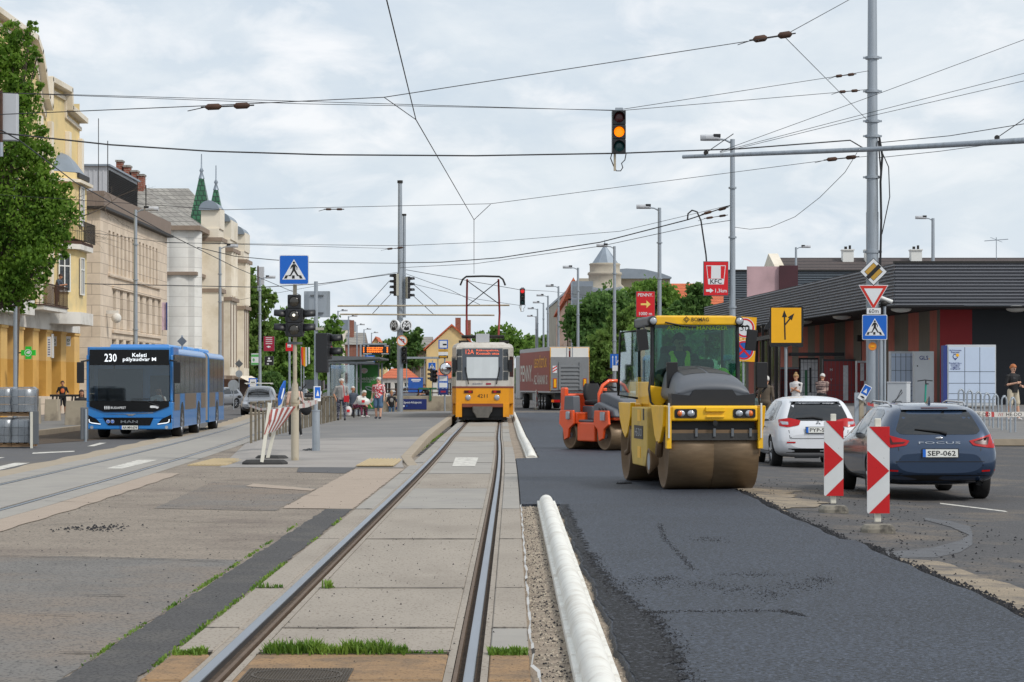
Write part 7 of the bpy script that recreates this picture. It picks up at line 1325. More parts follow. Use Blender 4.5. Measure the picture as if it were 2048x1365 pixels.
for s_ in (-1,1):
    b = MB().mat('pane'); b.bx(*sorted((s_*.87,s_*1.07)),-.02,-.005,1.76,2.1); b.bx(*sorted((s_*.87,s_*1.07)),-.02,-.005,2.15,2.72); b.bx(*sorted((s_*.87,s_*1.07)),-.02,-.005,2.77,3.05); b.build('corner_window', t)
    b = MB().mat('lamp_clear'); b.ell((s_*.6,-.01,1.03),(.12,.05,.12),16,8); b.build('headlight', t); b = MB().mat('tail_dark'); b.bx(*sorted((s_*.4,s_*.76)),-.03,0,1.22,1.33); b.mat('tail_red'); b.bx(*sorted((s_*.46,s_*.58)),-.036,-.03,1.235,1.315); b.build('rear_light', t)
    b = MB().mat('trim_black'); b.box((s_*1.16,-.12,2.35),(.16,.1,.5)); b.tube([(s_*1.0,0,2.9),(s_*1.06,-.1,2.85),(s_*1.06,-.12,2.2)], .02); b.build('mirror', t, bevel=.03); b = MB().mat('trim_black'); b.tube([(s_*.58,-.05,1.58),(s_*.72,-.05,2.3)], .02); b.build('wiper', t)
    for y0 in (1.5,5.8,10.2):
        b = MB().mat('tram_cream'); b.bx(*sorted((s_*1.29,s_*1.33)),y0,y0+1.5,.3,2.75); o = b.build('door', t); b = MB().mat('pane'); b.bx(*sorted((s_*1.33,s_*1.335)),y0+.1,y0+.68,.6,2.65); b.bx(*sorted((s_*1.33,s_*1.335)),y0+.82,y0+1.4,.6,2.65); b.build('door_glass', o)
    b = MB().mat('pane'); b.add([(s_*(w0+.03),.12,1.9),(s_*(w1-.0),1.0,1.9),(s_*(w1-.0),1.0,2.75),(s_*(w0+.03),.12,2.75)], [(0,1,2,3)]); b.bx(*sorted((s_*1.29,s_*1.296)),3.2,5.6,1.7,2.7); b.bx(*sorted((s_*1.29,s_*1.296)),7.6,10,1.7,2.7); b.build('side_window', t)
b = MB().mat('sign_black'); b.text('4211', FR(0,-.012,1.1), w=.42, h=.15, bold=.0); b.mat('navy'); b.text('BUDAPEST', FR(-.2,-.012,1.6), w=.42); b.mat('wine_red'); pl(b, [(x+.25,z+1.6) for x,z in rrect(.22,.07,.03)], -.012); b.build('fleet_lettering', t)
M('coupler_cloth', srgb(110,106,100), .9, var=.3, vs=6, bump=.6, bs=12); b = MB().mat('coupler_cloth'); b.loft([[(x*k,y,z) for x,y in ((-.42,-.5),(.42,-.5),(.42,.1),(-.42,.1))] for z,k in ((.66,1),(.45,.95),(.3,.7),(.2,.6))], smooth=False); b.build('coupler_cover', t, bevel=.04)
for s_ in (-1,1): [wheel(t, s_*.72, y, .34, .12, s_) for y in (2.6,11.5)]
b = MB().mat('panto_red'); k = 47.
for s_ in (-1,1): b.tube([(s_*.66,1.0,3.55),(s_*.7,2.0,4.6),(s_*.66,1.0,6.0)], .045, 6)
b.mat('dark_metal'); b.tube([(-.66,1.0,5.95),(.66,1.4,5.0)], .02); b.tube([(.66,1.0,5.95),(-.66,1.4,4.9)], .02); b.tube([(-.95,1,5.75),(-.85,1,6.0),(-.7,1,6.12),(0,1,6.14),(.7,1,6.12),(.85,1,6.0),(.95,1,5.75)], .04, 6); b.tube([(-.9,1.0,3.6),(.9,1.0,3.6)], .06); b.tube([(-.9,2.6,3.6),(.9,2.6,3.6)], .06); b.build('pantograph', t)
b = MB().mat('light_clad'); b.bx(-.28,.28,.3,.9,3.34,3.7); b.build('roof_box', t)
for x in (-.8,.9): b = MB().mat('dark_metal'); b.bx(x-.2,x+.2,.4,1.2,3.34,3.42); b.build('roof_vent', t)
# ---- truck
M('truck_red', srgb(150,48,42), .45, var=.2, vs=1.2, stretch=(1,1,.3)); M('tail_lift', srgb(142,145,148), .5, .3, var=.15, vs=2, dirt=srgb(120,96,80), ds=3, dt=(.62,.75))
t = thing('semi_trailer_truck', 'semi-trailer truck with a dark red lettered side and grey tail lift', 'truck', (3.63,148,-.05), .135); b = MB().mat('truck_red'); b.bx(-1.27,1.27,.06,13.6,1.2,3.75); b.mat('light_clad'); b.bx(-1.275,1.275,.05,13.6,3.75,4.0); b.bx(-1.275,1.275,.05,13.6,1.1,1.2); b.build('trailer_box', t)
b = MB().mat('sign_yellow'); b.bx(-1.25,-1.19,-.01,.06,1.2,3.95); b.bx(1.19,1.25,-.01,.06,1.2,3.95); b.bx(-1.19,1.19,-.01,.06,3.9,3.95); b.mat('window_frame'); b.bx(-1.2,-.06,-.02,0,3.1,3.93); b.bx(.06,1.2,-.02,0,3.1,3.93); b.mat('galv'); b.bx(-.2,-.16,-.05,-.02,3.1,4.0); b.bx(.16,.2,-.05,-.02,3.1,4.0); b.build('rear_doors', t)
b = MB().mat('tail_lift'); b.bx(-1.22,1.22,-.1,-.02,1.25,3.35)
for i in range(6): b.bx(-.6,.6,-.16,-.1,1.5+i*.24,1.6+i*.24)
b.bx(-.7,-.6,-.17,-.1,1.3,3.05); b.bx(.6,.7,-.17,-.1,1.3,3.05); b.build('tail_lift', t)
for s_ in (-1,1): b = MB().mat('tail_red'); b.bx(*sorted((s_*.84,s_*1.06)),-.13,-.1,1.4,2.0); b.mat('sign_yellow'); b.bx(*sorted((s_*.87,s_*1.03)),-.135,-.13,1.44,1.96); b.build('rear_marker', t)
b = MB().mat('sign_white'); b.bx(-1.1,-.83,-.115,-.1,2.35,2.8); b.mat('logo_red'); [b.add([(-1.1,-.118,2.38+i*.18),(-.83,-.118,2.55+i*.18),(-.83,-.118,2.63+i*.18),(-1.1,-.118,2.46+i*.18)],[(0,1,2,3)]) for i in range(-0,2)]; b.build('chevron_plate', t)
TS = TX((-1.28,7,0),(0,-1,0),(0,0,1)); b = MB().mat('plate_white'); b.text('PENNY.', TX((-1.285,10.3,2.35),(0,-1,0),(0,0,1)), w=5.6, h=1.1, bold=.03); b.build('side_lettering', t); b = MB().mat('plate_white'); b.text('AZ ÁRAINK IS', TX((-1.285,3.9,2.0),(0,-1,0),(0,0,1)), w=6, h=.75, bold=.03); b.build('side_lettering', t); b = MB().mat('sign_yellow'); b.text('LEGYŐZTÜK', TX((-1.285,3.9,3.1),(0,-1,0),(0,0,1)), w=5.6, h=.8, bold=.03); b.build('side_lettering', t)
for y in (2.2,3.5,4.8): [wheel(t, s_*1.05, y, .5, .4, s_) for s_ in (-1,1)]
[wheel(t, s_*1.05, 12.2, .5, .4, s_) for s_ in (-1,1)]; b = MB().mat('trim_black'); b.bx(-.9,.9,.2,13,.55,1.1); b.bx(-1.1,1.1,.1,.2,.45,.7); b.mat('galv'); b.bx(-1.2,-1.0,6.2,8.0,.5,1.05); b.build('chassis', t); b = MB().mat('light_clad'); b.bx(-1.25,1.25,13.9,16,.6,3.6); b.build('tractor_cab', t, bevel=.1)
for s_ in (-1,1): b = MB().mat('tail_red'); b.bx(*sorted((s_*.6,s_*1.0)),.05,.1,.5,.66); b.mat('indicator'); b.bx(*sorted((s_*1.0,s_*1.15)),.05,.1,.5,.66); b.build('rear_light', t)
# ---------------------------------------------------------------- yellow roller (front drum centre at origin, facing -Y)
M('rol_yellow', srgb(246,190,8), .42, var=.06, vs=3, coat=.15, dirt=srgb(214,164,40), ds=2, dt=(.5,.75)); M('rol_dusty', srgb(206,174,84), .6, var=.1, vs=3, dirt=srgb(160,134,84), ds=2.5, dt=(.5,.7)); M('rol_grey', srgb(92,96,102), .5, var=.06, vs=2); M('drum_steel', srgb(120,100,76), .42, .35, var=.25, vs=5, bump=.12, bs=60, stretch=(1,1,6), dirt=srgb(104,84,62), ds=2); M('drum_face', srgb(118,96,72), .7, .1, var=.25, vs=6); M('grille', srgb(74,74,74), .6, .2, var=.3, vs=60); glass('door_glass', (.85,.92,.9), .72, .05); glass('cab_glass', (.55,.76,.68), .985, .02)
def drum(t, y, r, w, name='drum', seam=True):
    b = MB().mat('drum_steel'); b.lathe([(r-.02,-w/2),(r,-w/2+.015),(r,-.003),(r-.006,0),(r,.003),(r,w/2-.015),(r-.02,w/2)], (0,y,r), 'X', 64, caps=False); b.mat('drum_face')
    for s_ in (-1,1): b.lathe([(r-.02,s_*w/2),(r-.05,s_*w/2),(r-.07,s_*(w/2-.09)),(.12,s_*(w/2-.14)),(.0,s_*(w/2-.14))], (0,y,r), 'X', 48, caps=False)
    return b.build(name, t)
t = thing('road_roller', 'big yellow tandem road roller with a glazed cab driven towards the camera', 'road roller', (3.08,35.62,.006), .10); YR = t
drum(t, 0, .55, 1.5); drum(t, 3.15, .55, 1.5)
b = MB().mat('rol_yellow'); b.prism([(-.72,1.26),(.72,1.26),(.72,1.03),(-.72,1.03)], 'Y', -.62, .55); b.build('front_frame', t, bevel=.035, seg=3)
b = MB().mat('rol_yellow'); b.bx(-.16,.16,-.66,-.6,1.17,1.24); b.bx(-.15,.15,-.645,-.62,1.08,1.11); b.mat('trim_black'); b.lathe([(.04,0),(.04,.03)], (-.0,-.65,1.0), 'Y', 12); b.build('front_handle', t, bevel=.01)
for s_ in (-1,1):
    b = MB().mat('trim_black'); b.prism([(x+s_*.485,z+1.145) for x,z in rrect(.37,.135,.03)], 'Y', -.632, -.6); o = b.build('lamp_pocket', t); b = MB().mat('lamp_clear'); b.ell((s_*.40,-.635,1.145),(.063,.03,.048),16,8); b.ell((s_*.56,-.635,1.145),(.063,.028,.048),16,8); b.build('headlight', o); b = MB().mat('indicator'); b.ell((s_*.585,-.642,1.145),(.045,.03,.045),14,8); b.build('indicator', o)
    b = MB().mat('rol_yellow'); b.prism([(-.60,1.26),(-.5,.95),(-.25,.72),(.0,.66),(.25,.8),(.6,1.26)], 'X', *sorted((s_*.79,s_*.85))); b.mat('drum_face'); b.tube([(s_*.82,-.1,.7),(s_*.82,0,.5)], .07, 6); b.build('drum_yoke', t, bevel=.015)
    b = MB().mat('rol_yellow'); b.bx(*sorted((s_*.72,s_*.8)),-.62,-.5,.62,1.24); b.mat('window_frame'); b.tube([(s_*.765,-.64,.78),(s_*.765,-.64,1.3)], .018, 8); b.build('corner_post', t, bevel=.012)
b = MB().mat('drum_face'); b.bx(-.73,.73,-.56,-.535,.85,.9); b.mat('rubber'); b.bx(-.735,.735,-.57,-.545,.745,.85); b.mat('galv_dark'); [b.bx(x-.02,x+.02,-.59,-.56,.8,.92) for x in (-.3,0,.3,.6)]; b.build('scraper', t); b = MB().mat('trim_black'); b.bx(-.7,.7,-.45,-.3,.85,1.02); b.build('spray_bar', t)
b = MB().mat('drum_face'); b.lathe([(.06,0),(.1,-.05),(.18,-.14),(.2,-.16),(.17,-.17),(.13,-.13)], (-.86,-.18,.42), 'X', 24); b.mat('galv'); b.lathe([(.13,0),(.11,.01)], (-1.02,-.18,.42), 'X', 20); b.build('edge_cutter', t)
b = MB().mat('rol_dusty'); b.prism([(.75,1.22),(2.3,1.22),(2.35,.55),(2.2,.3),(.95,.3),(.75,.5)], 'X', -.93, -.6); b.prism([(.75,1.22),(2.3,1.22),(2.3,.3),(.9,.3)], 'X', -.6, .85); b.build('centre_body', t, bevel=.02)
b = MB().mat('trim_black'); b.bx(-.937,-.93,1.1,2.0,.72,.93); b.mat('galv'); b.text('HE-DO', TX((-.94,1.55,.825),(0,-1,0),(0,0,1)), w=.72, h=.13, bold=.03); b.mat('rol_yellow'); b.bx(-.938,-.93,1.35,1.65,.42,.6); b.bx(-.938,-.93,1.35,1.65,1.0,1.18); b.mat('trim_black'); b.bx(-.936,-.93,1.0,1.12,1.02,1.2); b.build('side_name_panel', t)
b = MB().mat('trim_black'); b.bx(-.55,.55,.5,.8,.4,1.2); b.bx(-.5,.5,-.3,2.6,1.15,1.32); b.build('articulation', t)
b = MB().mat('rol_yellow'); b.bx(-.75,.75,2.6,3.85,1.05,1.28); b.build('rear_frame', t, bevel=.03)
for s_ in (-1,1): b = MB().mat('rol_yellow'); b.prism([(2.5,1.28),(2.55,1.05),(2.85,.78),(3.1,.7),(3.4,.8),(3.7,1.0),(3.85,1.28)], 'X', *sorted((s_*.84,s_*.92))); b.mat('drum_face'); b.tube([(s_*.86,2.7,.9),(s_*.86,3.0,.5),(s_*.86,3.3,.45)], .05, 6); b.build('drum_yoke', t, bevel=.015)
FRONTN = [c for c in KIDS(YR) if c.name.split('.')[0] not in ('centre_body','side_name_panel','articulation','rear_frame')]
REARD = [c for c in FRONTN if c.name.startswith('drum') and min(v.co.y for v in c.data.vertices) > 2]; FRONTN = [c for c in FRONTN if c not in REARD]
# hood
def hr(y, w, zt, zs, lip): return [(-w,y,lip),(w,y,lip),(w,y,zs),(w*.97,y,zs+.03),(w*.88,y,zt-.05),(w*.62,y,zt+.01),(0,y,zt+.04),(-w*.62,y,zt+.01),(-w*.88,y,zt-.05),(-w*.97,y,zs+.03),(-w,y,zs)]
b = MB().mat('rol_grey'); b.loft([hr(-.44,.60,1.46,1.42,1.28),hr(-.46,.62,1.52,1.44,1.26),hr(-.36,.63,1.64,1.46,1.26),hr(.0,.61,1.73,1.46,1.26),hr(.6,.56,1.80,1.46,1.28),hr(1.3,.52,1.84,1.46,1.28),hr(1.58,.50,1.84,1.46,1.28)], smooth=True); hd = b.build('engine_hood', t, sub=2)
b = MB().mat('sig_black'); b.loft([[(x*w,y,z) for x,z in ((-1,1.44),(-.55,1.41),(-.45,1.5),(.45,1.5),(.55,1.41),(1,1.44),(.98,1.25),(.5,1.23),(-.5,1.23),(-.98,1.25))] for y,w in ((-.5,.70),(-.3,.72))], smooth=False); b.build('hood_lip', t, bevel=.015)
bpy.context.view_layer.update(); bm = bmesh.new(); bm.from_mesh(bpy.data.meshes.new_from_object(hd.evaluated_get(bpy.context.evaluated_depsgraph_get()))); bv = BVHTree.FromBMesh(bm); bm.free()
def top(poly, m, off, name, par, step=.1):
    v, fs = gridpoly(poly, step); out = []
    for a,c,_ in v: h, *_r = bv.ray_cast(Vector((a,c,4)), Vector((0,0,-1))); out.append((h or Vector((a,c,1.8)))+Vector((0,0,off)))
    b = MB().mat(m); b.add(out, fs, True); return b.build(name, par)
for x0,x1,y0,y1 in ((-.40,-.02,.0,.55),(.02,.40,.0,.55),(-.38,-.02,.6,1.25),(.02,.38,.6,1.25)): top([(x0,y0),(x1,y0),(x1,y1),(x0,y1)], 'grille', .006, 'hood_grille', t)
b = MB().mat('galv_dark'); b.text('BOMAG', TX((0,-.36,1.62),(1,0,0),(0,.8,1)), w=.55, h=.09, bold=.05); b.build('hood_lettering', t)
for c in KIDS(YR):
    if c.name.startswith('hood_') or c.name.startswith('engine_hood'): FRONTN.append(c)
for c in FRONTN: c.scale.x = .91; c.location.x = -.12
for c in REARD:
    if c.name.startswith('drum') and not c.name.startswith('drum_yoke'): c.location.x = -.15
# cab
b = MB().mat('rol_yellow'); b.bx(-.74,-.62,1.72,3.1,1.25,1.62); b.bx(.62,.74,1.72,3.1,1.25,1.62); b.bx(-.74,.74,1.72,1.8,1.25,1.5); b.bx(-.74,.74,3.02,3.1,1.25,1.7); b.bx(-.7,.7,1.72,3.1,1.2,1.26)
b.prism([(-.74,1.56),(-.30,1.5),(-.34,1.36),(-.52,1.28),(-.6,1.15),(-.74,1.15)], 'Y', 1.6, 1.72); b.build('cab_base', t, bevel=.015)
b = MB().mat('sig_black')
for x, y in ((-.69,1.72),(.69,1.72),(-.71,3.05),(.71,3.05)): b.tube([(x,y,1.4),(x*.985,y+.03,2.52)], .035, 6)
b.mat('post_beige'); b.tube([(-.67,1.80,1.5),(-.66,1.83,2.5)], .03, 6); b.build('cab_frame', t)
b = MB().mat('rol_yellow'); b.prism([(-.64,2.66),(.64,2.66),(.68,2.52),(-.68,2.52)], 'Y', 1.62, 1.8); b.bx(-.62,.62,1.7,3.1,2.6,2.67); b.build('roof_visor', t, bevel=.02)
b = MB().mat('rol_grey'); b.bx(-.76,-.62,1.72,3.2,2.5,2.66); b.bx(.62,.76,1.72,3.2,2.5,2.66); b.bx(-.76,.76,3.0,3.2,2.5,2.66); b.build('cab_roof', t, bevel=.04)
for s_ in (-1,1):
    b = MB().mat('sig_black'); b.ell((s_*.69,1.68,2.58),(.085,.1,.085),14,8); o = b.build('work_light', t); b = MB().mat('lamp_clear'); b.ell((s_*.69,1.59,2.58),(.055,.02,.055),14,8); b.build('lens', o)
    b = MB().mat('trim_black'); x = s_*.84; b.tube([(s_*.72,1.75,2.5),(x,1.6,2.5),(x,1.55,2.42)], .015, 6); b.box((x+s_*.03,1.55,2.28),(.16,.08,.33), ry=s_*.12); b.build('mirror', t, bevel=.03)
    b = MB().mat('trim_black'); x = -.56 if s_ < 0 else .84; b.tube([(x,.6,1.45),(x+.08,.6,1.55)], .02, 6); b.box((x,.6,1.72),(.17,.08,.4)); b.build('mirror', t, bevel=.035)
    b = MB().mat('cab_glass'); b.bx(*sorted((s_*.70,s_*.695)),1.8,3.0,1.62,2.5); b.build('side_window', t)
b = MB().mat('cab_glass'); b.bx(-.65,.65,1.70,1.706,1.5,2.52); b.build('windscreen', t); b = MB().mat('cab_glass'); b.bx(-.66,.66,3.07,3.075,1.7,2.5); b.build('rear_window', t)
b = MB().mat('trim_black'); b.prism([(-.36,1.55),(.12,1.55),(.1,1.85),(0,1.95),(-.16,1.95),(-.3,1.85)], 'Y', 1.95, 2.02) if 0 else b.bx(-.02,.36,1.95,2.1,1.6,1.98); b.build('console', t, bevel=.06); b = MB().mat('seat_dark'); b.bx(-.4,.15,2.3,2.8,1.3,1.5); b.bx(-.38,.13,2.75,2.88,1.5,2.2); b.build('seat', t, bevel=.05)
b = MB().mat('sign_black'); b.text('BOMAG', FR(.06,1.6,2.605), w=.28, h=.062, bold=.05)
for k_ in (0,1): D_ = .052-.02*k_; ringp(b, -.16, 2.605, D_-.012, D_, 1.6-.001*k_, 4)
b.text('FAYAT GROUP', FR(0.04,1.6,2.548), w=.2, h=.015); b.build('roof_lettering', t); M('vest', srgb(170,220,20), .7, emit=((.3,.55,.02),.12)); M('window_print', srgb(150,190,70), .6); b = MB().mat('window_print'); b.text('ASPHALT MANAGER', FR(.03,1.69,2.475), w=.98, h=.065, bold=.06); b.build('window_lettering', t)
b = MB().mat('trim_black'); b.tube([(-.5,1.6,2.56),(-.2,1.6,2.5),(0,1.62,2.49)], .012, 5); b.build('wiper', t)
b = MB().mat('cab_glass'); b.add([(-.74,1.75,1.6),(-1.0,1.25,1.6),(-1.0,1.25,2.45),(-.74,1.75,2.48)],[(0,1,2,3)]) if 0 else b.mat('door_glass').bx(-1.05,-.76,2.75,2.76,1.35,2.45); b.mat('trim_black'); b.tube([(-.76,2.75,2.45),(-1.05,2.75,2.42),(-1.08,2.75,1.4),(-.76,2.75,1.35)], .02); b.build('open_door', t)
b = MB().mat('trim_black'); b.tube([(-.72,1.66,1.75),(-.76,1.6,1.5),(-.74,1.55,1.3),(-.68,1.5,1.22)], .018, 6); b.build('grab_rail', t)
b = MB().mat('vest'); b.ell((.55,2.3,1.68),(.14,.13,.17)); tag(b.build('safety_helmet'), 'bright yellow-green helmet lying inside the yellow roller cab', 'helmet'); HEL = COL.objects['safety_helmet']; HEL.location = YR.location; HEL.rotation_euler = YR.rotation_euler
# ---------------------------------------------------------------- small orange roller
M('rol_orange', srgb(232,84,28), .4, var=.06, vs=3, coat=.3)
t = thing('road_roller', 'small orange and grey road roller without a cab parked behind the yellow one', 'road roller', (2.72,56.3,.006), .52); drum(t, 0, .34, 1.2); drum(t, 1.6, .34, 1.2)
for s_ in (-1,1):
    for y in (0,1.6): b = MB().mat('rol_orange'); b.prism([(y-.3,.95),(y-.34,.62),(y-.12,.5),(y-.08,.28),(y+.1,.22),(y+.16,.5),(y+.34,.62),(y+.3,.95)], 'X', *sorted((s_*.63,s_*.70))); b.build('drum_yoke', t, bevel=.015)
b = MB().mat('rol_orange'); b.bx(-.6,.6,.45,1.25,.2,.66); b.bx(-.62,.62,1.25,1.9,.62,.9); b.bx(-.55,.55,-.4,.4,.72,.85); b.build('chassis', t, bevel=.03)
b = MB().mat('rol_orange'); b.bx(-.62,-.5,1.8,2.0,.6,1.5); b.bx(.5,.62,1.8,2.0,.6,1.5); b.bx(-.62,.62,1.85,1.97,.7,1.35); b.build('rear_post', t, bevel=.03)
b = MB().mat('rol_grey'); b.prism([(-.62,.8),(-.62,1.1),(-.45,1.2),(.3,1.38),(.5,1.36),(.6,1.15),(.62,.72)], 'X', -.42, .42); b.prism([(-.5,.8),(-.4,.98),(.3,1.15),(.5,1.1),(.6,.72)], 'X', -.6, .6); b.build('engine_hood', t, bevel=.05, seg=3)
b = MB().mat('trim_black'); [b.prism([(-.12+i*.14,.86),(-.04+i*.14,.86),(-.04+i*.14,1.02),(-.12+i*.14,.98)], 'X', -.612, -.6) for i in range(3)]; b.build('cooling_slots', t)
b = MB().mat('rol_grey'); b.bx(-.55,.55,.6,1.4,.66,.72); b.prism([(1.3,.7),(1.35,1.3),(1.75,1.3),(1.8,.85)], 'X', -.66, -.45); b.prism([(1.3,.7),(1.35,1.3),(1.75,1.3),(1.8,.85)], 'X', .45, .66); b.bx(-.3,.3,1.05,1.5,.72,1.05); b.build('operator_platform', t, bevel=.03)
b = MB().mat('trim_black'); b.bx(-.26,.26,1.0,1.5,1.06,1.2); b.build('seat_cushion', t, bevel=.06, seg=3); b = MB().mat('trim_black'); b.loft([[(x*w,1.46+z*.1,1.18+z) for x in (-1,-.6,.6,1)]+[(x*w,1.58+z*.1,1.18+z) for x in (1,.6,-.6,-1)] for z,w in ((0,.2),(.12,.25),(.32,.25),(.42,.17))], smooth=True); b.build('seat_back', t, sub=1)
b = MB().mat('rol_orange'); b.tube([(-.42,.5,.95),(-.42,.52,1.35),(-.3,.55,1.55),(-.12,.56,1.66),(.12,.56,1.66),(.3,.55,1.55),(.42,.52,1.35),(.42,.5,.95)], .045, 8); b.build('control_hoop', t); b = MB().mat('trim_black'); b.bx(-.3,.3,.42,.55,1.3,1.42); b.tube([(-.2,.75,1.5),(0,.7,1.52),(.2,.75,1.5)], .02); b.tube([(0,.7,1.5),(0,.5,1.38)],.025); b.build('steering_wheel', t)
for s_ in (-1,1): b = MB().mat('lamp_clear'); b.ell((s_*.3,-.62,.9),(.05,.03,.05)); b.build('headlight', t)
b = MB().mat('window_frame'); b.text('HAMM', FR(0,-.625,1.04), w=.36, h=.07, bold=.04); b.bx(-.6,-.62,-.2,.1,.9,.93) if 0 else None; b.build('front_lettering', t); b = MB().mat('galv'); [b.box((-.72,y-.12,.82),(.06,.16,.2)).build('water_cap', t, bevel=.03) if y else b.box((-.72,y-.12,.82),(.06,.16,.2)).build('water_cap', t) for y in (0,)]; b = MB().mat('galv'); b.box((-.72,1.48,.82),(.06,.16,.2)); b.build('water_cap', t, bevel=.03)
for y in (0,1.6): b = MB().mat('galv'); b.lathe([(.08,-.02),(.05,.03)], (-.56,y,.34), 'X', 14); b.build('hub', t)
# ---------------------------------------------------------------- people
for n_, c_ in (('skin',(196,142,112)),('skin_pale',(214,166,140)),('lips',(150,80,74)),('eye',(30,24,22)),('cloth_white',(214,210,208)),('cloth_grey',(160,156,152)),('cloth_black',(24,24,27)),('cloth_navy',(44,46,60)),('cloth_slate',(70,78,92)),('cloth_teal',(72,88,88)),('cloth_beige',(196,184,162)),('cloth_pink',(206,170,152)),('cloth_brown',(90,78,64)),('denim',(84,112,142)),('hair_grey',(206,202,196)),('hair_brown',(80,54,38)),('hair_ginger',(176,104,56)),('hair_dark',(52,32,28)),('hair_blond',(160,124,80)),('bag_red',(196,28,40)),('print_orange',(214,110,60))): M(n_, srgb(*c_), .75 if 'hair' not in n_ else .6, var=.15, vs=8)
M('cloth_floral', srgb(196,26,44), .8, var=.1, vs=5, dirt=srgb(226,216,214), ds=16, dt=(.5,.54)); M('cloth_pattern', srgb(62,62,78), .8, dirt=srgb(150,150,160), ds=20, dt=(.52,.56)); M('cloth_stripe', srgb(74,58,60), .85, dirt=srgb(176,150,140), ds=9, dt=(.5,.53), stretch=(.2,.2,2.2)); M('pink_pattern', srgb(150,60,90), .8, dirt=srgb(40,40,50), ds=14, dt=(.48,.54))
def person(label, loc, rz, sc=1., top='cloth_grey', bot='cloth_navy', shoe='cloth_black', hair='hair_brown', skin='skin', sleeve=0, shorts=0, skirt=0, style='short', lean=0., arms=None, legs=None, seat=0, fat=1., head=(0,0), glasses=0, vest=0, pr=None):
    t = thing('person', label, 'person', loc, rz); t.scale = (sc,)*3; b = MB(); hz = .5 if seat else .92; V = Vector
    Rm = Matrix.Rotation(lean,3,'X'); hip = V((0,0,hz)); tp = lambda x,y,z: hip+Rm@V((x,y,z))       # torso frame above the hips, lean>0 tips towards -Y
    def cap(p, q, r0, r1, m, n=12): b.mat(m); b.cyl(p,q,r0,r1,n); b.ell(p,(r0,)*3,n,8); b.ell(q,(r1,)*3,n,8)
    b.mat(bot); b.ell(hip+V((0,.01,0)),(.165*fat,.125*fat,.13),16,10); b.mat(top)
    b.loft([[tp(x*w*fat*math.cos(a), .0+d*fat*math.sin(a), z) for a in [2*PI*k/16 for k in range(16)] for x in (1,)] for z,w,d in ((-.06,.165,.125),(.08,.155,.12),(.2,.15,.125),(.34,.175,.13),(.44,.185,.115),(.5,.13,.08),(.53,.07,.06))], smooth=True)
    sk = skin; cap(tp(0,.01,.5), tp(0,-.01,.58), .055, .052, sk); hd = tp(0,-.015,.665); nd, trn = head; Rh = Matrix.Rotation(lean*.3+nd,4,'X') @ Matrix.Rotation(trn,4,'Z'); Rh = Matrix.Rotation(trn,4,'Z') @ Matrix.Rotation(lean*.3+nd,4,'X'); T = Matrix.Translation(hd) @ Rh; old = b.T; b.T = T
    b.mat(sk); b.ell((0,.01,.02),(.078,.095,.105),18,12); b.ell((0,-.025,-.05),(.056,.062,.065),14,10); b.ell((0,-.095,-.012),(.013,.02,.022),8,6)
    for s_ in (-1,1): b.mat(sk); b.ell((s_*.08,.01,0),(.012,.022,.032),8,6); b.mat('eye'); b.ell((s_*.032,-.079,.018),(.014,.009,.008) if not glasses else (.026,.014,.018),8,6)
    b.mat('lips'); b.ell((0,-.085,-.056),(.024,.008,.008),8,6); b.T = old
    for i, s_ in enumerate((-1,1)):
        sh = tp(s_*.185*fat,0,.43); A = (arms or (None,None))[i] or (V((s_*.05,.02,-.27)), V((s_*.06,-.06,-.5))); el, wr = sh+V(A[0]), sh+V(A[1])
        cap(tp(s_*.12,0,.44), sh, .06, .062*fat, top); cap(sh, el, .056*fat, .043*fat, top if sleeve else top)
        if not sleeve: mid = sh.lerp(el,.62); cap(mid, el, .042*fat, .04*fat, sk)
        cap(el, wr, .038*fat, .026, top if sleeve else sk); d = (wr-el).normalized(); sd = d.cross(V((0,-1,.2))).normalized(); nn = sd.cross(d); pc = wr+d*.045
        b.mat(sk); b.ell(pc,(.03,.03,.045),10,8); cap(wr, pc, .026, .028, sk, 8)
        for k in range(4):
            f0 = pc+d*.03+sd*(-.024+.016*k); L_ = (.03,.036,.034,.026)[k]; f1 = f0+d*L_-nn*.008; cap(f0,f1,.0095,.009,sk,6); cap(f1,f1+d*L_*.6-nn*.02,.009,.008,sk,6)
        th = pc-sd*.03*s_*(1); cap(pc-sd*.02*s_, th-sd*.012*s_+d*.03-nn*.01, .011, .009, sk, 6)
        L0 = (legs or (None,None))[i]
        hp = hip+V((s_*.088*fat,0,-.02))
        if seat: kn = hp+V(L0[0] if L0 else (s_*.06,-.42,.02)); an = hp+V(L0[1] if L0 else (s_*.05,-.42,-.40))
        else: kn = hp+V(L0[0] if L0 else (s_*.01,-.02,-.42)); an = hp+V(L0[1] if L0 else (s_*.015,.02,-.82))
        cap(hp, kn, .088*fat, .062*fat, bot) if not skirt else cap(hp, kn, .1, .095, bot)
        if shorts: cap(hp, hp.lerp(kn,.85), .1*fat, .092*fat, bot); cap(hp.lerp(kn,.8), kn, .062, .055, sk)
        cap(kn, an, .056*fat, .04, sk if (shorts or skirt) else bot); b.mat(sk); cap(kn.lerp(an,.9), an, .042, .036, sk if shorts or skirt else bot)
        b.mat(shoe); b.ell(an+V((0,-.06,-.035)),(.045,.125,.04),12,8); cap(an, an+V((0,-.03,-.03)), .042, .045, shoe)
    if vest:
        for s_ in (-1,1): b.mat('vest'); b.tube([tp(s_*.13,.1,.46),tp(s_*.115,-.02,.50),tp(s_*.1,-.125,.40),tp(s_*.11,-.15*fat,.22),tp(s_*.13,-.14*fat,.05)], [.04,.045,.045,.045,.04], 8)
    if pr: b.mat(pr); b.ell(tp(0,-.115*fat,.3),(.1,.03,.12),12,8)
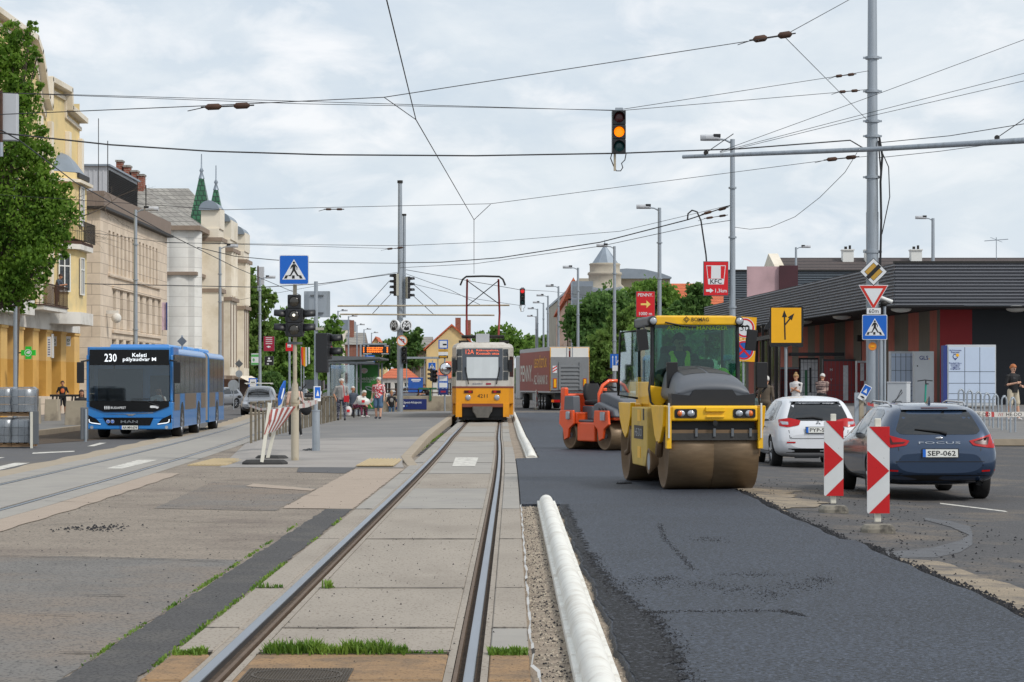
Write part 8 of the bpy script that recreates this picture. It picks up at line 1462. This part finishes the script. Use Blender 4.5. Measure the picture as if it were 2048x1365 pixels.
    tmp = b.build('tmp'); src = tmp.data; bm = bmesh.new(); bm.from_mesh(src); bv = BVHTree.FromBMesh(bm); bm.free(); mi = [p.material_index for p in src.polygons]
    m = tmp.modifiers.new('r','REMESH'); m.mode = 'VOXEL'; m.voxel_size = .0085; m.use_smooth_shade = True; bpy.context.view_layer.update(); me = bpy.data.meshes.new_from_object(tmp.evaluated_get(bpy.context.evaluated_depsgraph_get()))
    bm = bmesh.new(); bm.from_mesh(me); bmesh.ops.smooth_vert(bm, verts=bm.verts[:], factor=.5, use_axis_x=True, use_axis_y=True, use_axis_z=True); bm.to_mesh(me); bm.free()
    me.materials.clear(); [me.materials.append(MT[n]) for n in b.names]
    for p in me.polygons: r_ = bv.find_nearest(p.center); p.material_index = mi[r_[2]]; p.use_smooth = True
    bpy.data.objects.remove(tmp); o = bpy.data.objects.new('body', me); COL.objects.link(o); o.parent = t
    if hair:
        b = MB().mat(hair); b.T = T; n = 16; v = []; f = []
        rows = 7
        for i in range(rows+1):
            a = PI*.62*i/rows
            for k in range(n):
                u = 2*PI*k/n; back = math.sin(u); lim = a*(.62 if back < -.2 else 1.05 if style != 'short' else .95); q = .012*math.sin(k*5+i*3)
                v.append((.088*math.sin(lim)*math.cos(u)*(1+q), .018+.104*math.sin(lim)*math.sin(u), .022+.112*math.cos(lim)))
        f = [(i*n+k,(i+1)*n+k,(i+1)*n+(k+1)%n,i*n+(k+1)%n) for i in range(rows) for k in range(n)]; b.add(v, f, True)
        if style == 'fluffy': [b.ell((.06*math.cos(a),.03+.07*math.sin(a),.07+.02*math.sin(3*a)),(.045,.045,.045),8,6) for a in [2*PI*k/8 for k in range(8)]]
        if style == 'long': b.loft([[(x*w,y,z) for x,y in ((-1,.02),(-.6,.11),(.6,.11),(1,.02),(.6,.05),(-.6,.05))] for z,w in ((.06,.08),(-.05,.095),(-.2,.1),(-.34,.07))], smooth=True)
        if style == 'bun': b.ell((0,.05,.14),(.04,.04,.035))
        h = b.build('hair', t, auto=False); q = h.modifiers.new('s','SOLIDIFY'); q.thickness = .012; q.offset = 1
    return t, tp
def onp(px, Y, z): return (P(px,0,Y).x, Y, z)
PH = ((( .02,-.02,-.26),(.22,-.2,-.16)),((-.02,-.02,-.27),(-.16,-.26,-.18)))       # both hands holding a phone in front
def phone(px, py, Y, lab): b = MB().mat('sign_black'); b.box((0,0,0),(.07,.14,.012), rx=.6); t = b.build('phone'); t.location = P(px,py,Y); tag(t, lab, 'phone')
person('man in dark blue shirt leaning on the rusty balcony rail', (-22.35,115.3,5.37), PI/2-.3, .97, 'cloth_slate', 'cloth_brown', hair='hair_dark', lean=.35, arms=(((-.02,-.12,-.24),(.08,-.34,-.2)),((.02,-.12,-.24),(-.08,-.34,-.2))), head=(.3,0))
person('man in black shirt with orange print walking before the arcade', onp(125,113,.1), .2, .96, 'cloth_black', 'cloth_black', hair='hair_dark', shorts=1, pr='print_orange', arms=(((-.1,.02,-.24),(-.02,-.2,-.3)),((.1,.02,-.24),(.0,-.18,-.34))), legs=(((-.02,-.14,-.4),(-.03,.0,-.8)),((.03,.05,-.42),(.05,.22,-.78))))
person('dark-haired woman in black sitting behind the beige concrete block', onp(163,88.5,.08), .4, 1, 'cloth_black', 'cloth_black', hair='hair_dark', style='long', seat=1)
BUS = Matrix.Translation((-11.33,69.6,-.05)) @ Matrix.Rotation(.036,4,'Z')
person('bus driver in white shirt holding a phone to the ear', BUS@Vector((.78,.62,.33)), 0, .95, 'cloth_white', 'cloth_navy', hair='hair_dark', seat=1, arms=(((-.05,-.2,-.2),(.1,-.35,-.1)),((.1,-.1,-.22),(-.06,-.12,.12))))
b = MB().mat('trim_black'); b.lathe([(.2,0),(.21,.01),(.2,.02)], (0,0,0), 'Y', 24, caps=False); t = b.build('steering_wheel'); t.location = BUS@Vector((.78,.3,1.2)); t.parent = [o for o in COL.objects if o.name.startswith('articulated_bus')][0]; t.matrix_parent_inverse = t.parent.matrix_world.inverted() if 0 else BUS.inverted()
RL = Matrix.Translation(YR.location) @ Matrix.Rotation(.10,4,'Z')
person('roller driver in a grey shirt with yellow-green vest straps in the cab', RL@Vector((-.12,2.5,1.0)), .1, 1.08, 'cloth_teal', 'cloth_navy', hair='hair_dark', seat=1, fat=1.22, vest=1, arms=(((-.12,-.05,-.26),(-.02,-.25,-.38)),((.1,-.05,-.26),(.02,-.28,-.3))), head=(.35,.2))
person('woman with long brown hair behind the beige signal pole, seen from behind', onp(590,66.5,.07), PI+.3, .93, 'cloth_pink', 'cloth_black', 'cloth_white', 'hair_brown', style='long', legs=(((-.04,-.02,-.42),(-.1,.03,-.82)),((.03,-.02,-.42),(.07,.0,-.82))))
b = MB().mat('cloth_black'); b.ell((0,0,0),(.16,.08,.17)); b.tube([(-.1,0,.1),(-.16,.02,.5),(.0,.0,.7)], .015); t = b.build('shoulder_bag'); t.location = P(612,819,66); tag(t, 'black shoulder bag beside the woman with long hair', 'bag')
person('grey-haired woman in pale t-shirt and patterned trousers with a red bag', onp(683,89.5,.2), .05, .93, 'cloth_grey', 'cloth_pattern', hair='hair_grey', style='fluffy', fat=1.12, arms=(((-.12,.02,-.24),(-.02,-.02,-.46)),None), legs=(((-.03,0,-.42),(-.04,.02,-.82)),((.03,0,-.42),(.04,.02,-.82))))
b = MB().mat('bag_red'); b.box((0,0,0),(.2,.1,.24)); b.tube([(-.08,0,.1),(-.12,0,.5),(-.2,.02,.55)], .012); t = b.build('handbag', bevel=.03); t.location = P(693,798,89.3); tag(t, 'red handbag on the shoulder of the grey-haired woman', 'bag')
person('grey-haired person in dark jacket sitting at the tram shelter', onp(706,101,.2), .3, 1, 'cloth_slate', 'cloth_navy', hair='hair_grey', seat=1, sleeve=1)
person('stooping person in white shirt and pink patterned trousers sitting at the shelter', onp(713,97.5,.2), .9, 1, 'cloth_white', 'pink_pattern', 'cloth_white', 'hair_grey', seat=1, lean=.7, fat=1.1, arms=(((-.03,-.15,-.2),(.05,-.35,-.3)),((.03,-.15,-.2),(-.02,-.35,-.32))))
for px, py, Y, w, h, m, lab in ((697,822,96,.26,.36,'cloth_white','white plastic shopping bag on the platform by the seated pair'),(727,803,96,.5,.28,'plate_white','white and red bag held by the stooping person')):
    b = MB().mat(m); b.loft([[(x*w*k/2,y*.1*k,z*h) for x,y in ((-1,-1),(0,-1.3),(1,-1),(1,1),(-1,1))] for z,k in ((-.5,.8),(-.1,1.1),(.3,.9),(.5,.4))], smooth=True); b.mat('logo_red'); b.bx(-.06,.06,-.15,-.1,-.05,.05); t = b.build('shopping_bag'); t.location = P(px,py,Y); tag(t, lab, 'bag')
person('white-haired woman in red floral shirt and denim shorts with sunglasses', onp(757,94,.2), -.35, .97, 'cloth_floral', 'denim', 'cloth_navy', 'hair_grey', 'skin_pale', style='fluffy', shorts=1, fat=1.15, glasses=1, legs=(((-.01,-.02,-.42),(.0,.02,-.82)),((.01,-.03,-.42),(.0,-.05,-.82))))
person('woman in black print t-shirt and jeans coming up the underpass stairs', onp(783,126,-.45), .1, .97, 'cloth_black', 'denim', hair='hair_blond', pr='cloth_grey', style='bun', arms=(((-.08,-.05,-.25),(-.02,-.2,-.36)),((.08,-.05,-.25),(.06,-.2,-.4))))
person('man in dark t-shirt sitting hunched on the far green railing', onp(857,140,.38), -.8, 1, 'cloth_black', 'cloth_navy', hair='hair_dark', seat=1, lean=.5, arms=(((-.02,-.2,-.2),(.1,-.4,-.25)),((.02,-.2,-.2),(-.1,-.4,-.25))))
person('ginger-haired man in black polo and beige shorts looking at a phone', onp(2026,80,.34), .35, 1.12, 'cloth_black', 'cloth_beige', 'cloth_white', 'hair_ginger', 'skin_pale', shorts=1, arms=(((-.06,-.02,-.26),(.16,-.24,-.2)),((.06,.0,-.28),(.0,-.22,-.3))), head=(.35,.25), glasses=1, legs=(((-.03,-.03,-.42),(-.06,.0,-.82)),((.04,-.04,-.42),(.1,-.02,-.82))))
phone(2029,757,79.5,'dark phone in the hands of the ginger-haired man'); 
person('woman in white t-shirt with a bun looking at her phone behind the white car', onp(1592,80,.28), -.5, .97, 'cloth_white', 'cloth_navy', hair='hair_blond', style='bun', arms=PH, head=(.3,0))
phone(1599,770,79.6,'phone held by the woman in the white t-shirt')
person('older woman in brown striped jacket bending her head by the red lockers', onp(1643,84,.34), PI-.6, .95, 'cloth_stripe', 'cloth_black', hair='hair_grey', sleeve=1, fat=1.15, lean=.12, arms=PH, head=(.4,0))
person('standing man in brown clothes with his back to us, right of the roller', onp(1531,73,.1), PI-.5, 1.02, 'cloth_brown', 'cloth_brown', hair='hair_grey', sleeve=1, lean=.1)
person('seated person in green top beside the standing man in brown', onp(1508,75,.14), .9, 1, 'cloth_teal', 'denim', hair='hair_dark', seat=1, lean=.3, arms=PH)

for lab, x, y, z, w in (('low grey bench under the seated pair at the tram shelter',-6.83,101,.2,.9),('dark bench under the stooping person in white',P(713,0,97.5).x+.1,97.6,.2,.6),('dark bench under the dark-haired woman behind the concrete block',P(163,0,88.5).x,88.6,.08,.8),('dark bench under the seated person right of the roller',P(1508,0,75).x,75.1,.14,.7),('dark bench under the hunched man beyond the underpass',P(857,0,140).x,140,.38,.8)):
    t = thing('bench', lab, 'bench', (x,y,z)); b = MB().mat('wood'); b.bx(-w/2,w/2,-.08,.28,.34,.4); b.build('seat', t, bevel=.01); b = MB().mat('dark_metal'); b.bx(-w/2+.05,-w/2+.1,0,.25,0 if z < .3 else -.5,.34); b.bx(w/2-.1,w/2-.05,0,.25,0 if z < .3 else -.5,.34); b.build('leg_frame', t)
